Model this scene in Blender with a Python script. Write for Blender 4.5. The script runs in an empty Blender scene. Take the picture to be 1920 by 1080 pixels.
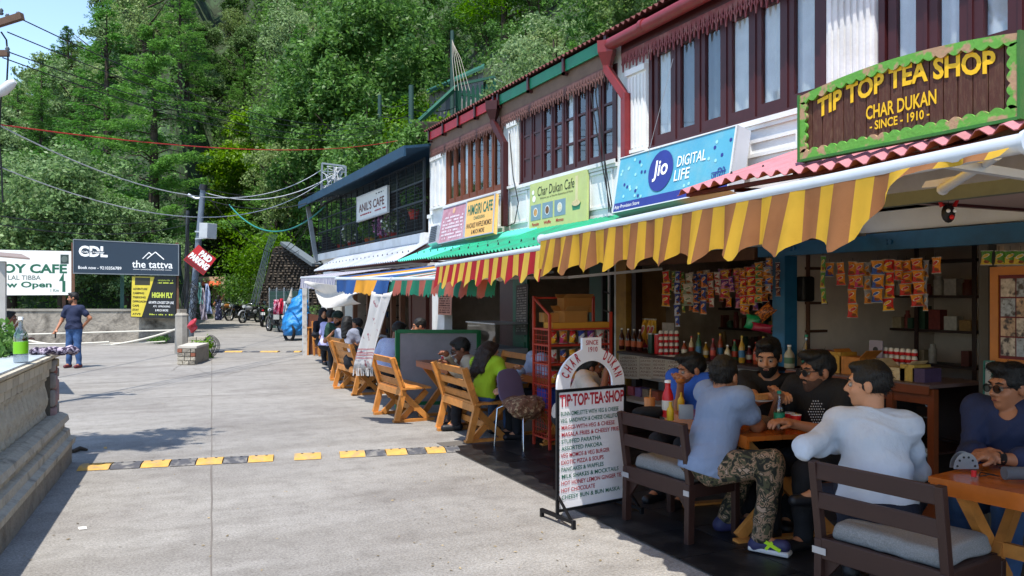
import bpy, bmesh, math, random
import numpy as np
from mathutils import Vector, Matrix, noise as mnoise
R = math.radians
SC = bpy.context.scene
COL = SC.collection
# ---------------- camera, sky, sun, exposure ----------------
CAM_H = 1.65; FPX = 1500.0; YAW = math.atan(720/1500)
CS, SN = math.cos(YAW), math.sin(YAW)
cam = bpy.data.cameras.new('camera'); cam.lens = 36*FPX/1920; cam.sensor_width = 36
cam.shift_y = 10/1920; cam.clip_end = 2000; cam.clip_start = 0.05
camo = bpy.data.objects.new('camera', cam); COL.objects.link(camo)
camo.location = (0, 0, CAM_H); camo.rotation_euler = (R(90), 0, -YAW)
SC.camera = camo
SUN_EL = R(68); SUN_DIR = Vector((-.644, -.765, 0)).normalized()   # horizontal direction towards the sun
wd = bpy.data.worlds.new('World'); SC.world = wd; wd.use_nodes = True
nt = wd.node_tree; nt.nodes.clear()
sky = nt.nodes.new('ShaderNodeTexSky'); sky.sky_type = 'NISHITA'; sky.sun_disc = False
sky.sun_elevation = SUN_EL; sky.sun_rotation = math.atan2(SUN_DIR.x, SUN_DIR.y)
sky.altitude = 2000; sky.air_density = 1.3; sky.dust_density = 1.4; sky.ozone_density = 1.5
bg = nt.nodes.new('ShaderNodeBackground'); bg.inputs[1].default_value = 0.15
wo = nt.nodes.new('ShaderNodeOutputWorld')
nt.links.new(sky.outputs[0], bg.inputs[0]); nt.links.new(bg.outputs[0], wo.inputs[0])
sl = bpy.data.lights.new('sun', 'SUN'); sl.energy = 3.3; sl.angle = R(0.53); sl.color = (1.0, .95, .87)
slo = bpy.data.objects.new('sun', sl); COL.objects.link(slo)
sd = Vector((SUN_DIR.x*math.cos(SUN_EL), SUN_DIR.y*math.cos(SUN_EL), math.sin(SUN_EL)))
slo.rotation_euler = sd.to_track_quat('Z', 'Y').to_euler()
SC.view_settings.view_transform = 'Standard'; SC.view_settings.look = 'None'
SC.view_settings.exposure = 1.08; SC.view_settings.gamma = 1; SC.view_settings.use_curve_mapping = False
SC.cycles.max_bounces = 6; SC.cycles.transparent_max_bounces = 8
# ---------------- pixel <-> place helpers (positions measured on the photograph, street frame: x right of camera path, y along street) ----
def P(u, v, d):
    X = (u-960)/FPX*d
    return Vector((X*CS+d*SN, -X*SN+d*CS, CAM_H-(v-550)/FPX*d))
def G(u, v, z=0.0):
    return P(u, v, FPX*(CAM_H-z)/(v-550))
def DW(u, x0): return x0/((u-960)/FPX*CS+SN)
def W(u, v, x0): return P(u, v, DW(u, x0))
def depth(p): return p.x*SN+p.y*CS
FX = 5.41
def FYu(u, x0=FX): return W(u, 550, x0).y
# ---------------- materials ----------------
def hx(s):
    s = s.lstrip('#'); o = []
    for i in (0, 2, 4):
        c = int(s[i:i+2], 16)/255
        o.append(c/12.92 if c <= .04045 else ((c+.055)/1.055)**2.4)
    return tuple(o)
_M = {}
def M(key, col='#888888', rough=.7, metal=0., var=.12, vs=6., bump=0., bs=60., dirt=None, da=.5, ds=3., trans=0., glass=False, orand=0., bd=.01, stretch=None, spec=.4, iso=0., emit=0., col2=None, cs2=5., ct=.5, cw=.05):
    if key in _M: return _M[key]
    m = bpy.data.materials.new(key); m.use_nodes = True; _M[key] = m
    N = m.node_tree.nodes; L = m.node_tree.links
    b = N['Principled BSDF']; out = N['Material Output']
    c = hx(col) if isinstance(col, str) else col
    tc = N.new('ShaderNodeTexCoord'); mp = N.new('ShaderNodeMapping')
    L.new(tc.outputs['Object'], mp.inputs[0])
    if stretch: mp.inputs['Scale'].default_value = stretch
    rgb = N.new('ShaderNodeRGB'); rgb.outputs[0].default_value = (*c, 1); cur = rgb.outputs[0]
    def noise(scale, det=4):
        n = N.new('ShaderNodeTexNoise'); n.inputs['Scale'].default_value = scale; n.inputs['Detail'].default_value = det
        n.inputs['Roughness'].default_value = .6
        L.new(mp.outputs[0], n.inputs[0]); return n.outputs[0]
    if col2:
        cr = N.new('ShaderNodeMapRange'); cr.inputs[1].default_value = ct-cw; cr.inputs[2].default_value = ct+cw
        L.new(noise(cs2, 3), cr.inputs[0])
        mx = N.new('ShaderNodeMix'); mx.data_type = 'RGBA'; L.new(cr.outputs[0], mx.inputs[0]); L.new(cur, mx.inputs[6])
        mx.inputs[7].default_value = (*hx(col2), 1); cur = mx.outputs[2]
    if dirt:
        mr = N.new('ShaderNodeMapRange'); mr.inputs[1].default_value = .48; mr.inputs[2].default_value = .72; mr.inputs[4].default_value = da
        L.new(noise(ds, 8), mr.inputs[0])
        mx = N.new('ShaderNodeMix'); mx.data_type = 'RGBA'; L.new(mr.outputs[0], mx.inputs[0]); L.new(cur, mx.inputs[6])
        mx.inputs[7].default_value = (*hx(dirt), 1); cur = mx.outputs[2]
    if var or orand or iso:
        hsv = N.new('ShaderNodeHueSaturation'); L.new(cur, hsv.inputs['Color'])
        mr = N.new('ShaderNodeMapRange'); mr.inputs[1].default_value = .25; mr.inputs[2].default_value = .75
        mr.inputs[3].default_value = 1-var; mr.inputs[4].default_value = 1+var; mr.clamp = False
        L.new(noise(vs, 6), mr.inputs[0]); val = mr.outputs[0]
        if orand or iso:
            if iso:
                oi = N.new('ShaderNodeNewGeometry'); src = oi.outputs['Random Per Island']; amt = iso
            else:
                oi = N.new('ShaderNodeObjectInfo'); src = oi.outputs['Random']; amt = orand
            m2 = N.new('ShaderNodeMapRange'); m2.inputs[3].default_value = 1-amt; m2.inputs[4].default_value = 1+amt
            L.new(src, m2.inputs[0])
            mu = N.new('ShaderNodeMath'); mu.operation = 'MULTIPLY'; L.new(val, mu.inputs[0]); L.new(m2.outputs[0], mu.inputs[1]); val = mu.outputs[0]
        L.new(val, hsv.inputs['Value']); cur = hsv.outputs[0]
    L.new(cur, b.inputs['Base Color'])
    b.inputs['Roughness'].default_value = rough; b.inputs['Metallic'].default_value = metal
    b.inputs['Specular IOR Level'].default_value = spec
    if bump:
        bp = N.new('ShaderNodeBump'); bp.inputs['Strength'].default_value = min(1, bump); bp.inputs['Distance'].default_value = bd
        L.new(noise(bs, 5), bp.inputs['Height']); L.new(bp.outputs[0], b.inputs['Normal'])
    if emit:
        L.new(cur, b.inputs['Emission Color']); b.inputs['Emission Strength'].default_value = emit
    if trans:
        t = N.new('ShaderNodeBsdfTranslucent'); L.new(cur, t.inputs[0])
        mx = N.new('ShaderNodeMixShader'); mx.inputs[0].default_value = trans
        L.new(b.outputs[0], mx.inputs[1]); L.new(t.outputs[0], mx.inputs[2]); L.new(mx.outputs[0], out.inputs[0])
    if glass:
        tr = N.new('ShaderNodeBsdfTransparent'); tr.inputs[0].default_value = (*c, 1)
        gl = N.new('ShaderNodeBsdfGlossy'); gl.inputs[1].default_value = .03
        fr = N.new('ShaderNodeFresnel'); fr.inputs[0].default_value = 1.5
        add = N.new('ShaderNodeMath'); add.operation = 'MULTIPLY_ADD'; add.inputs[1].default_value = 1.2; add.inputs[2].default_value = glass if glass is not True else .04; add.use_clamp = True
        L.new(fr.outputs[0], add.inputs[0])
        ge = N.new('ShaderNodeNewGeometry'); fb = N.new('ShaderNodeMath'); fb.operation = 'SUBTRACT'; fb.inputs[0].default_value = 1; L.new(ge.outputs['Backfacing'], fb.inputs[1]); m5 = N.new('ShaderNodeMath'); m5.operation = 'MULTIPLY'; L.new(add.outputs[0], m5.inputs[0]); L.new(fb.outputs[0], m5.inputs[1])
        mx = N.new('ShaderNodeMixShader'); L.new(m5.outputs[0], mx.inputs[0]); L.new(tr.outputs[0], mx.inputs[1]); L.new(gl.outputs[0], mx.inputs[2])
        L.new(mx.outputs[0], out.inputs[0])
    return m
# ---------------- objects ----------------
def tag(o, label=None, cat=None, group=None, kind=None):
    if label: o['label'] = label
    if cat: o['category'] = cat
    if group: o['group'] = group
    if kind: o['kind'] = kind
    return o
def thing(name, label, cat, loc=(0, 0, 0), rz=0., group=None):
    o = bpy.data.objects.new(name, None); o.empty_display_size = .1; COL.objects.link(o)
    o.location = loc; o.rotation_euler = (0, 0, rz)
    return tag(o, label, cat, group)
def origin(p):
    v = Vector((0, 0, 0))
    while p is not None: v += p.location; p = p.parent
    return v
def link(name, me, parent=None, loc=None, rot=None, scale=None):
    o = bpy.data.objects.new(name, me); COL.objects.link(o); o.parent = parent
    if loc is not None: o.location = loc
    if rot is not None: o.rotation_euler = rot
    if scale is not None: o.scale = scale
    return o
def copy_tree(o, parent=None):
    c = o.copy(); COL.objects.link(c); c.parent = parent
    for ch in list(o.children): copy_tree(ch, c)
    return c
def relabel(o, label=None, group=None):
    if label: o['label'] = label
    if group: o['group'] = group
    return o
def frame(a, b):
    """rotation matrix whose Z runs from a to b"""
    z = (b-a).normalized(); t = Vector((0, 0, 1)) if abs(z.z) < .95 else Vector((1, 0, 0))
    x = t.cross(z).normalized(); y = z.cross(x)
    return Matrix((x, y, z)).transposed()
class MB:
    def __init__(s): s.v = []; s.f = []; s.m = []; s.sm = []
    def add(s, vs, fs, m=0, smooth=False):
        n = len(s.v); s.v.extend(tuple(v) for v in vs)
        s.f.extend(tuple(i+n for i in f) for f in fs); s.m.extend([m]*len(fs)); s.sm.extend([smooth]*len(fs)); return s
    def box(s, lo, hi, m=0):
        x0, y0, z0 = lo; x1, y1, z1 = hi
        x0, x1 = min(x0, x1), max(x0, x1); y0, y1 = min(y0, y1), max(y0, y1); z0, z1 = min(z0, z1), max(z0, z1)
        vs = [(x0,y0,z0),(x1,y0,z0),(x1,y1,z0),(x0,y1,z0),(x0,y0,z1),(x1,y0,z1),(x1,y1,z1),(x0,y1,z1)]
        return s.add(vs, [(3,2,1,0),(4,5,6,7),(0,1,5,4),(1,2,6,5),(2,3,7,6),(3,0,4,7)], m)
    def cbox(s, c, size, rot=None, m=0):
        h = Vector(size)/2; c = Vector(c); vs = []
        for dz in (-1, 1):
            for dx, dy in ((-1,-1),(1,-1),(1,1),(-1,1)):
                p = Vector((dx*h.x, dy*h.y, dz*h.z))
                if rot is not None: p = rot @ p
                vs.append(c+p)
        return s.add(vs, [(3,2,1,0),(4,5,6,7),(0,1,5,4),(1,2,6,5),(2,3,7,6),(3,0,4,7)], m)
    def bar(s, a, b, w, t=None, up=None, m=0):
        """rectangular bar a->b, width w (sideways) and thickness t"""
        a = Vector(a); b = Vector(b); t = w if t is None else t
        z = (b-a).normalized(); u = Vector(up) if up is not None else (Vector((0,0,1)) if abs(z.z) < .95 else Vector((0,1,0)))
        x = u.cross(z).normalized(); y = z.cross(x); rot = Matrix((x, y, z)).transposed()
        return s.cbox((a+b)/2, (w, t, (b-a).length), rot, m)
    def cyl(s, a, b, r0, r1=None, n=10, caps=True, m=0, smooth=True):
        a = Vector(a); b = Vector(b); r1 = r0 if r1 is None else r1; q = frame(a, b); vs = []
        for c, r in ((a, r0), (b, r1)):
            for i in range(n):
                th = 2*math.pi*i/n; vs.append(c+q@Vector((r*math.cos(th), r*math.sin(th), 0)))
        s.add(vs, [(i, (i+1)%n, n+(i+1)%n, n+i) for i in range(n)], m, smooth)
        if caps: s.add(vs, [tuple(range(n-1, -1, -1)), tuple(range(n, 2*n))], m)
        return s
    def tube(s, pts, r, n=6, m=0, caps=True):
        pts = [Vector(p) for p in pts]; rr = r if hasattr(r, '__len__') else [r]*len(pts); vs = []; q0 = None
        for i, p in enumerate(pts):
            d = (pts[min(i+1, len(pts)-1)]-pts[max(i-1, 0)]).normalized()
            if q0 is None: q0 = frame(Vector((0,0,0)), d)
            else:
                zz = q0.col[2]; q0 = zz.rotation_difference(d).to_matrix() @ q0
            for k in range(n):
                th = 2*math.pi*k/n; vs.append(p+q0@Vector((rr[i]*math.cos(th), rr[i]*math.sin(th), 0)))
        fs = [(i*n+k, i*n+(k+1)%n, (i+1)*n+(k+1)%n, (i+1)*n+k) for i in range(len(pts)-1) for k in range(n)]
        s.add(vs, fs, m, True)
        if caps: s.add(vs, [tuple(range(n-1, -1, -1)), tuple(range(len(vs)-n, len(vs)))], m)
        return s
    def lathe(s, prof, c=(0,0,0), n=14, m=0, smooth=True, sx=1, sy=1):
        c = Vector(c); vs = []
        for r, z in prof:
            for k in range(n):
                th = 2*math.pi*k/n; vs.append((c.x+sx*r*math.cos(th), c.y+sy*r*math.sin(th), c.z+z))
        fs = [(i*n+k, i*n+(k+1)%n, (i+1)*n+(k+1)%n, (i+1)*n+k) for i in range(len(prof)-1) for k in range(n)]
        s.add(vs, fs, m, smooth)
        s.add(vs, [tuple(range(n-1, -1, -1)), tuple(range(len(vs)-n, len(vs)))], m); return s
    def prism(s, poly, o, ux, uy, th, m=0):
        """2D polygon (counter clockwise) in the plane o+ux,uy, thickness th backwards"""
        o = Vector(o); ux = Vector(ux); uy = Vector(uy); nz = ux.cross(uy).normalized(); n = len(poly)
        fr = [o+ux*a+uy*b for a, b in poly]; bk = [p-nz*th for p in fr]
        s.add(fr+bk, [tuple(range(n)), tuple(range(2*n-1, n-1, -1))]+[(i, n+i, n+(i+1)%n, (i+1)%n) for i in range(n)], m); return s
    def grid(s, rows, m=0, smooth=True, th=0, closed=False, mf=None):
        """rows of points; optional thickness along normals is left out: use solid()"""
        nr, nc = len(rows), len(rows[0]); vs = [p for r in rows for p in r]; fs = []; ms = []
        for i in range(nr-1):
            for j in range(nc-1):
                fs.append((i*nc+j, i*nc+j+1, (i+1)*nc+j+1, (i+1)*nc+j)); ms.append(mf(i, j) if mf else m)
        n = len(s.v); s.v.extend(tuple(v) for v in vs); s.f.extend(tuple(i+n for i in f) for f in fs); s.m.extend(ms); s.sm.extend([smooth]*len(fs)); return s
    def ball(s, c, r, n=10, m=0, sx=1, sy=1, sz=1, rot=None):
        c = Vector(c); vs = []; k = max(4, n//2+1)
        for i in range(k+1):
            ph = math.pi*i/k
            for j in range(n):
                th = 2*math.pi*j/n; p = Vector((sx*r*math.sin(ph)*math.cos(th), sy*r*math.sin(ph)*math.sin(th), -sz*r*math.cos(ph)))
                vs.append(c+(rot@p if rot is not None else p))
        return s.add(vs, [(i*n+j, i*n+(j+1)%n, (i+1)*n+(j+1)%n, (i+1)*n+j) for i in range(k) for j in range(n)], m, True)
    def mesh(s, name, mats, org=None):
        me = bpy.data.meshes.new(name)
        v = s.v if org is None else [(a-org.x, b-org.y, c-org.z) for a, b, c in s.v]
        me.from_pydata(v, [], s.f)
        for mt in (mats if isinstance(mats, (list, tuple)) else [mats]): me.materials.append(mt)
        if s.f:
            me.polygons.foreach_set('material_index', s.m); me.polygons.foreach_set('use_smooth', s.sm)
        me.update(); return me
    def build(s, name, mats, parent=None, th=0., bevel=0., sub=0, rel=True):
        if parent is None:      # a one-mesh thing: origin at the middle of its base
            a = np.array(s.v); org = Vector(((a[:,0].min()+a[:,0].max())/2, (a[:,1].min()+a[:,1].max())/2, a[:,2].min()))
        else: org = origin(parent) if rel else Vector((0,0,0))
        o = link(name, s.mesh(name, mats, org), parent)
        if parent is None: o.location = org
        if th: md = o.modifiers.new('thickness', 'SOLIDIFY'); md.thickness = th; md.offset = 0
        if bevel: md = o.modifiers.new('bevel', 'BEVEL'); md.width = bevel; md.segments = 2; md.limit_method = 'ANGLE'
        if sub: md = o.modifiers.new('smooth', 'SUBSURF'); md.levels = sub; md.render_levels = sub
        return o
def part(name, mat, parent, fn, **k):
    mb = MB(); fn(mb); return mb.build(name, mat, parent, **k)
# lettering: the text is fitted into the box BL, BR, TL (world points)
_fc = {}
def text_mesh(body, bold=0.):
    if (body, bold) in _fc: return _fc[(body, bold)]
    c = bpy.data.curves.new('lettering', 'FONT'); c.body = body; c.offset = bold; c.resolution_u = 3; c.align_x = 'LEFT'
    o = bpy.data.objects.new('lettering', c); COL.objects.link(o)
    dg = bpy.context.evaluated_depsgraph_get(); dg.update()
    me = bpy.data.meshes.new_from_object(o.evaluated_get(dg)); bpy.data.objects.remove(o); bpy.data.curves.remove(c)
    n = len(me.vertices); a = np.empty(n*3, 'f'); me.vertices.foreach_get('co', a); a = a.reshape(-1, 3)
    fs = [tuple(p.vertices) for p in me.polygons]; bpy.data.meshes.remove(me)
    _fc[(body, bold)] = (a, fs); return a, fs
def text(body, BL, BR, TL, mat, parent, bold=.01, off=.003, warp=None, name='lettering'):
    a, fs = text_mesh(body, bold); lo = a.min(0); hi = a.max(0)
    u = (a[:, 0]-lo[0])/(hi[0]-lo[0]); w = (a[:, 1]-lo[1])/(hi[1]-lo[1])
    BL = Vector(BL); ex = Vector(BR)-BL; ey = Vector(TL)-BL; nz = ex.cross(ey).normalized()*off
    vs = []
    for i in range(len(a)):
        uu, ww = float(u[i]), float(w[i])
        if warp: uu, ww = warp(uu, ww)
        vs.append(BL+ex*uu+ey*ww+nz)
    mb = MB(); mb.add(vs, fs); return mb.build(name, mat, parent)
def quadlerp(c, s, t):
    """c = TL, TR, BL, BR world corners, s across, t down"""
    return (c[0]*(1-s)+c[1]*s)*(1-t)+(c[2]*(1-s)+c[3]*s)*t
def text_on(body, c, s0, s1, t0, t1, mat, parent, **k):
    """text in the box s0..s1 across, t0 (top)..t1 (bottom) down of the board with corners c"""
    return text(body, quadlerp(c, s0, t1), quadlerp(c, s1, t1), quadlerp(c, s0, t0), mat, parent, **k)
def on_board(mb, c, s0, s1, t0, t1, off, m=0, th=.003):
    q = [quadlerp(c, s0, t0), quadlerp(c, s1, t0), quadlerp(c, s0, t1), quadlerp(c, s1, t1)]
    n = (c[1]-c[0]).cross(c[0]-c[2]).normalized()
    a = [p+n*off for p in q]; b = [p+n*(off-th) for p in q]
    mb.add([a[2], a[3], a[1], a[0], b[2], b[3], b[1], b[0]], [(0,1,2,3),(7,6,5,4),(0,4,5,1),(1,5,6,2),(2,6,7,3),(3,7,4,0)], m)
def disc_on(mb, c, s, t, r, off, m=0, n=14, ry=None):
    n_ = (c[1]-c[0]).cross(c[0]-c[2]).normalized(); ex = (c[1]-c[0]).normalized(); ey = (c[0]-c[2]).normalized(); o = quadlerp(c, s, t)+n_*off
    ry = ry or r
    mb.add([o+ex*(r*math.cos(2*math.pi*i/n))+ey*(ry*math.sin(2*math.pi*i/n)) for i in range(n)], [tuple(range(n))], m)
def bow(a, b, sag, n=14):
    a = Vector(a); b = Vector(b)
    return [a.lerp(b, i/n)+Vector((0, 0, -sag*4*(i/n)*(1-i/n))) for i in range(n+1)]
# common materials
def wood(key, col, rough=.5, **k): return M(key, col, rough, var=.28, vs=9, stretch=(1, 1, 1), bump=.12, bs=35, orand=.12, **k)
MW = wood('honey_wood', '#bd7c3a', .5); MWB = M('brown_paint', '#35201b', .45, var=.14, bump=.1, bs=30)
MWT = wood('table_wood', '#a85a1e', .3); MDW = wood('dark_wood', '#2a1510', .5)
MMAR = M('maroon_paint', '#5a1e20', .45, var=.15, bump=.15, bs=25, dirt='#2b0d0e', da=.3, ds=6)
MWHITE = M('white_wall', '#e2e2e0', .85, var=.05, vs=2, bump=.25, bs=40, dirt='#a9a59c', da=.55, ds=1.3)
MSTEEL = M('grey_steel', '#b4b8bd', .35, .6, var=.06)
MBLACK = M('black_plastic', '#141416', .5)
MPAPER = M('white_paper', '#d9d6cf', .8, var=.06)
# ================= SETTING: ground, hill, walls, trees =================
rnd = random.Random(7)
def asphalt():
    m = bpy.data.materials.new('worn_concrete_road'); m.use_nodes = True; N = m.node_tree.nodes; L = m.node_tree.links; b = N['Principled BSDF']
    tc = N.new('ShaderNodeTexCoord')
    def nz(s, d=6, r=.6, sc=None):
        n = N.new('ShaderNodeTexNoise'); n.inputs['Scale'].default_value = s; n.inputs['Detail'].default_value = d; n.inputs['Roughness'].default_value = r
        if sc:
            mp = N.new('ShaderNodeMapping'); mp.inputs['Scale'].default_value = sc; mp.inputs['Rotation'].default_value = (0, 0, .46); L.new(tc.outputs['Object'], mp.inputs[0]); L.new(mp.outputs[0], n.inputs[0])
        else: L.new(tc.outputs['Object'], n.inputs[0])
        return n.outputs[0]
    def ramp(s, a, b_, c0, c1):
        r = N.new('ShaderNodeValToRGB'); L.new(s, r.inputs[0]); r.color_ramp.elements[0].position = a; r.color_ramp.elements[1].position = b_
        r.color_ramp.elements[0].color = (*c0, 1); r.color_ramp.elements[1].color = (*c1, 1); return r.outputs[0]
    def mul(a, b_, f=1):
        x = N.new('ShaderNodeMix'); x.data_type = 'RGBA'; x.blend_type = 'MULTIPLY'; x.inputs[0].default_value = f; L.new(a, x.inputs[6]); L.new(b_, x.inputs[7]); return x.outputs[2]
    c = ramp(nz(.35, 5), .3, .7, (.235, .222, .205), (.31, .295, .27))
    c = mul(c, ramp(nz(60, 4, .8), .35, .62, (.62, .61, .6), (1.12, 1.12, 1.12)))
    c = mul(c, ramp(nz(5, 8, .7), .3, .55, (.8, .79, .78), (1.05, 1.05, 1.05)))
    c = mul(c, ramp(nz(1.0, 7, .6, (.25, 2.2, 1)), .38, .56, (.84, .83, .82), (1, 1, 1)))
    c = mul(c, ramp(nz(.9, 3, .5), .36, .44, (.88, .87, .87), (1, 1, 1)))
    c = mul(c, ramp(nz(2.3, 8, .8), .30, .36, (.7, .69, .68), (1, 1, 1)))
    v = N.new('ShaderNodeTexVoronoi'); v.inputs['Scale'].default_value = 42; L.new(tc.outputs['Object'], v.inputs[0])
    c = mul(c, ramp(v.outputs['Distance'], .06, .3, (.72, .71, .7), (1.03, 1.03, 1.03)))
    L.new(c, b.inputs['Base Color']); b.inputs['Roughness'].default_value = .9; b.inputs['Specular IOR Level'].default_value = .25
    bp = N.new('ShaderNodeBump'); bp.inputs['Strength'].default_value = .5; bp.inputs['Distance'].default_value = .012; L.new(nz(55, 5, .75), bp.inputs['Height']); L.new(bp.outputs[0], b.inputs['Normal'])
    return m
MROAD = asphalt()
mb = MB(); S = 700
mb.add([(-S, -S, -.004), (S, -S, -.004), (S, S, -.004), (-S, S, -.004)], [(0, 1, 2, 3)]); g = mb.build('ground', M('dry_ground', '#4c4636', .95, var=.3, vs=.8), None); g['kind'] = 'structure'
mb = MB(); a = [P(-900, 550, 29), P(345, 550, 29), P(372, 550, 60), P(640, 550, 62), P(600, 550, 25)]
pts = [Vector((-16, -8, 0)), Vector((9, -8, 0)), Vector((9, 24, 0))]+[Vector((p.x, p.y, 0)) for p in (a[3], a[2], a[1], a[0])]
mb.add([(p.x, p.y, 0) for p in pts], [tuple(range(len(pts)))]); road = mb.build('road', MROAD, None); road['kind'] = 'structure'
# cracks and other thin dark lines on the road
def dark_line(pts, w=.012):
    r = random.Random(len(pts)*7+int(pts[0][0])); rows = []
    P_ = [G(u, v) for u, v in pts]; Q = []
    for a, b in zip(P_[:-1], P_[1:]):
        n_ = max(3, int((b-a).length/.25)); Q += [a.lerp(b, i/n_)+Vector((r.uniform(-.03, .03), r.uniform(-.03, .03), 0)) for i in range(n_)]
    Q.append(P_[-1])
    for i, q in enumerate(Q):
        d = (Q[min(i+1, len(Q)-1)]-Q[max(i-1, 0)]).normalized(); s = Vector((-d.y, d.x, 0))*w*r.uniform(.3, 1); rows.append([q-s+Vector((0, 0, .003)), q+s+Vector((0, 0, .003))])
    m = MB(); m.grid(rows); o = m.build('road_dark_line', M('road_line_dark', '#6b665f', .95), None); o['kind'] = 'structure'
for pts in ([(322, 696), (336, 686), (352, 680)], [(388, 700), (372, 694), (362, 690)], [(420, 704), (470, 690), (520, 680), (562, 672)], [(150, 760), (260, 748), (390, 742), (560, 736)], [(140, 720), (250, 716), (396, 700)]): dark_line(pts)  # the first, short one by the pole foot is just a thin dark strip
# the seam down the road
sm = MB(); p0 = G(396, 1400); p1 = G(397, 652); q = (p1-p0).cross(Vector((0, 0, 1))).normalized(); prev = None; rows = []
for i in range(50):
    t = i/49; c = p0.lerp(p1, t); w = .004+.005*rnd.random(); o_ = rnd.uniform(-.004, .004); rows.append([c+q*(o_-w)+Vector((0, 0, .004)), c+q*(o_+w)+Vector((0, 0, .004))])
sm.grid(rows); o = sm.build('road_seam', M('tar_seam', '#6a645e', .9), None); o['kind'] = 'structure'
# black stone paving under the near awning (tiles)
MTILE = M('black_slate_tile', '#18191c', .42, var=.35, vs=5, bump=.2, bs=30, orand=.3, dirt='#55504a', da=.35, ds=4, spec=.35)
pv = MB(); pv.box((3.06, -2, .002), (9.0, 8.3, .006)); pav = pv.build('pavement', M('tile_joint', '#5a554f', .9), None); pav['kind'] = 'structure'
tm = MB(); tm.cbox((0, 0, .004), (.494, .494, .008)); tme = tm.mesh('tile', MTILE)
k = 0
for i in range(9):
    for j in range(20):
        x = 3.31+i*.5; y = -1.75+j*.5
        if x > 5.5 and (j < 4 or j > 16): continue
        link('tile', tme, pav, Vector((x, y, .0105))-pav.location+Vector((0, 0, -.004)), (rnd.uniform(-.002, .002), rnd.uniform(-.002, .002), rnd.choice([0, 1, 2, 3])*math.pi/2))
# ---- the wooded hill (terrain) ----
US = [-900, 330, 352, 372, 440, 486, 520, 590, 640, 800, 3000]; DS = [30.5, 30.5, 42, 64, 64, 54, 46, 42, 41, 46, 50]
UE = [-900, 0, 67, 122, 181, 260, 400, 700, 3000]; EL = [.2, .25, .275, .315, .37, .45, .55, .62, .62]
def interp(x, xs, ys): return float(np.interp(x, xs, ys))
def hill(u, d):
    ds = interp(u, US, DS); R_ = 78
    t = max(0, min(1, (d-ds)/R_)); h = (118*interp(u, UE, EL)-7)*(t**1.1)
    x = (u-960)/FPX*d*CS+d*SN; y = -(u-960)/FPX*d*SN+d*CS
    hr = 0
    if x > 9.6:
        hr = min(48, (x-9.6)*1.22)+min(1.6, (x-9.6)*3)
        if y > 24: hr *= max(0, min(1, (u-470)/170))
    h = max(h, hr)
    if h > 0: h += .8*mnoise.noise(Vector((x*.12, y*.12, 0)))*min(1, h/3)
    return h
def hpt(u, d):
    p = P(u, 550, d); p.z = hill(u, d)-.02; return p
rows = []
for i in range(64):
    d = 9.5*(1.047**i); rows.append([hpt(u, d) for u in range(-900, 3300, 42)])
hb = MB(); hb.grid(rows); hillo = hb.build('hill', M('forest_floor', '#34482a', .95, var=.4, vs=.7, col2='#26301a', cs2=.6), None); hillo['kind'] = 'structure'
# ---- leaves ----
def leaf_mat(key, c0, c1, trans=.4, rough=.5, isl=.45):
    m = bpy.data.materials.new(key); m.use_nodes = True; N = m.node_tree.nodes; L = m.node_tree.links; b = N['Principled BSDF']
    g_ = N.new('ShaderNodeNewGeometry'); oi = N.new('ShaderNodeObjectInfo')
    mx = N.new('ShaderNodeMix'); mx.data_type = 'RGBA'; mx.inputs[6].default_value = (*hx(c0), 1); mx.inputs[7].default_value = (*hx(c1), 1)
    ad = N.new('ShaderNodeMath'); ad.operation = 'MULTIPLY_ADD'; ad.inputs[1].default_value = .6; L.new(g_.outputs['Random Per Island'], ad.inputs[0])
    m3 = N.new('ShaderNodeMath'); m3.operation = 'MULTIPLY'; m3.inputs[1].default_value = .5; L.new(oi.outputs['Random'], m3.inputs[0]); L.new(m3.outputs[0], ad.inputs[2]); L.new(ad.outputs[0], mx.inputs[0])
    hs = N.new('ShaderNodeHueSaturation'); L.new(mx.outputs[2], hs.inputs['Color']); hs.inputs['Saturation'].default_value = 1.12
    mr = N.new('ShaderNodeMapRange'); mr.inputs[3].default_value = .8*(1-isl); mr.inputs[4].default_value = .8*(1+isl)
    wn = N.new('ShaderNodeMath'); wn.operation = 'FRACT'; ml = N.new('ShaderNodeMath'); ml.operation = 'MULTIPLY'; ml.inputs[1].default_value = 17.3
    L.new(g_.outputs['Random Per Island'], ml.inputs[0]); L.new(ml.outputs[0], wn.inputs[0]); L.new(wn.outputs[0], mr.inputs[0]); L.new(mr.outputs[0], hs.inputs['Value'])
    L.new(hs.outputs[0], b.inputs['Base Color']); b.inputs['Roughness'].default_value = rough; b.inputs['Specular IOR Level'].default_value = .35
    t = N.new('ShaderNodeBsdfTranslucent'); L.new(hs.outputs[0], t.inputs[0]); ms = N.new('ShaderNodeMixShader'); ms.inputs[0].default_value = trans
    L.new(b.outputs[0], ms.inputs[1]); L.new(t.outputs[0], ms.inputs[2]); L.new(ms.outputs[0], N['Material Output'].inputs[0]); return m
LM = {'oak': leaf_mat('oak_leaf', '#5f8348', '#a5bb8a', .45, isl=.3), 'deep': leaf_mat('deep_leaf', '#45702f', '#7a9e5a', .45, isl=.3), 'bright': leaf_mat('bright_leaf', '#4f8028', '#86ab3e', .5, isl=.3),
      'olive': leaf_mat('olive_leaf', '#6c8c4a', '#a8ba82', .45, isl=.3), 'needle': leaf_mat('cedar_needle', '#4c7c3a', '#7da85a', .45, isl=.3), 'dneedle': leaf_mat('dark_needle', '#34552c', '#54793a', .35)}
MBARK = M('bark', '#3f352b', .9, var=.3, vs=4, bump=.5, bs=14)
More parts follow.
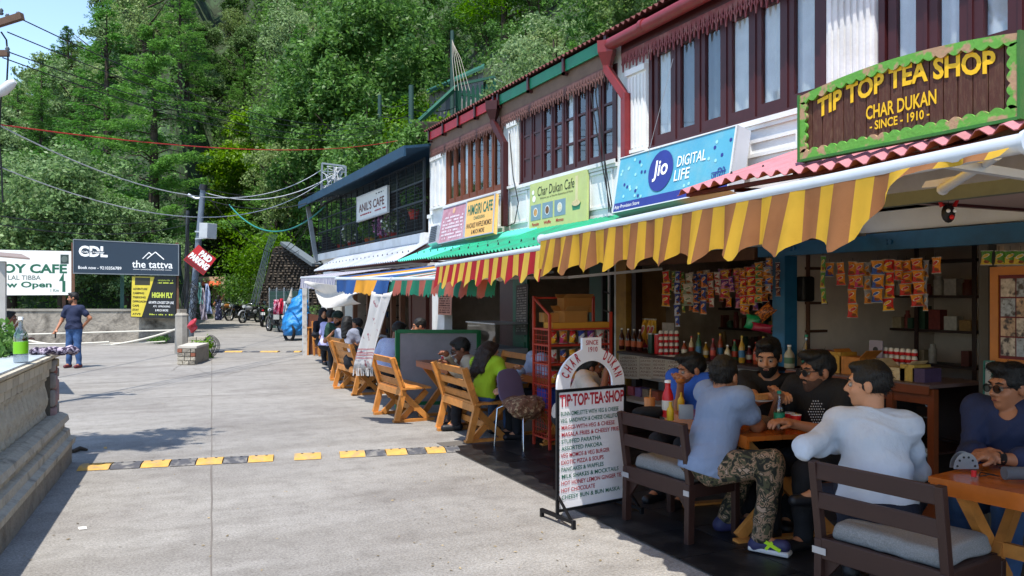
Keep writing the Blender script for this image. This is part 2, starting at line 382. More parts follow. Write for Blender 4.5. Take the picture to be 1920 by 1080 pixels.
def quads_mesh(name, C, N_, A, ln, wd, mat):
    """leaf quads: centres C, normals N_, in-plane axis A (numpy n x 3), lengths, widths"""
    n = len(C); A = A-(A*N_).sum(1, keepdims=True)*N_; A /= np.linalg.norm(A, axis=1, keepdims=True)+1e-9
    B = np.cross(N_, A); ln = np.broadcast_to(np.asarray(ln, float).reshape(-1, 1), (n, 1)); wd = np.broadcast_to(np.asarray(wd, float).reshape(-1, 1), (n, 1))
    v = np.stack([C-A*ln/2, C+B*wd/2-A*ln*.02, C+A*ln/2, C-B*wd/2-A*ln*.02], 1).reshape(-1, 3)
    me = bpy.data.meshes.new(name); me.vertices.add(4*n); me.vertices.foreach_set('co', v.astype('f').ravel())
    me.loops.add(4*n); me.loops.foreach_set('vertex_index', np.arange(4*n, dtype='i')); me.polygons.add(n)
    me.polygons.foreach_set('loop_start', np.arange(0, 4*n, 4, dtype='i')); me.polygons.foreach_set('loop_total', np.full(n, 4, 'i'))
    me.materials.append(mat); me.update(); return me
def rdir(rg, n):
    v = rg.normal(size=(n, 3)); return v/np.linalg.norm(v, axis=1, keepdims=True)
def crown_mesh(seed, mat, n=9000, leaf=.24, rx=3.2, rz=3.6, lobes=26, zc=4.2, up=.5, asp=.5):
    rg = np.random.default_rng(seed); L_ = rdir(rg, lobes); rad = rg.uniform(.35, .85, (lobes, 1))
    lc = L_*rad*np.array([rx, rx, rz]); lc[:, 2] += zc; lr = rg.uniform(.22, .42, lobes)*rx
    k = rg.integers(0, lobes, n); dr = rdir(rg, n); dr[:, 2] = np.where(dr[:, 2] < -.2, dr[:, 2]*.5, dr[:, 2])
    # sprays: leaves gather in small tufts on each lobe
    nt_ = max(40, n//22); tk = rg.integers(0, lobes, nt_); td = rdir(rg, nt_); td[:, 2] = np.abs(td[:, 2])*.9-.25; tr = rg.uniform(.65, 1.08, (nt_, 1))
    tc_ = lc[tk]+td*lr[tk][:, None]*tr
    ti = rg.integers(0, nt_, n); C = tc_[ti]+rdir(rg, n)*rg.uniform(0, .34, (n, 1))*(leaf/.24)**.5
    core = rg.random(n) < .18; C[core] = lc[k[core]]+dr[core]*lr[k[core]][:, None]*rg.uniform(.2, 1, (core.sum(), 1))
    N_ = rdir(rg, n)*.75+td[ti]*.5+np.array([0, 0, up]); N_ /= np.linalg.norm(N_, axis=1, keepdims=True)
    s = rg.uniform(.6, 1.25, n)*leaf; return quads_mesh('crown', C, N_, rdir(rg, n), s, s*asp, mat)
def cedar_mesh(seed, mat, H=14, Rb=4.6, n=16000, leaf=.3, base=.12, droop=.25):
    rg = np.random.default_rng(seed); C = []; A = []; Nn = []; nb = 78
    for b in range(nb):
        t = base+(1-base)*(b+rg.random())/nb; L_ = Rb*(1-t)**.72*rg.uniform(.62, 1.12)+.35; az = rg.uniform(0, 6.28); z0 = t*H
        m = int(n/nb*(.35+1.3*(1-t))); s = rg.beta(1.7, 1.0, m)*L_; d = np.array([math.cos(az), math.sin(az), 0]); e = np.array([-d[1], d[0], 0])
        zz = z0+.28*s-droop*.5*(s**2)/max(L_, .5)-(rg.random(m)**2)*.42; lat = rg.normal(size=m)*(.12+.2*s*(1.05-s/(L_+.3)))
        C.append(d*s[:, None]+e*lat[:, None]+np.array([0, 0, 1])*(zz-np.abs(lat)*.22)[:, None]); A.append(np.tile(d, (m, 1))+e*np.sign(lat)[:, None]*.8+rg.normal(size=(m, 3))*.35+np.array([0, 0, -.45]))
        Nn.append(rg.normal(size=(m, 3))*.42+np.array([0, 0, 1]))
    C = np.concatenate(C); A = np.concatenate(A); Nn = np.concatenate(Nn); Nn /= np.linalg.norm(Nn, axis=1, keepdims=True)
    s = rg.uniform(.6, 1.2, len(C))*leaf; return quads_mesh('crown', C, Nn, A, s, s*.34, mat)
def trunk_mesh(seed, H=6., r=.22, n=7, spread=2.6):
    rg = random.Random(seed); mb = MB(); top = Vector((rg.uniform(-.4, .4), rg.uniform(-.4, .4), H)); mb.tube([(0, 0, -.6), (0, 0, H*.3), tuple(top*.65), tuple(top)], [r*1.35, r, r*.6, r*.2], 8)
    for i in range(n):
        z = H*rg.uniform(.3, .85); az = rg.uniform(0, 6.28); L_ = spread*rg.uniform(.6, 1); p = Vector((math.cos(az), math.sin(az), 0))
        mb.tube([(0, 0, z), tuple(p*L_*.5+Vector((0, 0, z+L_*.35))), tuple(p*L_+Vector((0, 0, z+L_*.75)))], [r*.42, r*.26, r*.08], 5)
    return mb.mesh('trunk', MBARK)
def cedar_trunk(H, r=.28):
    mb = MB(); mb.tube([(0, 0, -.6), (.03, 0, H*.5), (0, 0, H*.985)], [r*1.3, r*.7, .03], 8); rg = random.Random(3)
    for i in range(26):
        t = rg.uniform(.15, .9); az = rg.uniform(0, 6.28); L_ = H*.26*(1-t)+.3; p = Vector((math.cos(az), math.sin(az), 0)); z = t*H
        mb.tube([(0, 0, z), tuple(p*L_*.5+Vector((0, 0, z+.1*L_))), tuple(p*L_+Vector((0, 0, z)))], [.06, .04, .012], 4)
    return mb.mesh('trunk', MBARK)
def tree(name, label, cm, tm_, loc, s, rz, group=None, sz=None):
    t = thing(name, label, 'tree', loc, rz, group); sc = (s, s, sz or s)
    link('crown', cm, t, (0, 0, 0), None, sc); link('trunk', tm_, t, (0, 0, 0), None, sc); return t
CR = [crown_mesh(11, LM['oak']), crown_mesh(12, LM['olive']), crown_mesh(13, LM['deep']), crown_mesh(14, LM['oak'], rx=2.6, rz=4.2), crown_mesh(15, LM['deep'], rx=3.6, rz=3), crown_mesh(16, LM['olive'], 8000), crown_mesh(17, LM['bright'], 8000)]
TK = [trunk_mesh(i) for i in range(3)]
CED = [cedar_mesh(21, LM['needle'], n=9000, leaf=.34), cedar_mesh(22, LM['dneedle'], n=9000, leaf=.34, Rb=3.4)]; CT = cedar_trunk(14)
NAMES = {0: ('oak_tree', 'grey green oak tree in the forest covering the hillside', 'oaks on the hillside'), 1: ('oak_tree', 'pale olive leafy tree in the forest covering the hillside', 'pale olive trees on the hillside'),
         2: ('broadleaf_tree', 'deep green leafy tree in the forest covering the hillside', 'deep green trees on the hillside'), 6: ('broadleaf_tree', 'bright yellowish green leafy tree among the darker hillside trees', 'bright green trees on the hillside'),
         7: ('cedar_tree', 'feathery green cedar tree with layered boughs on the hillside', 'cedars on the hillside'), 8: ('cedar_tree', 'dark narrow conifer standing among the hillside trees', 'dark conifers on the hillside')}
NAMES[3] = NAMES[0]; NAMES[4] = NAMES[2]; NAMES[5] = NAMES[1]
def put(kind, u, d, s, label=None, name=None, z=None, sz=None, group=True):
    p = hpt(u, d) if z is None else P(u, 550, d)
    if z is not None: p.z = z
    n_, l_, g_ = NAMES[kind]; cm = CR[kind] if kind < 7 else CED[kind-7]; tk = TK[(int(u)+int(d)) % 3] if kind < 7 else CT
    return tree(name or n_, label or l_, cm, tk, p, s, rnd.uniform(0, 6.28), g_ if (group and not label) else None, sz)
# named trees that can be picked out in the photograph
big = cedar_mesh(31, LM['needle'], H=15, Rb=5.4, n=34000, leaf=.26, base=.05); bt = cedar_trunk(15, .35)
p = hpt(288, 37); tree('cedar_tree', 'tallest cedar with broad layered boughs above the dark cafe billboard', big, bt, p, (14.2-p.z)/15, .4)
p = hpt(200, 42); tree('cedar_tree', 'smaller cedar just left of the tallest cedar', CED[0], CT, p, .82, 1.4)
p = hpt(78, 52); tree('cedar_tree', 'small dark pointed conifer at the left under the skyline', CED[1], CT, p, .55, 1.0)
oakbig = crown_mesh(33, LM['oak'], n=22000, leaf=.2, rx=3.6, rz=3.4, lobes=40, zc=4)
for (u, d, s, lab) in [(120, 32.5, .98, 'grey green oak with glinting leaves rising behind the white cafe billboard'), (20, 33, 1.0, 'grey green oak at the far left behind the lamp'), (238, 32.5, .68, 'small oak filling the gap behind the dark cafe billboard')]:
    p = hpt(u, d); tree('oak_tree', lab, oakbig, TK[1], p, s, u*.1, None)
p = hpt(452, 66); br1 = crown_mesh(34, LM['bright'], n=20000, leaf=.26, rx=3, rz=5.6, lobes=40, zc=6.5); tree('broadleaf_tree', 'tall bright green tree leaning over the far end of the road', br1, TK[2], p, 1.25, .3)
dk = crown_mesh(35, LM['deep'], n=24000, leaf=.24, rx=3.6, rz=5.2, lobes=44, zc=6.5)
for (u, d, s, lab) in [(690, 46, 1.35, 'huge dark green tree towering over the caged cafe veranda'), (590, 47, 1.1, 'tall dark tree over the stone retaining wall')]:
    p = hpt(u, d); tree('broadleaf_tree', lab, dk, TK[0], p, s, u)
p = hpt(945, 57); tree('cedar_tree', 'young cedar with bright drooping boughs behind the green picket fence', cedar_mesh(36, LM['bright'], H=9, Rb=3.2, n=9000, leaf=.26), cedar_trunk(9, .18), p, 1.3, 0)
# the rest of the forest
pl = []; heroes = [(288, 37, 4.), (200, 42, 3), (120, 32.5, 2.4), (20, 33, 2.4), (455, 60, 3), (690, 46, 4), (590, 47, 3), (945, 57, 3)]
for (u, d, s) in heroes: q = P(u, 550, d); pl.append((q.x, q.y, s))
n = 0; tries = 0
while n < 285 and tries < 9000:
    tries += 1; u = rnd.uniform(-140, 1500); d = 31+90*rnd.random()**1.5 if u < 700 else 18+75*rnd.random()**1.3
    h = hill(u, d)
    if h < .8: continue
    if u > 760 and h/d > .5: continue
    if u < 640 and d > 125: continue
    if 740 < u < 985 and d < 51: continue
    X_ = (u-960)/FPX*d
    if d < 64 and -.3733*d-8 < X_ < -.303*d+.5: continue
    q = P(u, 550, d); sp = 2.0+d*.026
    if q.x < 10.5 and u > 640: continue
    if any((q.x-a)**2+(q.y-b)**2 < (sp*.5+c*.5)**2 for a, b, c in pl): continue
    pl.append((q.x, q.y, sp)); s = rnd.uniform(.75, 1.15)*(.72+d*.004)
    if u > 760: s *= .8
    r_ = rnd.random(); k = 7 if r_ < .24 else 8 if r_ < .33 else 6 if r_ < .27 else rnd.choice([0, 1, 2, 3, 4, 5, 1, 3]) if u < 640 else rnd.choice([2, 4, 0, 2, 4, 5])
    # keep the skyline at the upper left where it is
    if k >= 7:
        s *= .62
    top = (h+(9 if k < 7 else 14)*s-CAM_H)/d; lim = interp(u, [0, 67, 122, 181, 240], [.285, .30, .335, .40, 2]) if u > -200 else .26
    if 190 < u < 390 and d < 38: continue
    if u < 240 and top > lim:
        s *= .6; top = (h+(9 if k < 7 else 14)*s-CAM_H)/d
        if top > lim+.01: continue
    put(k, u, d, s); n += 1
print('forest trees', n)
# undergrowth on the slope: nobody could count it
rg = np.random.default_rng(5); C = []
for i in range(17000):
    u = rg.uniform(-100, 1300); d = 31+70*rg.random()**1.2 if u < 640 else 14+60*rg.random()
    if i > 9000: u = rg.uniform(400, 720); d = rg.uniform(34, 110)
    if 775 < u < 955 and d < 47.5: continue
    h = hill(u, d)
    if h < .25: continue
    q = P(u, 550, d)
    for j in range(5): a_ = rg.normal()*.5; b_ = rg.normal()*.5; C.append((q.x+a_, q.y+b_, h+abs(rg.normal())*.5+.2, d))
C = np.array(C); dd_ = C[:, 3]; C = C[:, :3]; nn = rdir(rg, len(C))+np.array([0, -.2, .7]); nn /= np.linalg.norm(nn, axis=1, keepdims=True)
o = link('undergrowth', quads_mesh('undergrowth', C, nn, rdir(rg, len(C)), rg.uniform(.5, 1.1, len(C))*dd_*.0065, rg.uniform(.25, .55, len(C))*dd_*.0065, LM['deep'])); tag(o, 'low leafy scrub covering the ground between the hillside trees', 'undergrowth', kind='stuff')
def bush(name, label, c, r, mat, n=2500, leaf=.06, sz=1, group=None, cat='bush', kind=None):
    rg = np.random.default_rng(int(abs(c[0]*100)+abs(c[1]*37)+7)); dr = rdir(rg, n); C = dr*r*rg.uniform(.35, 1.05, (n, 1))*(1+.25*np.sin(dr*5).sum(1, keepdims=True)); C[:, 2] = C[:, 2]*sz+r*sz*.9
    nn = dr*.6+rdir(rg, n)*.8; nn /= np.linalg.norm(nn, axis=1, keepdims=True); s = rg.uniform(.6, 1.3, n)*leaf
    t = thing(name, label, cat, c, 0, group); link('foliage', quads_mesh('foliage', C, nn, rdir(rg, n), s, s*.5, mat), t); 
    part('stem', MBARK, t, lambda m: m.tube([(c[0], c[1], c[2]), (c[0]+.02, c[1], c[2]+r*sz)], [.02, .008], 5)); return t
# creepers and shrubs on the bank right of the road end
for (u, v, d, r, lab, mt) in [(470, 500, 48, 1.6, 'yellow green shrub hanging over the bank at the road end', 'bright'), (505, 470, 46, 1.4, 'leafy shrub at the foot of the stone retaining wall', 'bright'), (445, 545, 54, 1.5, 'dark green shrub low beside the parked motorbikes', 'deep'),
        (735, 235, 44, 1.6, 'yellow green shrub on the slope behind the left metal pole', 'bright'), (772, 222, 46, 1.5, 'leafy shrub left of the grey hillside house', 'bright'), (800, 262, 40, 1.3, 'yellowish shrub above the blue tin roof', 'bright'), (695, 285, 42, 1.8, 'shrub just above the caged veranda roof', 'bright')]:
    p = P(u, v, d); bush('shrub', lab, (p.x, p.y, p.z-r*.9), r, LM[mt], 2600, .2)
# small dry leaves and grit blown over the road: nobody could count it
rg = np.random.default_rng(3); C = []
for i in range(420):
    u = rg.uniform(0, 1250); v = rg.uniform(640, 1078); q = G(u, v)
    if -1.6 < q.x-3.1 < .2 or rg.random() < .45: C.append((q.x, q.y, .006))
C = np.array(C); nn = rdir(rg, len(C))*.25+np.array([0, 0, 1]); nn /= np.linalg.norm(nn, axis=1, keepdims=True)
o = link('road_litter', quads_mesh('road_litter', C, nn, rdir(rg, len(C)), rg.uniform(.012, .035, len(C)), rg.uniform(.01, .02, len(C)), M('litter_mix', '#8a7a5c', .9, iso=.6))); tag(o, 'scattered dry leaf bits and grit on the concrete road', 'litter', kind='stuff')
# ---- low boundary wall at the back left ----
MOLD = M('stained_concrete', '#8f877b', .9, var=.35, vs=2.5, bump=.8, bs=9, bd=.04, dirt='#2e2923', da=.95, ds=2.2)
a = G(-260, 643); b = G(334, 643); nrm = Vector((SN, CS, 0))
wl = thing('boundary_wall', 'stained old concrete boundary wall below the billboards', 'wall', a.lerp(b, .5))
def wallbars(m):
    m.bar(a+Vector((0, 0, .5))+nrm*.12, b+Vector((0, 0, .5))+nrm*.12, .24, 1.0, up=(0, 0, 1))
def vwall(m, a, b, h, th, z0=0, m_=0):
    """vertical wall with its near face on a-b"""
    n_ = (b-a).cross(Vector((0, 0, 1))).normalized()
    if n_.dot(Vector((SN, CS, 0))) < 0: n_ = -n_
    q = [a, b, b+n_*th, a+n_*th]; vs = [Vector((p.x, p.y, z0)) for p in q]+[Vector((p.x, p.y, h)) for p in q]
    m.add(vs, [(3,2,1,0),(4,5,6,7),(0,1,5,4),(1,2,6,5),(2,3,7,6),(3,0,4,7)], m_)
part('wall', MOLD, wl, lambda m: vwall(m, a, b, 1.06, .24)); part('coping', M('coping_concrete', '#8d877c', .9, var=.2, dirt='#4a443a', ds=2), wl, lambda m: vwall(m, a-nrm*.03, b-nrm*.03, 1.13, .3, 1.06))
# ---- balustrade wall in the left foreground ----
B0 = G(135, 866); B1 = G(0, 1042); bd = (B1-B0).normalized(); bn = bd.cross(Vector((0, 0, 1))).normalized()
if bn.dot(Vector((1, 0, 0))) < 0: bn = -bn     # towards the street
MPL = M('worn_plaster', '#b0a796', .95, var=.25, vs=6, bump=1.0, bs=18, bd=.03, dirt='#514a40', da=.8, ds=6); MPL2 = M('base_concrete', '#8d8578', .92, var=.2, vs=5, bump=1.0, bs=14, bd=.04, dirt='#453f37', da=.8, ds=5)
bal = thing('balustrade', 'weathered plaster balustrade wall with bulging balusters in the left foreground', 'wall', B0)
def BP(s, o, z): return Vector((B0.x, B0.y, 0))+bd*s+bn*o+Vector((0, 0, z))
def bbar(m, s0, s1, o0, o1, z0, z1): 
    vs = [BP(s, o, z) for z in (z0, z1) for (s, o) in ((s0, o0), (s1, o0), (s1, o1), (s0, o1))]
    m.add(vs, [(0,1,2,3),(7,6,5,4),(4,5,1,0),(5,6,2,1),(6,7,3,2),(7,4,0,3)])
LB = 5.2
def prof(m, pts, s0, s1):      # moulding profile (offset, z) swept along the wall
    rows = [[BP(s, o, z) for (o, z) in pts] for s in np.linspace(s0, s1, 8)]; m.grid(rows, smooth=False)
    m.add([BP(s0, o, z) for o, z in pts], [tuple(range(len(pts)))]); m.add([BP(s1, o, z) for o, z in pts], [tuple(range(len(pts)-1, -1, -1))])
part('base', MPL2, bal, lambda m: bbar(m, 0, LB, -.5, .0, 0, .2))
part('plinth', MPL, bal, lambda m: prof(m, [(-.5, .2), (.03, .2), (.035, .25), (-.01, .27), (-.015, .33), (-.06, .35), (-.06, .41), (-.02, .42), (-.03, .47), (-.09, .5), (-.5, .5)], .02, LB))
part('core_wall', M('inner_plaster', '#8f887b', .9, var=.2, dirt='#4b453c', ds=5), bal, lambda m: bbar(m, .3, LB, -.6, -.3, .5, .9))
bm_ = MB(); bm_.lathe([(.05, 0), (.062, .02), (.05, .045), (.045, .07), (.066, .12), (.072, .17), (.062, .23), (.046, .29), (.043, .33), (.058, .345), (.058, .37)], n=12); bme = bm_.mesh('baluster', MPL)
for i in range(32):
    p = BP(.42+i*.15, -.21, .5)-bal.location; link('baluster', bme, bal, p, (0, 0, rnd.uniform(0, 6)), (1, 1, rnd.uniform(.98, 1.02)))
blk = MB(); blk.cbox((0, 0, 0), (.2, .1, .075)); blme = blk.mesh('brick', [M('plaster_brick', '#b3aa99', .9, var=.12, vs=8, bump=.5, bs=30, orand=.14, dirt='#6b6458', ds=7)])
ang = math.atan2(bd.y, bd.x)
for r in range(2):
    for i in range(24):
        p = BP(.35+i*.207+(r*.1), -.2+r*.03, .91+r*.079)-bal.location; link('brick', blme, bal, p, (0, 0, ang+rnd.uniform(-.01, .01)), (rnd.uniform(.96, 1), 1, 1))
part('backing', MPL, bal, lambda m: bbar(m, .28, LB, -.6, -.23, .87, 1.03))
part('coping', M('coping_plaster', '#bbb29f', .9, var=.2, bump=.9, bs=20, bd=.02, dirt='#6b6253', da=.7, ds=7), bal, lambda m: prof(m, [(-1.05, 1.03), (-.13, 1.03), (-.11, 1.045), (-.075, 1.055), (-.06, 1.075), (-.06, 1.09), (-1.05, 1.09)], -.03, LB))
part('top_slab', M('grey_marble', '#a7b0b6', .5, var=.12, vs=3, dirt='#7d858b', ds=4), bal, lambda m: bbar(m, .0, LB, -1.02, -.1, 1.091, 1.105))
part('inner_block', MPL2, bal, lambda m: bbar(m, 0.04, LB, -1.05, -.62, 0, 1.02))
# the stone end pier
pier = thing('stone_pier', 'end pier of rough pink and grey stones closing the balustrade wall', 'pier', BP(.15, -.2, .2)); 
part('mortar', M('mortar', '#5d564c', .95, bump=.5), pier, lambda m: bbar(m, .012, .29, -.6, -.142, .42, 1.03))
MST = [M('pink_stone', '#8d7472', .85, var=.2, vs=9, bump=.6, bs=22, orand=.2), M('grey_stone', '#857f7a', .85, var=.2, vs=9, bump=.6, bs=22, orand=.2), M('ochre_stone', '#94825f', .85, var=.2, vs=9, bump=.6, bs=22, orand=.2), M('red_stone', '#7c5048', .85, var=.2, vs=9, bump=.6, bs=22)]
def stone_mesh(w, h, t, mt, seed):
    r = random.Random(seed); m = MB(); n = 7; poly = []
    for i in range(4):
        for f in (.12, .5, .88):
            c = [(-1, -1), (1, -1), (1, 1), (-1, 1)]; a_, b_ = c[i], c[(i+1) % 4]; x = a_[0]*(1-f)+b_[0]*f; y = a_[1]*(1-f)+b_[1]*f; k = 1+r.uniform(-.07, .02); poly.append((x*k*w/2, y*k*h/2))
    N0 = len(poly); fr = [(x*.84, -t, y*.84) for x, y in poly]; mid = [(x, -t*.55, y) for x, y in poly]; bk = [(x, .02, y) for x, y in poly]
    m.add([(0, -t*1.12, 0)]+fr+mid+bk, [(0, 1+i, 1+(i+1) % N0) for i in range(N0)]+[(1+i, 1+N0+i, 1+N0+(i+1) % N0, 1+(i+1) % N0) for i in range(N0)]+[(1+N0+i, 1+2*N0+i, 1+2*N0+(i+1) % N0, 1+N0+(i+1) % N0) for i in range(N0)], 0, True)
    return m.mesh('stone', mt)
sx = ang
for (s0, s1, z0, z1, mt) in [(.01, .12, .45, .6, 1), (.12, .29, .43, .57, 0), (.01, .09, .6, .83, 0), (.095, .225, .575, .72, 0), (.23, .29, .58, .74, 1), (.095, .2, .735, .87, 0), (.205, .29, .75, .9, 1), (.01, .1, .84, .93, 1), (.105, .19, .88, .955, 3), (.01, .1, .94, 1.02, 2), (.195, .29, .91, 1.02, 1), (.105, .19, .96, 1.02, 1)]:
    p = BP((s0+s1)/2, -.142, (z0+z1)/2)-pier.location; ft = math.atan2(bn.y, bn.x)+math.pi/2
    link('stone', stone_mesh(s1-s0, z1-z0, .035, MST[mt], int(s0*1000+z0*777)), pier, p, (0, 0, ft))
for i, (z0, z1) in enumerate([(.43, .62), (.63, .82), (.83, 1.02)]):   # stones of the end face
    for j, (o0, o1) in enumerate([(-.56, -.37), (-.36, -.16)]):
        p = BP(.012, (o0+o1)/2, (z0+z1)/2)-pier.location; ft = math.atan2(-bd.y, -bd.x)+math.pi/2
        link('stone', stone_mesh(o1-o0, z1-z0, .03, MST[(i+j) % 3], i*7+j), pier, p, (0, 0, ft))

# tree above the balustrade: stands left of the view and throws the leafy shadow on the road
cm = crown_mesh(77, LM['deep'], n=5000, leaf=.16, rx=1.25, rz=.9, lobes=12, zc=6.9)
t = thing('tree', 'leafy tree beyond the left edge whose shade falls beside the balustrade', 'tree', (-2.0, 7.6, 0)); link('crown', cm, t); part('trunk', MBARK, t, lambda m: m.tube([(-3.6, 6.6, 0), (-3.2, 6.9, 3), (-2.2, 7.5, 6.2), (-1.9, 7.7, 7)], [.16, .13, .07, .03], 7))
# ================= THE ROW OF SHOPS =================
MG = M('window_glass', '#f6f9fa', .05, var=0, glass=.08); MDARK = M('dark_interior', '#171210', .9, var=.2)
MRED = M('red_fascia', '#c01f2b', .45, var=.1, dirt='#6a1418', da=.35, ds=4); MGRN = M('green_fascia', '#0e7a55', .45, var=.1, dirt='#0b3d2c', da=.3, ds=4)
MBRW = M('brown_window_wood', '#6f3a22', .5, var=.2, bump=.15, bs=25, dirt='#3d2013', da=.4, ds=6)
MDM = M('dark_maroon_wood', '#3f1719', .42, var=.15, bump=.1, bs=25)
MCUR = M('white_curtain', '#e6e6e4', .9, trans=.2); MGCUR = M('grey_curtain', '#6d7780', .9)
MRUST = M('rusty_roof', '#5c2a25', .8, var=.25, dirt='#2a1a16', da=.6, ds=5, bump=.3)
def Y(u, x0=FX): return FYu(u, x0)
def Z(u, v, x0=FX): return W(u, v, x0).z
def sbox(m, x0, x1, y0, y1, z0, z1, m_=0): m.box((x0, y0, z0), (x1, y1, z1), m_)
XB = 5.41
yA1 = Y(1165); yB1 = Y(946); yC1 = Y(806); yD1 = Y(603)
Z1, Z2 = 2.5, 4.8
bA = thing('shop_house', 'nearest white shop house with maroon windows and pink tin canopy', 'building', (XB, 3.5, 0), 0, 'terrace of shops')
bB = thing('shop_house', 'white shop house with green fascia between the maroon and red eaves', 'building', (XB, (yA1+yB1)/2, 0), 0, 'terrace of shops')
bC = thing('shop_house', 'white shop house with red fascia and brown wooden window', 'building', (XB, (yB1+yC1)/2, 0), 0, 'terrace of shops')
bD = thing('shop_house', 'last shop house with a wire caged upper veranda and blue roof edge', 'building', (XB, (yC1+yD1)/2, 0), 0, 'terrace of shops')
SPANS = {'A': (bA, 0.2, yA1), 'B': (bB, yA1, yB1), 'C': (bC, yB1, yC1), 'D': (bD, yC1, yD1)}
# upper windows: (building, u0, u1, sill z, head z, material, layout)
Zs = 3.33; Zh = 4.45
def wall_with_openings(m, y0, y1, z0, z1, ops, x0=XB, x1=XB+.22):
    ops = sorted(ops, key=lambda o: o[0]); c = y0
    for (a, b, zl, zh) in ops:
        if a > c: sbox(m, x0, x1, c, a, z0, z1)
        if zl > z0: sbox(m, x0, x1, a, b, z0, zl)
        if zh < z1: sbox(m, x0, x1, a, b, zh, z1)
        c = b
    if c < y1: sbox(m, x0, x1, c, y1, z0, z1)
winA1 = (Y(1552), Y(1219)); winA2 = (Y(2300), Y(1650)); winB = (Y(1158), Y(976)); winC = (Y(944), Y(838))
part('upper_wall', MWHITE, bA, lambda m: wall_with_openings(m, .2, yA1, Z1, Z2, [(*winA1, Zs, Zh), (*winA2, Zs, Zh)]))
part('upper_wall', MWHITE, bB, lambda m: wall_with_openings(m, yA1+.002, yB1, Z1, Z2, [(*winB, Zs, Zh)]))
part('upper_wall', MWHITE, bC, lambda m: wall_with_openings(m, yB1+.002, yC1, Z1, Z2, [(*winC, Zs, Zh)]))
# mouldings below the sills and panels in the white wall
def sill_band(b, y0, y1, z, mat=MWHITE):
    part('sill_moulding', mat, b, lambda m: (sbox(m, XB-.05, XB-.001, y0, y1, z-.05, z), sbox(m, XB-.03, XB-.001, y0, y1, z-.09, z-.05)))
sill_band(bA, .2, winA1[1]+.05, Zs-.03); sill_band(bB, winB[0], winB[1]+.1, Zs-.03); sill_band(bC, winC[0], winC[1]+.1, Zs-.03)
def panel(b, y0, y1, z0, z1):
    def f(m):
        t = .035
        sbox(m, XB-.018, XB-.0015, y0, y1, z0, z0+t); sbox(m, XB-.018, XB-.0015, y0, y1, z1-t, z1); sbox(m, XB-.018, XB-.0015, y0, y0+t, z0+t, z1-t); sbox(m, XB-.018, XB-.0015, y1-t, y1, z0+t, z1-t)
    part('wall_panel', MWHITE, b, f)
panel(bA, Y(1500), Y(1405), 2.95, 3.12); panel(bA, Y(1218), Y(1182), 2.75, 3.2); panel(bB, Y(1150), Y(1106), 2.72, 3.2); panel(bB, Y(990), Y(958), 2.72, 3.2); panel(bC, Y(942), Y(934), 2.7, 3.2)
# fluted pilasters
def pilaster(b, y0, y1, z0, z1, n):
    t = thing('x', '', '', (0, 0, 0)); bpy.data.objects.remove(t)
    def f(m):
        sbox(m, XB-.04, XB-.001, y0, y1, z0, z1)
        w = (y1-y0)/(n*2+1)
        for i in range(n): sbox(m, XB-.058, XB-.04, y0+w*(2*i+1), y0+w*(2*i+2), z0+.06, z1-.1)
        sbox(m, XB-.07, XB-.0405, y0-.005, y1+.005, z1-.07, z1); sbox(m, XB-.07, XB-.0405, y0-.005, y1+.005, z0, z0+.04)
    part('pilaster', MWHITE, b, f)
pilaster(bA, Y(1216), Y(1181), 3.3, 4.3, 5); pilaster(bA, Y(1646), Y(1556), 3.32, 4.4, 7); pilaster(bB, Y(974), Y(957), 3.28, 4.3, 3); pilaster(bC, Y(833), Y(812), 3.28, 4.3, 2); pilaster(bC, Y(812), Y(807), 2.75, 3.2, 1)
# windows: leaf = one casement with glass
def casement(b, y0, y1, z0, z1, mat, pane=None, tfr=.055, split=(), solid=False):
    w = part('window', mat, b, lambda m: (sbox(m, XB+.0, XB+.05, y0, y0+tfr, z0, z1), sbox(m, XB+.0, XB+.05, y1-tfr, y1, z0, z1), sbox(m, XB+.0, XB+.05, y0+tfr, y1-tfr, z0, z0+tfr*1.6), sbox(m, XB+.0, XB+.05, y0+tfr, y1-tfr, z1-tfr, z1),
        [sbox(m, XB+.004, XB+.046, y0+tfr, y1-tfr, s-.014, s+.014) for s in split], sbox(m, XB+.015, XB+.035, y0+tfr, y1-tfr, z0+tfr*1.6, z1-tfr) if solid else None))
    if not solid: part('pane', MG, w, lambda m: sbox(m, XB+.024, XB+.028, y0+tfr, y1-tfr, z0+tfr*1.6, z1-tfr))
    return w
def window_row(b, yr, n, mat, z0=Zs, z1=Zh, tfr=.055, widths=None, split=(), solids=(), posts=True, gap=.03):
    y0, y1 = yr; part('window_frame', mat, b, lambda m: (sbox(m, XB-.03, XB+.06, y0, y1, z0-.07, z0), sbox(m, XB-.02, XB+.06, y0, y1, z1-.03, z1+.02), sbox(m, XB-.02, XB+.06, y0, y0+.06, z0, z1-.03), sbox(m, XB-.02, XB+.06, y1-.06, y1, z0, z1-.03)))
    a = y0+.06; L_ = (y1-y0-.12)/n
    for i in range(n):
        c = a+i*L_; casement(b, c+gap/2, c+L_-gap/2, z0, z1-.03, mat, tfr=tfr, split=split, solid=i in solids)
        if posts and i: part('mullion', mat, b, lambda m: sbox(m, XB-.012, XB+.04, c-gap/2, c+gap/2, z0, z1-.03))
window_row(bA, winA1, 6, MDM, tfr=.07); window_row(bA, winA2, 6, MDM, tfr=.075)
window_row(bB, winB, 8, MDM, tfr=.045, split=(3.68, 4.02), solids=(6, 7)); window_row(bC, winC, 7, MBRW, tfr=.05)
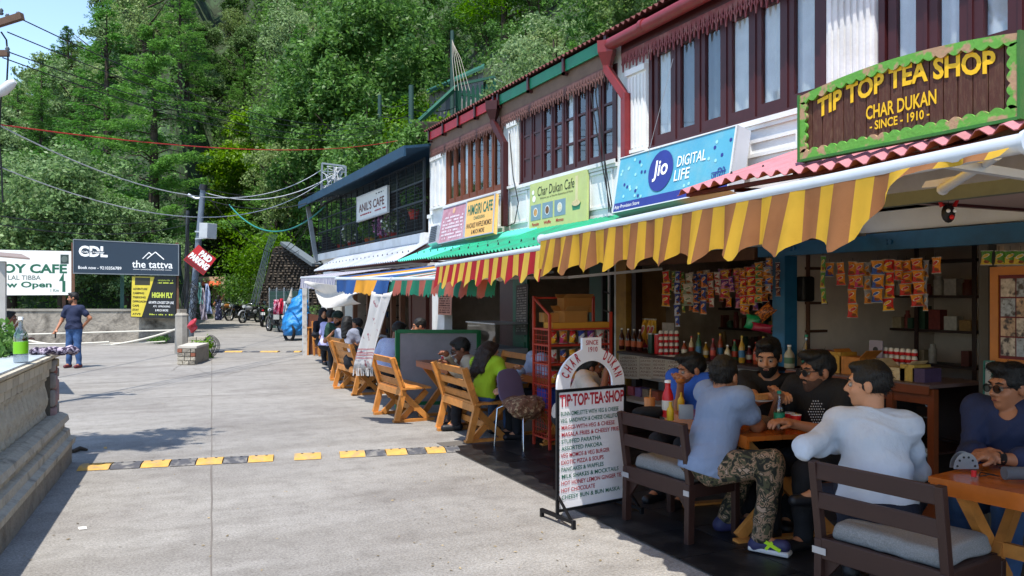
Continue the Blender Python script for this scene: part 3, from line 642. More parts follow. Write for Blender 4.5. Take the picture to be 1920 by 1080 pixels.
# curtains and room behind the panes
def curtains(b, yr, spec):
    y0, y1 = yr
    for (a, c, mat) in spec:
        ya, yb = y0+(y1-y0)*a, y0+(y1-y0)*c; n = max(6, int((yb-ya)/.03)); rows = [[Vector((XB+.052+.014*math.sin(i*1.3), ya+(yb-ya)*i/n, z)) for i in range(n+1)] for z in (Zs-.02, Zh)]
        mb = MB(); mb.grid(rows); mb.build('curtain', mat, b)
curtains(bA, winA1, [(.02, .34, MCUR), (.36, .52, MCUR), (.84, .98, MCUR), (.54, .82, MGCUR)]); curtains(bA, winA2, [(0, .3, MCUR), (.35, .62, MCUR), (.68, .98, MCUR)]); curtains(bB, winB, [(.02, .3, MGCUR), (.42, .5, MCUR)]); curtains(bC, winC, [(.6, .75, MCUR)])
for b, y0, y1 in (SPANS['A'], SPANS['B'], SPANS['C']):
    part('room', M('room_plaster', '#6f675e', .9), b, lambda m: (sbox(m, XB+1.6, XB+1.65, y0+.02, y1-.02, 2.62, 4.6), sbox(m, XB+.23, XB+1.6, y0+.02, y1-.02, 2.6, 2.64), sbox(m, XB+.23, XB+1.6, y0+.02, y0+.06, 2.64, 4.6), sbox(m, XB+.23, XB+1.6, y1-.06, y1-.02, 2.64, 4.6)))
# ---- roofs: corrugated tin rising from the eaves ----
def corr_sheet(m, y0, y1, xf, zf, xb, zb, pitch=.11, amp=.02, per=6, m_=0, th=.006):
    n = max(2, int((y1-y0)/pitch*per)); top = []; ex = Vector((xb-xf, 0, zb-zf)).normalized(); nz = Vector((-ex.z, 0, ex.x))
    if nz.z < 0: nz = -nz
    for k in range(2):
        for (x, z) in ((xf, zf), (xb, zb)):
            top.append([Vector((x, y0+(y1-y0)*i/n, z))+nz*(amp*math.sin(2*math.pi*i/per)-k*th) for i in range(n+1)])
    m.grid(top[:2], m_); m.grid(top[2:][::-1], m_); m.grid([top[0], top[2]], m_)
OVE = .14
for b, y0, y1, mat in ((bA, .0, yA1+.05, MRUST), (bB, yA1+.06, yB1, MRUST), (bC, yB1+.01, yC1-.1, MRUST)):
    part('roof', mat, b, lambda m: (corr_sheet(m, y0, y1, XB-OVE-.03, 4.83, XB+2.1, 5.75), corr_sheet(m, y0, y1, XB+4.5, 4.83, XB+2.1, 5.7)))
    part('side_wall', MWHITE, b, lambda m: (sbox(m, XB+4.0, XB+4.2, y0+.1, y1-.1, 0, 4.76), m.prism([(0, 0), (3.8, 0), (1.9, .8)], (XB+.23, y1-.12, 4.761), (1, 0, 0), (0, 0, 1), .15)))
def fascia(b, y0, y1, mat, x=XB-OVE+.02, n=4, bmat=MDM):
    part('fascia', mat, b, lambda m: sbox(m, x, x+.025, y0, y1, 4.635, 4.785)); part('soffit', M('soffit_board', '#a08a68', .8, var=.2), b, lambda m: sbox(m, x+.03, XB-.002, y0, y1, 4.705, 4.72))
    for i in range(n+1):
        yy = y0+(y1-y0)*(i+.02)/(n+.04); part('eave_bracket', bmat, b, lambda m: (sbox(m, x-.03, x-.001, yy-.025, yy+.025, 4.585, 4.805), sbox(m, x-.03, XB-.002, yy-.025, yy+.025, 4.585, 4.62)))
fascia(bB, yA1+.12, yB1-.02, MGRN, n=3); fascia(bC, yB1+.12, yC1-.3, MRED, n=4)
def lace(b, y0, y1, z, mat, x=XB-.07, drop=.17, w=.07):
    """pierced scalloped valance board under the eaves, cut tooth by tooth"""
    m = MB(); n = int((y1-y0)/w); w = (y1-y0)/n
    sbox(m, x, x+.014, y0, y1, z-.03, z)
    for i in range(n):
        c = y0+(i+.5)*w; d = drop*(1 if i % 2 else .82)
        pts = [(-.5, .0), (-.32, -.34), (-.5, -.5), (-.22, -.62), (-.1, -1), (.1, -1), (.22, -.62), (.5, -.5), (.32, -.34), (.5, .0)]
        o_ = Vector((x, c, z-.03)); poly = [(a*w*.98, q*d) for a, q in pts]
        # hole: split in two side pieces round a diamond
        L_ = [(-.5, 0), (-.32, -.34), (-.5, -.5), (-.22, -.62), (-.1, -1), (0, -1), (0, -.78), (-.13, -.55), (0, -.2), (0, 0)]
        for sg in (1, -1):
            pl_ = [(a*w*sg*.98, q*d) for a, q in L_];
            if sg == 1: pl_ = pl_
            else: pl_ = pl_[::-1]
            m.prism(pl_, o_, (0, -1, 0), (0, 0, 1), .012)
    return m.build('lace_trim', mat, b)
MLACE = M('faded_maroon_lace', '#7a3a3c', .6, var=.2, vs=12, dirt='#a58b80', da=.35, ds=9)
MLACE2 = M('dusty_lace', '#6e4a44', .7, var=.25, vs=12, dirt='#2c1916', da=.5, ds=9)
lace(bA, .5, yA1-.1, 4.525, MLACE, drop=.2); lace(bB, yA1+.1, yB1-.02, 4.46, MLACE2, drop=.18); lace(bC, yB1+.02, yC1-.2, 4.46, MLACE2, drop=.18)
[part('lace_board', M('brown_eave_board', '#6e5544', .7, var=.2), b_, lambda m: sbox(m, XB-.07, XB-.05, a, c_, 4.461, 4.7)) for b_, a, c_ in ((bB, yA1+.1, yB1-.02), (bC, yB1+.02, yC1-.2))]
part('lace_board', MDM, bA, lambda m: sbox(m, XB-.07, XB-.05, .5, yA1-.1, 4.526, 4.74))
MGUT = M('maroon_gutter', '#7e2a2c', .4, var=.14, dirt='#3b1315', da=.3, ds=5)
g_ = part('gutter', MGUT, bA, lambda m: (m.cyl((XB-OVE-.03, .0, 4.67), (XB-OVE-.03, yA1+.02, 4.65), .075, .075, 14), [m.cyl((XB-OVE-.03, y, 4.66), (XB-OVE-.03, y+.07, 4.66), .083, .083, 14) for y in np.arange(1.2, yA1, 1.25)]))
def downspout(b, y, xg, z0, mat, y2):
    def f(m):
        m.lathe([(.14, .16), (.13, .02), (.06, -.13), (.05, -.2)], (xg, y, 4.54), 4, smooth=False)
        m.bar((xg, y, 4.38), (XB-.09, y2, 3.98), .085); m.bar((XB-.09, y2, 4.02), (XB-.09, y2, z0), .085)
    part('downspout', mat, b, f)
downspout(bA, yA1+.06, XB-OVE-.03, 2.72, MGUT, Y(1173, XB-.09)); downspout(bB, yB1+.06, XB-OVE-.03, 2.7, MDM, Y(946, XB-.09))
# ---- ground floor: openings between piers, shop rooms behind ----
MG_GR = M('green_shop_door', '#0c3f2c', .5, var=.15, dirt='#06241a', da=.4, ds=5); MBLUE = M('blue_post_paint', '#1f5f86', .5, var=.15, dirt='#123a52', da=.5, ds=4)
MYEL = M('yellow_post_paint', '#8f6a1e', .6, var=.2, dirt='#3d2c10', da=.5, ds=5)
MPINKW = M('pinkish_ceiling', '#a08c84', .8, var=.06)
XI = 8.3
def shop_room(b, y0, y1, xb=XI, mw=None, zc=2.3):
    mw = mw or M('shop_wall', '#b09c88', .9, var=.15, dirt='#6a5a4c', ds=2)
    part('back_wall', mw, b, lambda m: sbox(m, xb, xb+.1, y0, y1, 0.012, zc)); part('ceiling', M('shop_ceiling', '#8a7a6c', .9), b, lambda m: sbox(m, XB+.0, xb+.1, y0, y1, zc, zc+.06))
    [part('partition_wall', mw, b, lambda m: sbox(m, XB+.05, xb, q, q+.06, 0.012, zc)) for q in (y0, y1-.06)]
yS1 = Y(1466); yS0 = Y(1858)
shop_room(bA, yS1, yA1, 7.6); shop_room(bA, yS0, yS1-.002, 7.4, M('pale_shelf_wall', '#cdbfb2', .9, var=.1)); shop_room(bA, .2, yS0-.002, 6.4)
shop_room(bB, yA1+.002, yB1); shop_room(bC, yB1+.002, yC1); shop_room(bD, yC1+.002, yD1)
part('beam_wall', MWHITE, bA, lambda m: sbox(m, XB, XB+.2, .2, yA1, 2.14, Z1)); part('beam_wall', MWHITE, bB, lambda m: sbox(m, XB, XB+.2, yA1+.002, yB1, 2.14, Z1)); part('beam_wall', MWHITE, bC, lambda m: sbox(m, XB, XB+.2, yB1+.002, yC1, 2.2, Z1))
part('blue_beam', MBLUE, bA, lambda m: (sbox(m, XB-.06, XB-.001, .2, Y(1430), 1.99, 2.125), [m.cyl((XB-.075, y, 2.05), (XB-.06, y, 2.05), .02, .02, 8) for y in (Y(1492), Y(1499), Y(1570), Y(1577), Y(1672), Y(1680))]))
part('blue_post', MBLUE, bA, lambda m: sbox(m, XB-.05, XB+.1, Y(1479), Y(1456), .012, 1.99))
part('grey_partition', M('grey_board', '#4a4742', .8, var=.1), bA, lambda m: sbox(m, XB-.04, XB+.1, Y(1860), Y(1842), .012, 1.99))
part('brown_beam', M('old_brown_beam', '#5f3f28', .7, var=.25, dirt='#2f1e13', da=.5, ds=4), bA, lambda m: sbox(m, XB-.07, XB-.001, Y(1425), Y(1185), 1.97, 2.08))
part('yellow_post', MYEL, bA, lambda m: sbox(m, XB-.07, XB+.06, Y(1183), Y(1164), .012, 2.13)); part('wooden_post', MDW, bA, lambda m: sbox(m, XB-.03, XB+.06, Y(1196), Y(1188), .012, 1.97))
# building B ground floor
part('green_pier', MG_GR, bB, lambda m: sbox(m, XB-.04, XB+.15, Y(1136), Y(1110), .012, 2.14)); 
def louvre(m, y0, y1, z0, z1):
    sbox(m, XB-.10, XB-.05, y0, y0+.03, z0, z1); sbox(m, XB-.10, XB-.05, y1-.03, y1, z0, z1)
    n = 9
    for i in range(n+1): zz = z0+(z1-z0)*i/n; m.bar((XB-.075, y0+.03, zz), (XB-.075, y1-.03, zz+.04), .03, .012)
part('ladder_frame', MBLACK, bB, lambda m: louvre(m, Y(1158), Y(1140), .02, 2.1))
part('white_pier', MWHITE, bB, lambda m: sbox(m, XB+.0, XB+.14, Y(1140)+.01, Y(1160), .012, 2.14))
part('brown_door', MDM, bB, lambda m: (sbox(m, XB+.02, XB+.08, Y(965), Y(935), .012, 2.0), sbox(m, XB+.0, XB+.02, Y(965), Y(962), .012, 2.0)))
part('green_door', M('green_panel_door', '#155a3f', .45, var=.15), bB, lambda m: (sbox(m, XB-.06, XB-.02, Y(995), Y(968), .012, 2.0), [sbox(m, XB-.075, XB-.0605, Y(992), Y(971), z, z+.36) for z in (.12, .56, 1.0, 1.45)]))
# building C and D ground floor
part('white_pier', MWHITE, bC, lambda m: sbox(m, XB-.02, XB+.14, Y(835), Y(812), .012, 2.2))
part('door_panel', MDM, bC, lambda m: sbox(m, XB, XB+.06, Y(812)+.01, Y(806), .012, 2.2))
part('wooden_door', M('reddish_door', '#4e2419', .5, var=.2, bump=.1), bD, lambda m: (sbox(m, XB, XB+.06, Y(800), Y(770), .012, 2.2), sbox(m, XB-.02, XB-.001, Y(800), Y(797), .012, 2.2), sbox(m, XB-.02, XB-.001, Y(772), Y(768), .012, 2.2)))
[part('door_frame', M('brown_frame', '#6b4630', .6, var=.2), bD, lambda m: sbox(m, XB-.03, XB+.08, Y(u)-.05, Y(u)+.05, .012, 2.2)) for u in (752, 735, 716, 690, 664)]
part('beam_wall', MWHITE, bD, lambda m: sbox(m, XB, XB+.2, yC1+.002, yD1, 2.2, 2.66))
part('white_post', M('flaking_white_post', '#c7c4bd', .8, var=.1, dirt='#4d2f25', da=.7, ds=6), bD, lambda m: sbox(m, 4.2, 4.3, 21.6, 21.72, 0, 2.1)); part('end_post', MWHITE, bD, lambda m: sbox(m, XB, XB+.12, yD1-.2, yD1, 0, 2.6))
[part('pale_shopfront', M('pale_cupboard', '#b4b0a4', .7, var=.1), bD, lambda m: sbox(m, XB+.1, XB+.14, Y(a), Y(b_), .012, 2.0)) for a, b_ in ((655, 640), (632, 618))]
part('sloping_counter', M('brown_counter', '#6a4436', .6, var=.2), bD, lambda m: m.prism([(0, 0), (1.3, 0), (1.3, .85), (0, 1.1)], (4.35, 21.7, .012), (1, 0, 0), (0, 0, 1), .08))
# deck and caged veranda of the last house
part('deck', MWHITE, bD, lambda m: sbox(m, XB-.12, XB+3, yC1+.004, yD1, 2.66, 2.86))
MBF = M('blue_roof_edge', '#1b3f57', .6, var=.15, dirt='#0e2230', da=.4); MCAGE = M('cage_steel', '#20262c', .5)
part('roof_edge', MBF, bD, lambda m: sbox(m, XB-.62, XB-.58, yC1-.25, yD1+.5, 4.3, 4.5)); part('roof', MBF, bD, lambda m: m.prism([(0, 0), (4.2, 0), (4.2, .75), (0, .1)], (XB-.6, yD1+.5, 4.4), (1, 0, 0), (0, 0, 1), yD1-yC1+.75) if False else m.add([Vector((XB-.575, yC1-.25, 4.45)), Vector((XB-.575, yD1+.5, 4.45)), Vector((XB+4, yD1+.5, 5.2)), Vector((XB+4, yC1-.25, 5.2)), Vector((XB-.575, yC1-.25, 4.5)), Vector((XB-.575, yD1+.5, 4.5)), Vector((XB+4, yD1+.5, 5.25)), Vector((XB+4, yC1-.25, 5.25))], [(0,1,2,3),(7,6,5,4),(0,4,5,1),(1,5,6,2),(2,6,7,3),(3,7,4,0)]))
part('veranda_back_wall', M('veranda_wall', '#3c332d', .9, var=.3), bD, lambda m: (sbox(m, XB+1.5, XB+1.6, yC1, yD1, 2.86, 4.6), sbox(m, XB+.0, XB+1.5, yD1-.1, yD1, 2.86, 3.4)))
n = 17
for i in range(n+1):
    yy = yC1+.05+(yD1-yC1-.1)*i/n; part('cage_post', MCAGE, bD, lambda m: m.bar((XB-.1, yy, 2.86), (XB-.1, yy, 4.35), .045 if i % 3 == 0 else .022))
part('cage_rail', MCAGE, bD, lambda m: [m.bar((XB-.1, yC1, z), (XB-.1, yD1, z), .035) for z in (2.9, 3.5, 3.9, 4.32)])
def mesh_(m):
    for z in np.arange(2.92, 4.34, .075): m.bar((XB-.115, yC1+.02, z), (XB-.115, yD1, z), .006)
    for y in np.arange(yC1+.1, yD1, .1): m.bar((XB-.115, y, 2.9), (XB-.115, y, 4.34), .006)
o = part('wire_mesh', MCAGE, bD, mesh_); o['kind'] = 'stuff'
part('corner_post', M('pale_corner_post', '#8a8f92', .7, dirt='#4b4b49', ds=3), bD, lambda m: m.bar((XB-.15, yD1+.02, 2.6), (XB-.35, yD1+.35, 4.35), .12))
# flowers in pots behind the cage
MTER = M('red_pot', '#b5341f', .6); MPINK = M('pink_petal', '#cf8fc0', .6, iso=.3); 
fl = [(776, 'bright red', MTER, LM['deep']), (738, 'white', M('white_petal', '#d8d8cf', .6), LM['olive']), (720, 'pink', MPINK, MPINK), (700, 'yellow', M('yellow_pot', '#c39a2c', .6), LM['deep']), (692, 'orange', M('orange_pot', '#d0602a', .6), LM['bright']), (660, 'white', M('white_petal2', '#d8d8cf', .6), LM['olive']), (640, 'red', MTER, LM['deep'])]
for i, (u, c_, mp_, mf_) in enumerate(fl):
    x = XB+.15; y = Y(u, x); t = thing('potted_plant', {0: 'plant in a red hanging pot at the right end of the cage', 1: 'white flowering pot plant beside the pink one behind the cage', 2: 'pot plant covered in pink blossoms behind the cage', 3: 'plant in a yellow pot left of the pink blossoms', 4: 'plant in a small orange pot below the cafe sign', 5: 'white flowering plant left of the cafe sign', 6: 'plant in a red pot near the far end of the cage'}[i], 'plant', (x, y, 2.86))
    zb = 2.86 if i else 3.25
    part('pot', mp_ if i not in (1, 2, 5) else MTER, t, lambda m: m.lathe([(.08, 0), (.13, .2), (.14, .2), (.12, .19)], (x, y, zb), 12))
    rg = np.random.default_rng(i); nn = 500; dr = rdir(rg, nn); C = dr*rg.uniform(.1, .3, (nn, 1))+np.array([0, 0, .42+zb-2.86]); nm = rdir(rg, nn); link('foliage', quads_mesh('foliage', C, nm, rdir(rg, nn), .09, .05, mf_), t)
    if i in (1, 5): C = rdir(rg, 60)*.28+np.array([0, 0, .45]); link('blossom', quads_mesh('blossom', C, rdir(rg, 60), rdir(rg, 60), .07, .07, mp_), t)
# split air conditioner vent unit between cage and sign
ac = thing('vent_unit', 'grey louvred unit standing between the caged veranda and the pink menu panel', 'vent', W(812, 452, 5.0))
c = [W(808, 425, 5.1), W(822, 421, 5.1), W(802, 458, 4.85), W(818, 454, 4.85)]
part('casing', MSTEEL, ac, lambda m: on_board(m, c, 0, 1, 0, 1, 0, th=.12))
for i in range(9): part('slat', M('vent_slat', '#41464b', .5), ac, lambda m: on_board(m, c, .12, .88, .07+i*.1, .12+i*.1, .01, th=.008))
# ---- tin roofs over the shopfronts ----
MGT = M('green_tin', '#128f68', .5, var=.2, dirt='#3a5a4c', da=.75, ds=2.5); MTT = M('teal_tin', '#4fc6ab', .5, var=.12, dirt='#1f6a58', da=.5, ds=2); MWT = M('pale_tin', '#b9bec6', .45, .3, var=.12, dirt='#7a7f8a', da=.6, ds=1.5); MPT = M('pink_tin', '#b8747c', .6, var=.2, dirt='#6a4a48', da=.7, ds=3)
def canopy(name, label, mat, y0, y1, xf, zf, xb, zb, pitch=.11, nails=True, warp=None, amp=.018):
    t = thing(name, label, 'canopy', (xf, (y0+y1)/2, zf)); m = MB(); corr_sheet(m, y0, y1, xf, zf, xb, zb, pitch, amp)
    if warp: m.v = [warp(Vector(p)) for p in m.v]
    m.build('tin_sheet', mat, t); part('support_rafter', MRUST, t, lambda m: [m.bar((xf+.12, yy, zf-.05+(zb-zf)*.12/(xb-xf)), (xb-.02, yy, zb-.06), .04) for yy in np.arange(y0+.2, y1, 1.1)]); part('batten', MRUST, t, lambda m: m.bar((xf+.12, y0, zf-.02), (xf+.12, y1, zf-.02), .04, .03))
    part('support_post', MRUST, t, lambda m: [m.bar((XB-.02, yy, zb-.4), (xf+.35, yy, zf+.0), .03) for yy in (y0+.3, y1-.3)])
    part('nail', MBLACK, t, lambda m: [m.cyl((xf+.3, yy, zf+(zb-zf)*.3/(xb-xf)+.01), (xf+.3, yy, zf+(zb-zf)*.3/(xb-xf)+.045), .014, .006, 6) for yy in np.arange(y0+.15, y1, .35)])
    return t
canopy('tin_canopy', 'bright green corrugated tin canopy above the red and yellow awning', MGT, Y(1150, 4.2), Y(800, 4.2), 4.2, 2.19, XB-.02, 2.6)
canopy('tin_canopy', 'pale teal corrugated tin canopy below the two menu signs', MTT, Y(905, 4.45), Y(745, 4.45), 4.45, 2.24, XB-.02, 2.62)
canopy('tin_canopy', 'long grey white corrugated tin canopy below the caged veranda', MWT, Y(742, 4.6), Y(588, 4.6), 4.6, 2.27, XB-.13, 2.66, .16)
canopy('tin_canopy', 'faded pink corrugated tin canopy under the brown wooden shop sign', MPT, .6, Y(1268, 4.0), 4.0, 2.47, XB-.02, 2.93, .13, warp=lambda p: p+Vector((0, 0, .02*math.sin(p.y*3.1)*max(0, (5.4-p.x)/1.4))), amp=.022)
# ceiling boards behind the awnings
part('canopy_ceiling', MPINKW, bA, lambda m: sbox(m, 3.62, XB-.07, .2, Y(1655, 3.62), 2.135, 2.15)); part('canopy_ceiling_edge', M('mossy_edge', '#5f6456', .8, var=.25, dirt='#34382e', ds=6), bA, lambda m: sbox(m, 3.56, 3.615, .2, Y(1650, 3.58), 2.10, 2.165))
part('ceiling_batten', MDM, bA, lambda m: sbox(m, 3.62, XB-.08, Y(1876, 4.4), Y(1873, 4.4), 2.12, 2.1345))
part('canopy_ceiling', M('grey_canopy_board', '#6e6a64', .8, var=.15, dirt='#3a3733', ds=2), bA, lambda m: sbox(m, 4.3, XB-.08, Y(1440, 4.3), Y(1150, 4.3), 2.11, 2.13))
# ================= AWNINGS =================
def cloth(key, col, tr=.35, **k): return M(key, col, .85, var=.1, vs=5, trans=tr, bump=.2, bs=120, **k)
CY = cloth('awning_yellow', '#e8bc40', .6, dirt='#b98a1e', da=.3, ds=4); CB = cloth('awning_tan', '#a57046', .55, dirt='#7a4a2a', da=.4, ds=4)
CR_ = cloth('awning_red', '#a81c26', .35); CYR = cloth('awning_pale_yellow', '#dcb84a', .4); CBL = cloth('awning_blue', '#28538f', .3, dirt='#6f7f9a', da=.3, ds=3); COR = cloth('awning_orange', '#dd9a2e', .35); CGR = cloth('awning_green', '#1c7358', .3); CBR = cloth('awning_brick', '#a8594a', .3); CWH = cloth('awning_white', '#d8d6d4', .4); CPU = cloth('awning_mauve', '#8a87a8', .3)
MTUBE = M('white_awning_tube', '#c4c8cc', .4, .2, var=.08, dirt='#8c8f92', da=.3, ds=6)
def awning(label, A, B, zb, xb, cols, stripe, drop, lam, wavy=.02, topcols=None, topstripe=None, r=.028, taper=None, seed=1, notch=.2, fray=0., sag=.0, xb2=None):
    t = thing('striped_awning', label, 'awning', A.lerp(B, .5)); rg = random.Random(seed)
    L_ = (B-A).length; ex = (B-A)/L_; nx = Vector((ex.y, -ex.x, 0)).normalized()
    if nx.x > 0: nx = -nx
    n = int(L_/.022); K = 7; rows = []
    ph = [rg.uniform(0, 6.28) for _ in range(6)]
    for k in range(K+1):
        row = []
        for j in range(n+1):
            s = L_*j/n; f = k/K; sc = abs(math.sin(math.pi*s/lam+ph[0])); d = drop*(1-notch*sc)
            if taper: d *= max(.12, min(1, taper(s)))
            w = wavy*f*(math.sin(2*math.pi*s/lam+2*ph[0]+math.pi/2)+.5*math.sin(2*math.pi*s/(lam*.43)+ph[1])+.6*math.sin(s*2.1+ph[2]))
            zz = -d*f-(fray*rg.random() if k == K else 0)
            row.append(A+ex*(s+.008*math.sin(s*9+ph[3])*f)+nx*(r*.8+w+.03*f)+Vector((0, 0, zz-r*.3)))
        rows.append(row)
    jit = [rg.uniform(-.12, .12) for _ in range(200)]; mb = MB(); mb.grid(rows, mf=lambda i, j: int(L_*j/n/stripe+jit[int(L_*j/n/stripe) % 200]) % len(cols)); mb.build('valance', cols, t)
    part('front_tube', MTUBE, t, lambda m: (m.cyl(A-ex*.03, B+ex*.03, r, r, 14), m.cyl(A-ex*.045, A-ex*.03, r*1.25, r*1.25, 14), m.cyl(B+ex*.03, B+ex*.045, r*1.25, r*1.25, 14)))
    tc = topcols or cols; ts = topstripe or stripe; n2 = int(L_/.05); rows = []
    for k in range(9):
        f = k/8; row = []
        for j in range(n2+1):
            s = L_*j/n2; a = A+ex*s+Vector((0, 0, r)); b_ = Vector((xb, a.y+(0 if xb2 is None else xb2), zb)); p = a.lerp(b_, f)
            row.append(p+Vector((0, 0, -sag*math.sin(math.pi*f)*(1+.4*math.sin(s*3+ph[4])))))
        rows.append(row)
    mb = MB(); mb.grid(rows, mf=lambda i, j: int(L_*j/n2/ts) % len(tc)); mb.build('canvas_top', tc, t)
    for q in (.08, .92):
        a = A+ex*(L_*q); part('folding_arm', MTUBE, t, lambda m: (m.bar(a, Vector(((a.x+xb)/2, a.y+.25, a.z+.02)), .03), m.bar(Vector(((a.x+xb)/2, a.y+.25, a.z+.02)), Vector((xb, a.y, a.z+.12)), .03)))
    return t, A, ex
YA = W(1020, 448, 2.68); YB_ = W(1905, 271, 2.33); Lq = (YB_-YA).length
awning('big yellow and tan striped awning with a wavy valance over the tea shop', YA, YB_, 2.63, XB-.01, [CY, CB], .088, .275, .31, .024, taper=lambda s: 1.05 if s < Lq*.84 else (1.05-(s-Lq*.84)/(Lq*.07) if s < Lq*.91 else .1), seed=4, r=.03, notch=.26)
t = thing('loose_awning_arm', 'white folding arm hanging down from the right end of the yellow awning', 'awning arm', W(1765, 357, 2.75)); part('arm', MTUBE, t, lambda m: (m.cyl(W(1870, 292, 2.6), W(1768, 355, 2.95), .016, .02, 10), m.ball(W(1768, 355, 2.95), .024, 8)))
part('torn_cloth', CWH, t, lambda m: m.grid([[W(1735, 340, 2.95), W(1760, 336, 2.95), W(1790, 330, 2.9)], [W(1728, 352, 2.97), W(1755, 350, 3.0), W(1778, 345, 2.95)]]))
awning('red and yellow striped awning with a pointed scalloped valance', W(823, 498, 2.95), W(1024, 465, 2.8), 2.3, XB-.05, [CR_, CYR], .11, .25, .33, .012, seed=2, notch=.3)
ga = W(735, 524, 3.1); gb = W(935, 521, 3.25)
awning('green and brick red striped awning with a ragged valance', ga, gb, 2.2, XB-.05, [CGR, CBR], .2, .17, .5, .015, seed=3, fray=.05, notch=.12, topcols=[CGR, CBR, CWH], topstripe=.2)
awning('blue and orange striped awning with a drooping valance', W(634, 523, 2.85), W(733, 524, 3.08), 2.26, XB-.05, [CBL, COR, CBL], .78, .19, .8, .03, seed=5, fray=.03, notch=.1, topcols=[CBL, COR, CWH, CBL], topstripe=.4, sag=.03)
awning('small mauve and white striped awning at the far end of the row', W(566, 521, 3.75), W(632, 520, 3.55), 2.25, XB-.1, [CPU, CWH], .07, .24, .6, .01, seed=6, notch=.05)
# the loose white cloth blowing at the far awning
rows = []
for i in range(9):
    f = i/8; a = W(576+f*96, 527+16*f, 3.5-.35*f); b_ = W(580+92*f, 527+48*math.sin(min(1, f*2.1)*1.57)*(1-.55*f)+14*f+8, 3.35-.35*f); rows.append([a.lerp(b_, k/6)+Vector((-.1*math.sin(k*.9+f*5), 0, .02*math.sin(k*1.7+f*3))) for k in range(7)])
mb = MB(); mb.grid(rows); o = mb.build('white_cloth', cloth('white_sheet', '#e4e0da', .5), None, th=.002, sub=1); tag(o, 'white cloth sheet blowing below the mauve striped awning', 'cloth')
# hanging embroidered scarf
def scarf_mat():
    m = M('printed_scarf', '#dcd8d4', .85, var=.05, trans=.35, col2='#b06a72', cs2=7, ct=.66, cw=.03); return m
tl, tr_, bl, br = W(697, 546, 2.72), W(733, 546, 2.80), W(663, 690, 2.64), W(698, 690, 2.72); rows = []
for i in range(15):
    f = i/14; rows.append([tl.lerp(bl, f).lerp(tr_.lerp(br, f), k/8)+Vector((.03*math.sin(k*1.9+f*3), .02*math.sin(k*1.3), -.02*abs(math.sin(k*1.57))*(i == 14)-.04*(i == 0)*math.sin(k*.39))) for k in range(9)])
t = thing('hanging_scarf', 'white scarf with a faint red pattern hanging from the blue awning', 'scarf', bl); mb = MB(); mb.grid(rows); mb.build('scarf_cloth', scarf_mat(), t, th=.003)
part('border_stripe', M('scarf_red', '#a8525c', .8), t, lambda m: [m.grid([[tl.lerp(bl, f+q).lerp(tr_.lerp(br, f+q), k/8)+Vector((.03*math.sin(k*1.9+f*3)-.006, .02*math.sin(k*1.3), 0)) for k in range(9)] for q in (0, .012)]) for f in (.74, .79, .82, .86)])
part('fringe', CWH, t, lambda m: [m.bar(bl.lerp(br, k/16), bl.lerp(br, k/16)+Vector((rnd.uniform(-.02, .02), rnd.uniform(-.02, .02), -.1)), .008) for k in range(17)])
# ================= SIGNS =================
MSIGNB = M('sign_back', '#55585c', .6)
def board(name, label, c, mat, th=.04, frame=None, fw=.02, cat='sign', group=None, back=None):
    t = thing(name, label, cat, c[2].lerp(c[3], .5), 0, group); n = (c[1]-c[0]).cross(c[0]-c[2]).normalized()
    fr = [c[2], c[3], c[1], c[0]]; bk = [p-n*th for p in fr]
    part('panel', mat, t, lambda m: m.add(fr+bk, [(0,1,2,3),(7,6,5,4),(0,4,5,1),(1,5,6,2),(2,6,7,3),(3,7,4,0)]))
    if frame:
        w = fw/(c[1]-c[0]).length; h = fw/(c[0]-c[2]).length
        for (s0, s1, t0, t1) in ((0, 1, 0, h), (0, 1, 1-h, 1), (0, w, h, 1-h), (1-w, 1, h, 1-h)): part('frame', frame, t, lambda m: on_board(m, c, s0, s1, t0, t1, .012, th=.03))
    return t
def scrib(m, c, s0, s1, t0, t1, rows_, off=.004, seed=1, gap=.35, dens=.75):
    r = random.Random(seed)
    for i in range(rows_):
        a = t0+(t1-t0)*i/rows_; b_ = a+(t1-t0)/rows_*(1-gap); s = s0
        while s < s1-.01:
            w = r.uniform(.02, .07)*(s1-s0)/.8
            if r.random() < dens: on_board(m, c, s, min(s1, s+w*.7), a+(b_-a)*r.uniform(0, .3), b_, off, th=.001)
            s += w
TY = M('sign_yellow_paint', '#e8b814', .5, var=.06); TBK = M('ink_black', '#17171a', .6); TWH = M('print_white', '#e6e6e4', .6); TRD = M('print_red', '#a3182c', .6); TGR = M('print_green', '#12604c', .6)
# -- brown wooden tea shop sign --
xs = 4.1; yl, yr = Y(1504, xs), Y(1914, xs); zb0, zt0 = 2.55, 2.975
t = thing('shop_sign', 'big brown plank sign with a peeling green scalloped frame and yellow lettering', 'sign', (xs, (yl+yr)/2, zb0)); Ls = yl-yr
MPK = M('sign_plank', '#4e2a1e', .65, var=.15, vs=10, bump=.3, bs=40, orand=.1, dirt='#8a7255', da=.3, ds=12, stretch=(1, 6, 1)); MPG = M('peeling_green', '#5f9e3c', .6, var=.15, vs=9, bump=.6, bs=20, col2='#a58466', cs2=9, ct=.56, cw=.04); MPGD = M('green_edge', '#2f6b2a', .6, dirt='#6a5a44', da=.4)
def arch(s): return .062*(1-((s/Ls)*2-1)**2)
npk = 17
for i in range(npk):
    s0 = Ls*(i+.02)/npk+(.004); s1 = Ls*(i+.98)/npk; zz = zt0+min(arch(s0), arch(s1))-.01
    part('plank', MPK, t, lambda m: m.box((xs, yl-s0, zb0+.01), (xs+.025+.004*(i % 2), yl-s1, zz)))
part('backing_board', MPK, t, lambda m: m.box((xs+.03, yl-.01, zb0+.01), (xs+.04, yr+.01, zt0)))
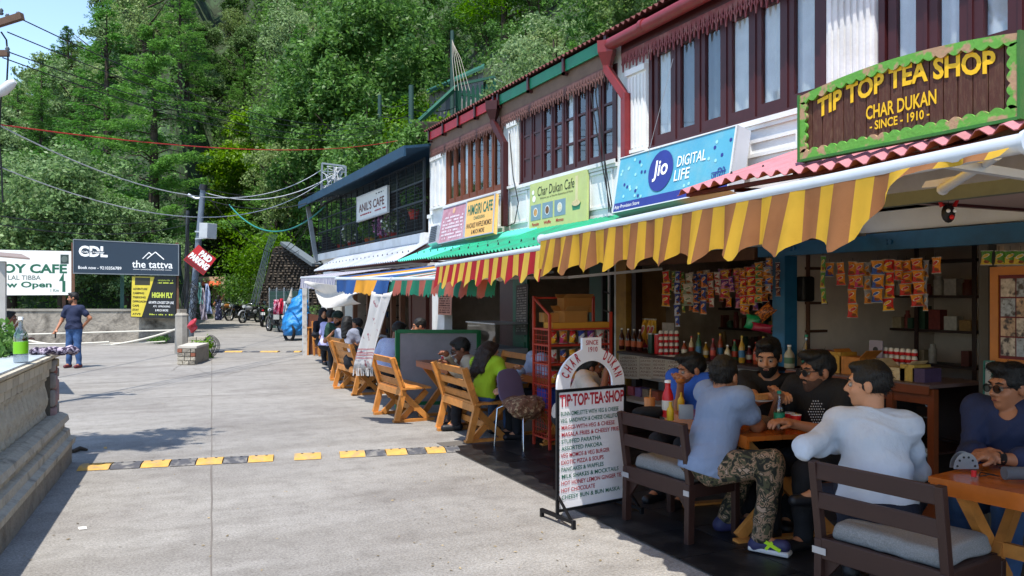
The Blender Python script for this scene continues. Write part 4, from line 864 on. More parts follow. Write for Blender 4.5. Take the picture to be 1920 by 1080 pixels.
def scal(m, top):
    n = 19; w = Ls/n; N_ = n*8; poly = []; 
    outer = []; inner = []
    for j in range(N_+1):
        s = Ls*j/N_; ph = (j % 8)/8 if j < N_ else 0; sc = math.sin(math.pi*(s % w)/w)*.022
        if top: outer.append((s, zt0+arch(s))); inner.append((s, zt0+arch(s)-.045-sc))
        else: outer.append((s, zb0)); inner.append((s, zb0+.045+sc))
    vs = []
    for x in (xs-.022, xs-.002):
        for q in (outer, inner): vs += [(x, yl-s, z) for s, z in q]
    k = N_+1; fs = []
    for j in range(N_):
        a, b_, c_, d = j, j+1, k+j+1, k+j; fs.append((a, d, c_, b_) if top else (a, b_, c_, d)); fs.append((2*k+a, 2*k+b_, 2*k+c_, 2*k+d)); fs.append((a, b_, 2*k+b_, 2*k+a)); fs.append((k+a, 3*k+a, 3*k+b_, k+b_))
    m.add(vs, fs)
part('scalloped_trim', MPG, t, lambda m: scal(m, True)); part('scalloped_trim', MPG, t, lambda m: scal(m, False))
def sidet(m, y0, sg):
    n = 5; H = zt0-zb0-.09; poly = [(0, 0), (0, H)]
    pts = [(.04+.02*math.sin(math.pi*((j % 6)/6)), H*(1-j/(n*6))) for j in range(n*6+1)]
    poly = [(0, 0)]+[(a, z) for a, z in pts[::-1]]+[(0, H)]
    m.prism(poly if sg > 0 else [(-a, z) for a, z in poly[::-1]], (xs-.022, y0, zb0+.045), (0, -1, 0), (0, 0, 1), .02)
part('side_trim', MPG, t, lambda m: sidet(m, yl, 1)); part('side_trim', MPG, t, lambda m: sidet(m, yr, -1))
part('outer_edge', MPGD, t, lambda m: (m.box((xs-.03, yl, zb0-.015), (xs+.03, yl+.015, zt0+.01)), m.box((xs-.03, yr-.015, zb0-.015), (xs+.03, yr, zt0+.01)), m.box((xs-.03, yl, zb0-.018), (xs+.03, yr, zb0-.001))))
def ptext(body, u0, u1, z0, z1, mat, x, parent, warp=None, bold=.02, off=.006):
    return text(body, (x, Y(u0, x), z0), (x, Y(u1, x), z0), (x, Y(u0, x), z1), mat, parent, warp=warp, bold=bold, off=off)
ptext('TIP TOP TEA SHOP', 1534, 1868, 2.80, 2.925, TY, xs, t, bold=.035, warp=lambda a, b_: (a, b_+.5*(1-(2*a-1)**2)))
ptext('CHAR DUKAN', 1625, 1757, 2.715, 2.80, TY, xs, t, bold=.02); ptext('- SINCE - 1910 -', 1632, 1744, 2.645, 2.7, TY, xs, t, bold=.02)
# -- blue phone company sign --
c = [W(1163, 297, 5.15), W(1383, 234, 5.15), W(1148, 401, 4.98), W(1366, 356, 4.98)]
MJB = M('jio_cyan', '#4a93b8', .5, var=.12, vs=2, dirt='#8aa6ac', da=.3, ds=5, col2='#52a0b0', cs2=1.2, ct=.5, cw=.3); MJN = M('jio_navy', '#27327f', .45)
t = board('phone_shop_sign', 'tilted light blue dotted sign box with a dark blue round logo', c, M('sign_box_white', '#b9bcc2', .5, dirt='#8a8d92', da=.4), .17, M('white_trim', '#c9cdd0', .5), .012); part('printed_face', MJB, t, lambda m: on_board(m, c, .008, .992, .01, .99, .002))
part('bottom_band', MJN, t, lambda m: on_board(m, c, .012, .988, .83, .975, .006)); part('logo_disc', MJN, t, lambda m: disc_on(m, c, .43, .43, .215, .009, n=28, ry=.235))
text_on('Jio', c, .365, .495, .24, .60, TWH, t, bold=.022, off=.012); text_on('DIGITAL', c, .57, .80, .26, .44, TWH, t, bold=.005, off=.008); text_on('LIFE', c, .56, .685, .49, .67, TWH, t, bold=.005, off=.008); text_on('जियो', c, .86, .965, .62, .80, MJN, t, off=.008); text_on('Ajay Provision Store', c, .02, .27, .87, .95, TWH, t, off=.008, bold=0)
r = random.Random(8)
for i in range(44):
    s, q = r.uniform(.03, .97), r.uniform(.06, .8)
    if (abs(s-.43) < .14) or (.55 < s < .82 and .2 < q < .7) or (s > .84 and .58 < q): continue
    part('printed_dot', MJN if i % 3 == 0 else M('pale_cyan', '#8fc6cf', .5), t, lambda m: disc_on(m, c, s, q, .02, .005, n=10))
# -- yellow green cafe sign with food pictures --
c = [W(994, 346, 5.36), W(1101, 317, 5.36), W(992, 433, 5.3), W(1100, 413, 5.3)]
MCG = M('cafe_sign_green', '#bcbf72', .55, var=.08, dirt='#9a9a78', da=.3, ds=5, col2='#a6b678', cs2=1.5, ct=.5, cw=.4)
t = board('cafe_sign', 'yellow green cafe sign with three food pictures and a noodle bowl', c, MCG, .03)
text_on('Char Dukan Cafe', c, .15, .80, .10, .30, M('script_ink', '#232a1c', .6), t, bold=0, warp=lambda a, b_: (a+.01*b_, b_)); text_on('Welcome you to Pure the Experience of Home', c, .2, .78, .335, .39, TBK, t, bold=0)
for i, (a, nm) in enumerate(((.03, 'Pancake'), (.25, 'Waffle'), (.47, 'Momos'))):
    part('food_picture', M('picture_blue', '#6f8a96', .5), t, lambda m: on_board(m, c, a, a+.19, .47, .80, .003)); part('plate', M('plate_white', '#cfd2cf', .4), t, lambda m: disc_on(m, c, a+.095, .635, .075*.95, .006)); part('food', M(['pancake_tan', 'waffle_brown', 'momo_pale'][i], ['#b98a52', '#6d4a2c', '#c9c0a4'][i], .6, var=.4, vs=30), t, lambda m: disc_on(m, c, a+.095, .635, .055, .008)); text_on(nm, c, a+.03, a+.16, .85, .92, TRD, t, bold=.02)
part('bowl', M('bowl_green', '#1c7d56', .4), t, lambda m: (m.prism([(-.115, 0), (-.09, -.1), (-.03, -.15), (.03, -.15), (.09, -.1), (.115, 0)][::1], quadlerp(c, .84, .62)+Vector((-.008, 0, 0)), (0, -1, 0), (0, 0, 1), .004))); part('noodles', M('noodle_cream', '#c9b68a', .6, var=.4, vs=50), t, lambda m: disc_on(m, c, .84, .62, .11, .012, ry=.04)); part('noodle_strand', M('noodle_cream2', '#c4bc8e', .6), t, lambda m: on_board(m, c, .82, .86, .08, .6, .005)); part('chef_logo', TWH, t, lambda m: (disc_on(m, c, .07, .2, .035, .005), disc_on(m, c, .09, .34, .05, .005)))
# -- Himgiri menu signs --
c = [W(832, 391, 5.12), W(876, 378, 5.12), W(820, 459, 4.9), W(869, 448, 4.9)]
t = board('menu_sign', 'faded pink menu panel beside the orange cafe sign', c, M('faded_pink', '#a0707c', .6, var=.15, dirt='#c8b8c0', da=.4, ds=8), .04, M('grey_frame', '#8f93a0', .5), .02); part('faded_lettering', M('faded_white', '#c9bcc4', .7), t, lambda m: scrib(m, c, .1, .9, .28, .93, 7, seed=2)); part('emblem', M('emblem_tan', '#c49a7a', .6), t, lambda m: disc_on(m, c, .5, .15, .06, .004))
c = [W(876, 377, 5.12), W(929, 362, 5.12), W(870, 448, 4.9), W(925, 437, 4.9)]
t = board('cafe_sign', 'orange hand painted cafe sign beside the pink menu panel', c, M('sign_orange', '#d1a45c', .6, var=.08), .06, M('grey_frame', '#8f93a0', .5), .022)
text_on('HIMGIRI CAFE', c, .07, .93, .14, .42, TGR, t, bold=.02); text_on('CHARDUKAN', c, .3, .68, .47, .56, TGR, t); text_on('PANCAKES WAFFLES MOMOS', c, .06, .92, .63, .76, TBK, t, bold=.005); text_on('& MUCH MORE', c, .25, .7, .81, .92, TBK, t)
# -- Anil's cafe sign on the cage --
c = [W(669, 370, 5.24), W(727, 347, 5.24), W(669, 417, 5.2), W(727, 398, 5.2)]
t = board('cafe_sign', 'small white cafe sign wired to the front of the caged veranda', c, M('sign_white', '#d6d6d0', .6, var=.05), .04, M('pale_grey_frame', '#b7b9b8', .5), .03)
text_on("ANIL'S CAFE", c, .08, .9, .33, .66, M('brown_print', '#6a4038', .6), t, bold=.02); part('faded_lettering', TRD, t, lambda m: scrib(m, c, .06, .94, .75, .84, 1, off=.006, seed=23)); part('faded_lettering', TBK, t, lambda m: scrib(m, c, .62, .93, .12, .2, 1, off=.006, seed=24))
# -- A-board on the pavement --
pl, pr = P(1045, 962, 5.75), P(1171, 953, 6.1); up = Vector((0, 0, 1)); ex = (pr-pl); ex.z = 0; wB = ex.length; ex.normalize(); nB = ex.cross(up)
zb_, zt_ = .085, .945; base = Vector((pl.x, pl.y, 0))
def AB(s, z, o=0): return base+ex*s+up*z+nB*o
t = thing('menu_board', 'white standing menu board with an arched top and red and green lettering', 'menu board', AB(wB/2, 0)); MFR = M('black_iron', '#15161a', .4, .4)
c = [AB(0, zt_), AB(wB, zt_), AB(0, zb_), AB(wB, zb_)]
part('panel', M('menu_white', '#dcdbe0', .5, var=.04, dirt='#b7b5bb', da=.3, ds=6), t, lambda m: m.add([AB(.01, zb_), AB(wB-.01, zb_), AB(wB-.01, zt_), AB(.01, zt_), AB(.01, zb_, -.012), AB(wB-.01, zb_, -.012), AB(wB-.01, zt_, -.012), AB(.01, zt_, -.012)], [(0,1,2,3),(7,6,5,4),(0,4,5,1),(1,5,6,2),(2,6,7,3),(3,7,4,0)]))
for (a, b_) in ((AB(0, .03), AB(0, zt_+.01)), (AB(wB, .03), AB(wB, zt_+.01)), (AB(0, zb_), AB(wB, zb_)), (AB(0, zt_), AB(wB, zt_))): part('frame', MFR, t, lambda m: m.bar(a, b_, .02))
for s in (0, wB): part('foot', MFR, t, lambda m: (m.bar(AB(s, .05, .2), AB(s, .05, -.2), .025), m.bar(AB(s, 0.0, .19), AB(s, .06, .19), .025), m.bar(AB(s, .0, -.19), AB(s, .06, -.19), .025), m.bar(AB(s, .05, .17), AB(s, .2, .0), .016)))
# arch
def archpoly():
    cx = wB/2; ro = wB/2; ri = wB*.315; pts = [(0, 0)]
    H = .31
    for i in range(0, 25):
        th = math.pi*(1-i/24); x = cx+ro*math.cos(th); z = .02+H*.86*math.sin(th)
        if abs(x-cx) < .09: 
            if not any(abs(p[1]-(H+.055)) < 1e-6 for p in pts): pts += [(cx-.09, .02+H*.84), (cx-.09, H+.055), (cx+.09, H+.055), (cx+.09, .02+H*.84)]
            continue
        pts.append((x, z))
    pts.append((wB, 0)); pts.append((cx+ri, 0))
    for i in range(0, 21): th = math.pi*i/20; pts.append((cx+ri*math.cos(th), .02+H*.56*math.sin(th)))
    pts.append((cx-ri, 0)); return pts[::-1]
pa = archpoly(); part('arch', M('menu_white2', '#d2d2d8', .5, var=.05), t, lambda m: m.prism(pa, AB(0, zt_+.012), ex, up, .02))
def arctext(body, a0, a1, parent, mat):
    cx = wB/2; n_ = len(body)
    for i, chh in enumerate(body):
        th = a0+(a1-a0)*(i+.5)/n_; rx_, rz_ = wB*.345, .195; hx_, hz_ = .08, .075
        lo = Vector((cx-rx_*math.cos(th), .02+rz_*math.sin(th)+.0)); d = Vector((-math.cos(th)*.9, math.sin(th))).normalized(); tn = Vector((d.y, -d.x)); w = .028 if chh != 'I' else .012
        bl_ = lo+d*.005-tn*w/2*1.05; br_ = lo+d*.005+tn*w/2*1.05; tl_ = bl_+d*.075
        text(chh, AB(bl_.x, zt_+.012+bl_.y), AB(br_.x, zt_+.012+br_.y), AB(tl_.x, zt_+.012+tl_.y), mat, parent, bold=.03, off=.004)
arctext('CHAR', .22, 1.12, t, TRD); arctext('DUKAN', 2.0, 2.98, t, TRD)
c2 = [AB(wB/2-.08, zt_+.37), AB(wB/2+.08, zt_+.37), AB(wB/2-.08, zt_+.26), AB(wB/2+.08, zt_+.26)]; text_on('SINCE', c2, .14, .86, .1, .42, TRD, t); text_on('1910', c2, .28, .82, .55, .9, TRD, t)
text_on('TIP·TOP·TEA·SHOP', c, .03, .985, .03, .135, TRD, t, bold=.03, off=.004)
rows_ = [('BUNN OMELETTE WITH VEG & CHEESE', .90, 1), ('VEG. SANDWICH & CHEESE CHILLITOAST', .97, 1), ('MAGGI-WITH-VEG & CHEESE', .84, 0), ('MASALA FRIES & CHEESY FRIES', .93, 0), ('STUFFED PARATHA', .63, 1), ('ASSORTED PAKORA', .65, 1), ('VEG MOMOS & VEG BURGER', .76, 0), ('EXOTIC PIZZA & SOUPS', .67, 0), ('PANCAKES & WAFFLES', .67, 1), ('MILK SHAKES & MOCKTAILS', .9, 1), ('HOT HONEY LEMON GINGER TEA', .98, 0), ('HOT CHOCOLATE', .54, 0), ('CHEESY BUN & BUN MASKA', .92, 1)]
for i, (tx, w, g) in enumerate(rows_):
    t0 = .175+i*.0585; text_on('- '+tx, c, .015, w, t0, t0+.036, TGR if g else TRD, t, bold=.012, off=.004)
# -- billboards at the back --
def fr(u, v, d): return P(u, v, d)
MPOST = M('rusty_post', '#6b4a38', .7, var=.2)
c = [fr(137, 448, 26.4), fr(336, 458, 26.0), fr(137, 513, 26.4), fr(336, 517, 26.0)]
t = board('billboard', 'dark blue billboard for a cafe and a hotel with white lettering', c, M('billboard_navy', '#22303e', .5, var=.04), .12, M('bill_edge', '#6d7378', .6), .03)
text_on('CDL', c, .055, .33, .18, .50, TWH, t, bold=.04); part('logo_bar', M('navy2', '#22303e', .5), t, lambda m: on_board(m, c, .08, .31, .32, .39, .006)); text_on('Cafe de Landour', c, .09, .3, .33, .38, TWH, t, off=.01, bold=.02); text_on('Book now - 9210356789', c, .05, .46, .77, .86, TWH, t, bold=.01)
text_on('the tattva', c, .56, .94, .56, .78, TWH, t, bold=.01); text_on('LANDOUR, MUSSOORIE', c, .64, .86, .81, .85, TWH, t, bold=0); part('logo_line', TWH, t, lambda m: (on_board(m, c, .57, .63, .825, .835, .005), on_board(m, c, .87, .93, .825, .835, .005)))
def pk(m, pts):
    for a, b_ in zip(pts[:-1], pts[1:]): m.bar(quadlerp(c, *a)+Vector((0, 0, 0))-Vector((SN, CS, 0))*.01, quadlerp(c, *b_)-Vector((SN, CS, 0))*.01, .03, .008, up=(SN, CS, 0))
part('logo_peak', TWH, t, lambda m: (pk(m, [(.66, .5), (.72, .3), (.75, .38)]), pk(m, [(.7, .5), (.78, .28), (.86, .5)])))
for u, d in ((137, 26.45), (332, 26.1)): part('post', MPOST, t, lambda m: m.bar(Vector((*fr(u, 550, d+.1).xy, 0)), fr(u, 455, d+.1), .1))
c = [fr(-70, 467, 27.2), fr(134, 471, 27.0), fr(-70, 554, 27.2), fr(134, 553, 27.0)]
t = board('billboard', 'white cafe billboard with green lettering and an upward arrow', c, M('billboard_white', '#dcdcd6', .55, var=.03), .1)
tg = M('billboard_green', '#1d5a43', .6); text_on('ENVOY CAFE', c, .1, .96, .31, .51, tg, t, bold=.035); text_on('LAL TIBBA', c, .42, .72, .56, .66, M('grey_green', '#57635d', .6), t, bold=.01); text_on('Now Open', c, .25, .82, .70, .87, tg, t, bold=.03); text_on('1 Km', c, .81, .885, .86, .93, tg, t, bold=.01); part('crest', M('crest_dark', '#2f3f3a', .6), t, lambda m: on_board(m, c, .90, .975, .08, .29, .005)); part('crest_mark', M('grey_green', '#57635d', .6), t, lambda m: disc_on(m, c, .9375, .185, .11, .009, n=16))
part('arrow', tg, t, lambda m: (on_board(m, c, .917, .945, .68, .93, .005), m.prism([(-.17, 0), (.17, 0), (0, .3)], quadlerp(c, .931, .68), (CS, -SN, 0), (0, 0, 1), .01)))
for u in (0, 120): part('post', MPOST, t, lambda m: m.bar(Vector((*fr(u, 550, 27.3).xy, 0)), fr(u, 480, 27.3), .1))
c = [fr(247, 517, 26.25), fr(330, 518, 26.1), fr(245, 595, 26.25), fr(329, 597, 26.1)]
t = board('banner', 'black and yellow adventure park banner hung under the dark billboard', c, M('banner_black', '#191b1c', .5), .03)
part('yellow_area', M('banner_yellow', '#c9b63a', .5), t, lambda m: m.add([quadlerp(c, .01, .02)-Vector((SN, CS, 0))*.006, quadlerp(c, .01, .98)-Vector((SN, CS, 0))*.006, quadlerp(c, .25, .98)-Vector((SN, CS, 0))*.006, quadlerp(c, .52, .02)-Vector((SN, CS, 0))*.006], [(0, 1, 2, 3)])); part('badge', M('badge_dark', '#333122', .5), t, lambda m: on_board(m, c, .08, .42, .04, .22, .01))
for i, w in enumerate(['ADVENTURE', 'CAMPING', 'TREKKING', 'OFFROADING', 'CAFE', 'STAY', "ATV'S"]): text_on(w, c, .04, .04+.036*len(w), .29+i*.1, .34+i*.1, TBK, t, off=.01, bold=.03)
tyy = M('banner_lime', '#b9c24a', .5); text_on('HIGHH FLY', c, .47, .94, .39, .52, tyy, t, off=.01, bold=.05); part('faded_lettering', tyy, t, lambda m: scrib(m, c, .6, .95, .08, .2, 2, off=.01, seed=21)); text_on('600 MTR LONGEST ZIP LINE', c, .4, .96, .6, .66, TWH, t, off=.01); text_on('ATV,  OFFROADING', c, .5, .88, .7, .75, TWH, t, off=.01); text_on('& MUCH MORE', c, .55, .84, .79, .84, TWH, t, off=.01); part('faded_lettering', tyy, t, lambda m: scrib(m, c, .42, .95, .9, .95, 1, off=.01, seed=22))
# -- tilted red parking sign on the utility pole --
q = [(372, 459), (405, 485), (344, 487), (381, 516)]; c = [fr(u, v, 22.2) for u, v in q]
t = board('parking_sign', 'tilted red paid parking sign tied to the utility pole', c, M('parking_red', '#b01e24', .5), .03); part('bottom_strip', M('parking_dark', '#6f1418', .5), t, lambda m: on_board(m, c, .02, .98, .8, .97, .004)); text_on('PAID', c, .3, .88, .06, .38, TWH, t, off=.01, bold=.06); text_on('PARKING', c, .04, .97, .43, .76, TWH, t, off=.01, bold=.06)
# small signs by the shop doors
c = [W(822, 552, 5.3), W(847, 552, 5.3), W(821, 590, 5.3), W(846, 591, 5.3)]; t = board('price_list', 'faded salmon price list on the white pier by the second cafe', c, M('salmon_card', '#b9806a', .7), .01); part('faded_lettering', M('brown_ink', '#5d3429', .7), t, lambda m: scrib(m, c, .1, .9, .05, .95, 8, seed=5))
c = [W(968, 535, 5.28), W(990, 532, 5.28), W(966, 628, 5.28), W(988, 628, 5.28)]; t = board('price_list', 'tall grey chalk price list hung on the green shop door', c, M('slate_grey', '#4b4644', .7), .01); part('faded_lettering', M('chalk', '#a09a94', .7), t, lambda m: scrib(m, c, .1, .9, .05, .95, 18, seed=6))
nn_ = [(1160, 1198, 'UMBRELLA\nRAINCOAT\nCAPS SOCKS\nAND\nGLOVES\nAVAILABLE'), (1199, 1222, 'PICKLES\nJAMS\nAND PEANUT\nBUTTER\nAND\nCHUTNEYS'), (1223, 1250, 'CHEWY\nPICKLES\nAND HONEY\nAND\nHOMEMADE\nAVAILABLE'), (1251, 1275, 'ICE\nCREAM\nAND\nICE\nCANDY')]
for i, (a, b_, tx) in enumerate(nn_):
    c = [W(a, 666, 5.12), W(b_, 666, 5.12), W(a, 709, 5.12), W(b_, 711, 5.12)]; t = board('paper_notice', ['first', 'second', 'third', 'fourth'][i]+' hand written paper notice from the yellow post on the counter front', c, M('notice_paper', '#b0a390', .8, var=.05), .004, group='notices on the counter front')
    ln = tx.split('\n')
    for k, w in enumerate(ln): text_on(w, c, .08, .92, .06+k*.9/len(ln), .06+(k+.62)*.9/len(ln), M('brown_ink', '#5d3429', .7), t, bold=0)
# ================= PEOPLE: bodies grown as one smooth surface from a posed skeleton =================
import openvdb
def V(*a): return Vector(a)
class Sdf:
    def __init__(s): s.p = []
    def cap(s, a, b, ra, rb=None, op=1, k=None): s.p.append(('c', np.array(a, float), np.array(b, float), ra, ra if rb is None else rb, op, k)); return s
    def ell(s, c, r, rot=None, op=1, k=None): s.p.append(('e', np.array(c, float), np.array(r, float), np.eye(3) if rot is None else np.array(rot), None, op, k)); return s
    def mesh(s, name, mats, org, h=.01, k=.03, wr=0., inflate=0., cut=None, smooth=True, ws=1.):
        lo = np.full(3, 1e9); hi = -lo
        for t, a, b, r0, r1, op, kk in s.p:
            if op < 0: continue
            if t == 'c': l_, h_ = np.minimum(a, b)-max(r0, r1), np.maximum(a, b)+max(r0, r1)
            else: l_, h_ = a-b.max(), a+b.max()
            lo = np.minimum(lo, l_); hi = np.maximum(hi, h_)
        lo -= inflate+3*h+.01; hi += inflate+3*h+.01; n = np.ceil((hi-lo)/h).astype(int)+1; BIG = .12
        F = np.full(n, BIG, 'f'); ax = [lo[i]+h*np.arange(n[i]) for i in range(3)]
        for t, a, b, r0, r1, op, kk in s.p:
            kk = kk or k
            R_ = (max(r0, r1) if t == 'c' else 0)+inflate+max(kk, 3*h)+.004
            if t == 'c': l_, h_ = np.minimum(a, b)-R_, np.maximum(a, b)+R_
            else: l_, h_ = a-b.max()-R_, a+b.max()+R_
            i0 = np.clip(np.floor((l_-lo)/h).astype(int), 0, n-1); i1 = np.clip(np.ceil((h_-lo)/h).astype(int)+1, 1, n)
            if (i1 <= i0).any(): continue
            X = (ax[0][i0[0]:i1[0]])[:, None, None].astype('f'); Y_ = (ax[1][i0[1]:i1[1]])[None, :, None].astype('f'); Z_ = (ax[2][i0[2]:i1[2]])[None, None, :].astype('f')
            if t == 'c':
                d = b-a; dd = float(d@d)+1e-12; px, py, pz = X-a[0], Y_-a[1], Z_-a[2]; q = np.clip((px*d[0]+py*d[1]+pz*d[2])/dd, 0, 1)
                D = np.sqrt((px-q*d[0])**2+(py-q*d[1])**2+(pz-q*d[2])**2)-(r0+(r1-r0)*q)-inflate
            else:
                rt = r0; px, py, pz = X-a[0], Y_-a[1], Z_-a[2]; rr = b+inflate
                u = [(px*rt[0][j]+py*rt[1][j]+pz*rt[2][j]) for j in range(3)]
                k0 = np.sqrt(sum((u[j]/rr[j])**2 for j in range(3))); k1 = np.sqrt(sum((u[j]/rr[j]**2)**2 for j in range(3)))+1e-6; D = k0*(k0-1)/k1
            sub = F[i0[0]:i1[0], i0[1]:i1[1], i0[2]:i1[2]]
            if op > 0: hh = np.maximum(kk-np.abs(sub-D), 0)/kk; sub[...] = np.minimum(sub, D)-hh*hh*kk*.25
            else: hh = np.maximum(kk-np.abs(sub+D), 0)/kk; sub[...] = np.maximum(sub, -D)+hh*hh*kk*.25
        if wr:
            X, Y_, Z_ = np.meshgrid(*[a.astype('f') for a in ax], indexing='ij', sparse=True); a_ = (X*7+Y_*4)*ws; b_ = (Z_*9-X*3+Y_*2)*ws
            ph_ = X*14+Y_*22+Z_*46+2.6*np.sin(X*11-Y_*7)+1.8*np.sin(Z_*13+X*5)
            if ws == 1.: F -= wr*1.5*np.maximum(0, np.sin(ph_))**3*(.5+.5*np.sin(X*9+Z_*5+1))
            F += wr*(np.sin(a_*3.1+2.2*np.sin(b_*1.7))*.6+np.sin(b_*3.7+1.7*np.sin(a_*2.3+1))+.5*np.sin((X*13+Z_*21)*ws+3*np.sin(Y_*8*ws)))
        if cut is not None:
            X, Y_, Z_ = np.meshgrid(*[a.astype('f') for a in ax], indexing='ij', sparse=True)
            for (pt, nr) in cut: F = np.maximum(F, (X-pt[0])*nr[0]+(Y_-pt[1])*nr[1]+(Z_-pt[2])*nr[2])
        F = np.clip(F, -BIG, BIG).astype('f'); F[0] = F[-1] = BIG; F[:, 0] = F[:, -1] = BIG; F[:, :, 0] = F[:, :, -1] = BIG
        g = openvdb.FloatGrid(BIG); g.copyFromArray(F); P_, Q_ = g.convertToQuads()
        if len(P_) == 0: return None
        P_ = P_*h+lo-np.array(org); me = bpy.data.meshes.new(name); nv, nq = len(P_), len(Q_)
        me.vertices.add(nv); me.vertices.foreach_set('co', P_.astype('f').ravel()); me.loops.add(4*nq); me.loops.foreach_set('vertex_index', Q_[:, ::-1].astype('i').ravel())
        me.polygons.add(nq); me.polygons.foreach_set('loop_start', np.arange(0, 4*nq, 4, dtype='i')); me.polygons.foreach_set('loop_total', np.full(nq, 4, 'i')); me.polygons.foreach_set('use_smooth', np.ones(nq, bool))
        for m in (mats if isinstance(mats, (list, tuple)) else [mats]): me.materials.append(m)
        me.update(); me.validate(); return me
def ik(a, b, l1, l2, pole):
    d = b-a; L_ = min(d.length, (l1+l2)*.998); dn = d.normalized(); x = (l1*l1-l2*l2+L_*L_)/(2*L_); y = math.sqrt(max(0, l1*l1-x*x)); p = pole-dn*pole.dot(dn)
    return a+dn*x+p.normalized()*y, a+dn*L_
SKIN = M('skin', '#a06a4c', .5, var=.06, vs=20, bump=.05, bs=120); SKIN2 = M('skin_light', '#b5805f', .5, var=.06, vs=20); SKIN3 = M('skin_dark', '#7d4e38', .5, var=.06, vs=20)
HAIR = M('black_hair', '#0b0908', .55, var=.3, vs=60, bump=.8, bs=90, stretch=(1, 1, .25)); BEARD = M('beard', '#0d0a09', .8, var=.4, vs=90, bump=.8, bs=150); HAIRB = M('brown_hair', '#2a1a12', .5, var=.35, vs=50, bump=.8, bs=90, stretch=(1, 1, .25))
EYEW = M('eye_white', '#8f857c', .4, var=0); STUB = M('stubble', '#4b3226', .8, var=.2, vs=90, bump=.3, bs=150); EYEB = M('eye_dark', '#0c0807', .2, var=0); LIP = M('lips', '#7a4038', .5, var=.05)
def shade(key, col, **k): return M(key, col, .85, var=.08, vs=7, bump=.8, bs=8, bd=.02, stretch=(1.2, 1.2, .7), **k)
JEANS = shade('blue_jeans', '#33507a'); BLKP = shade('black_trousers', '#15161b'); NAVP = shade('navy_trousers', '#141a2b'); SHOE = M('dark_shoe', '#16161a', .5); SHOEW = M('white_shoe', '#b9b9bb', .6)
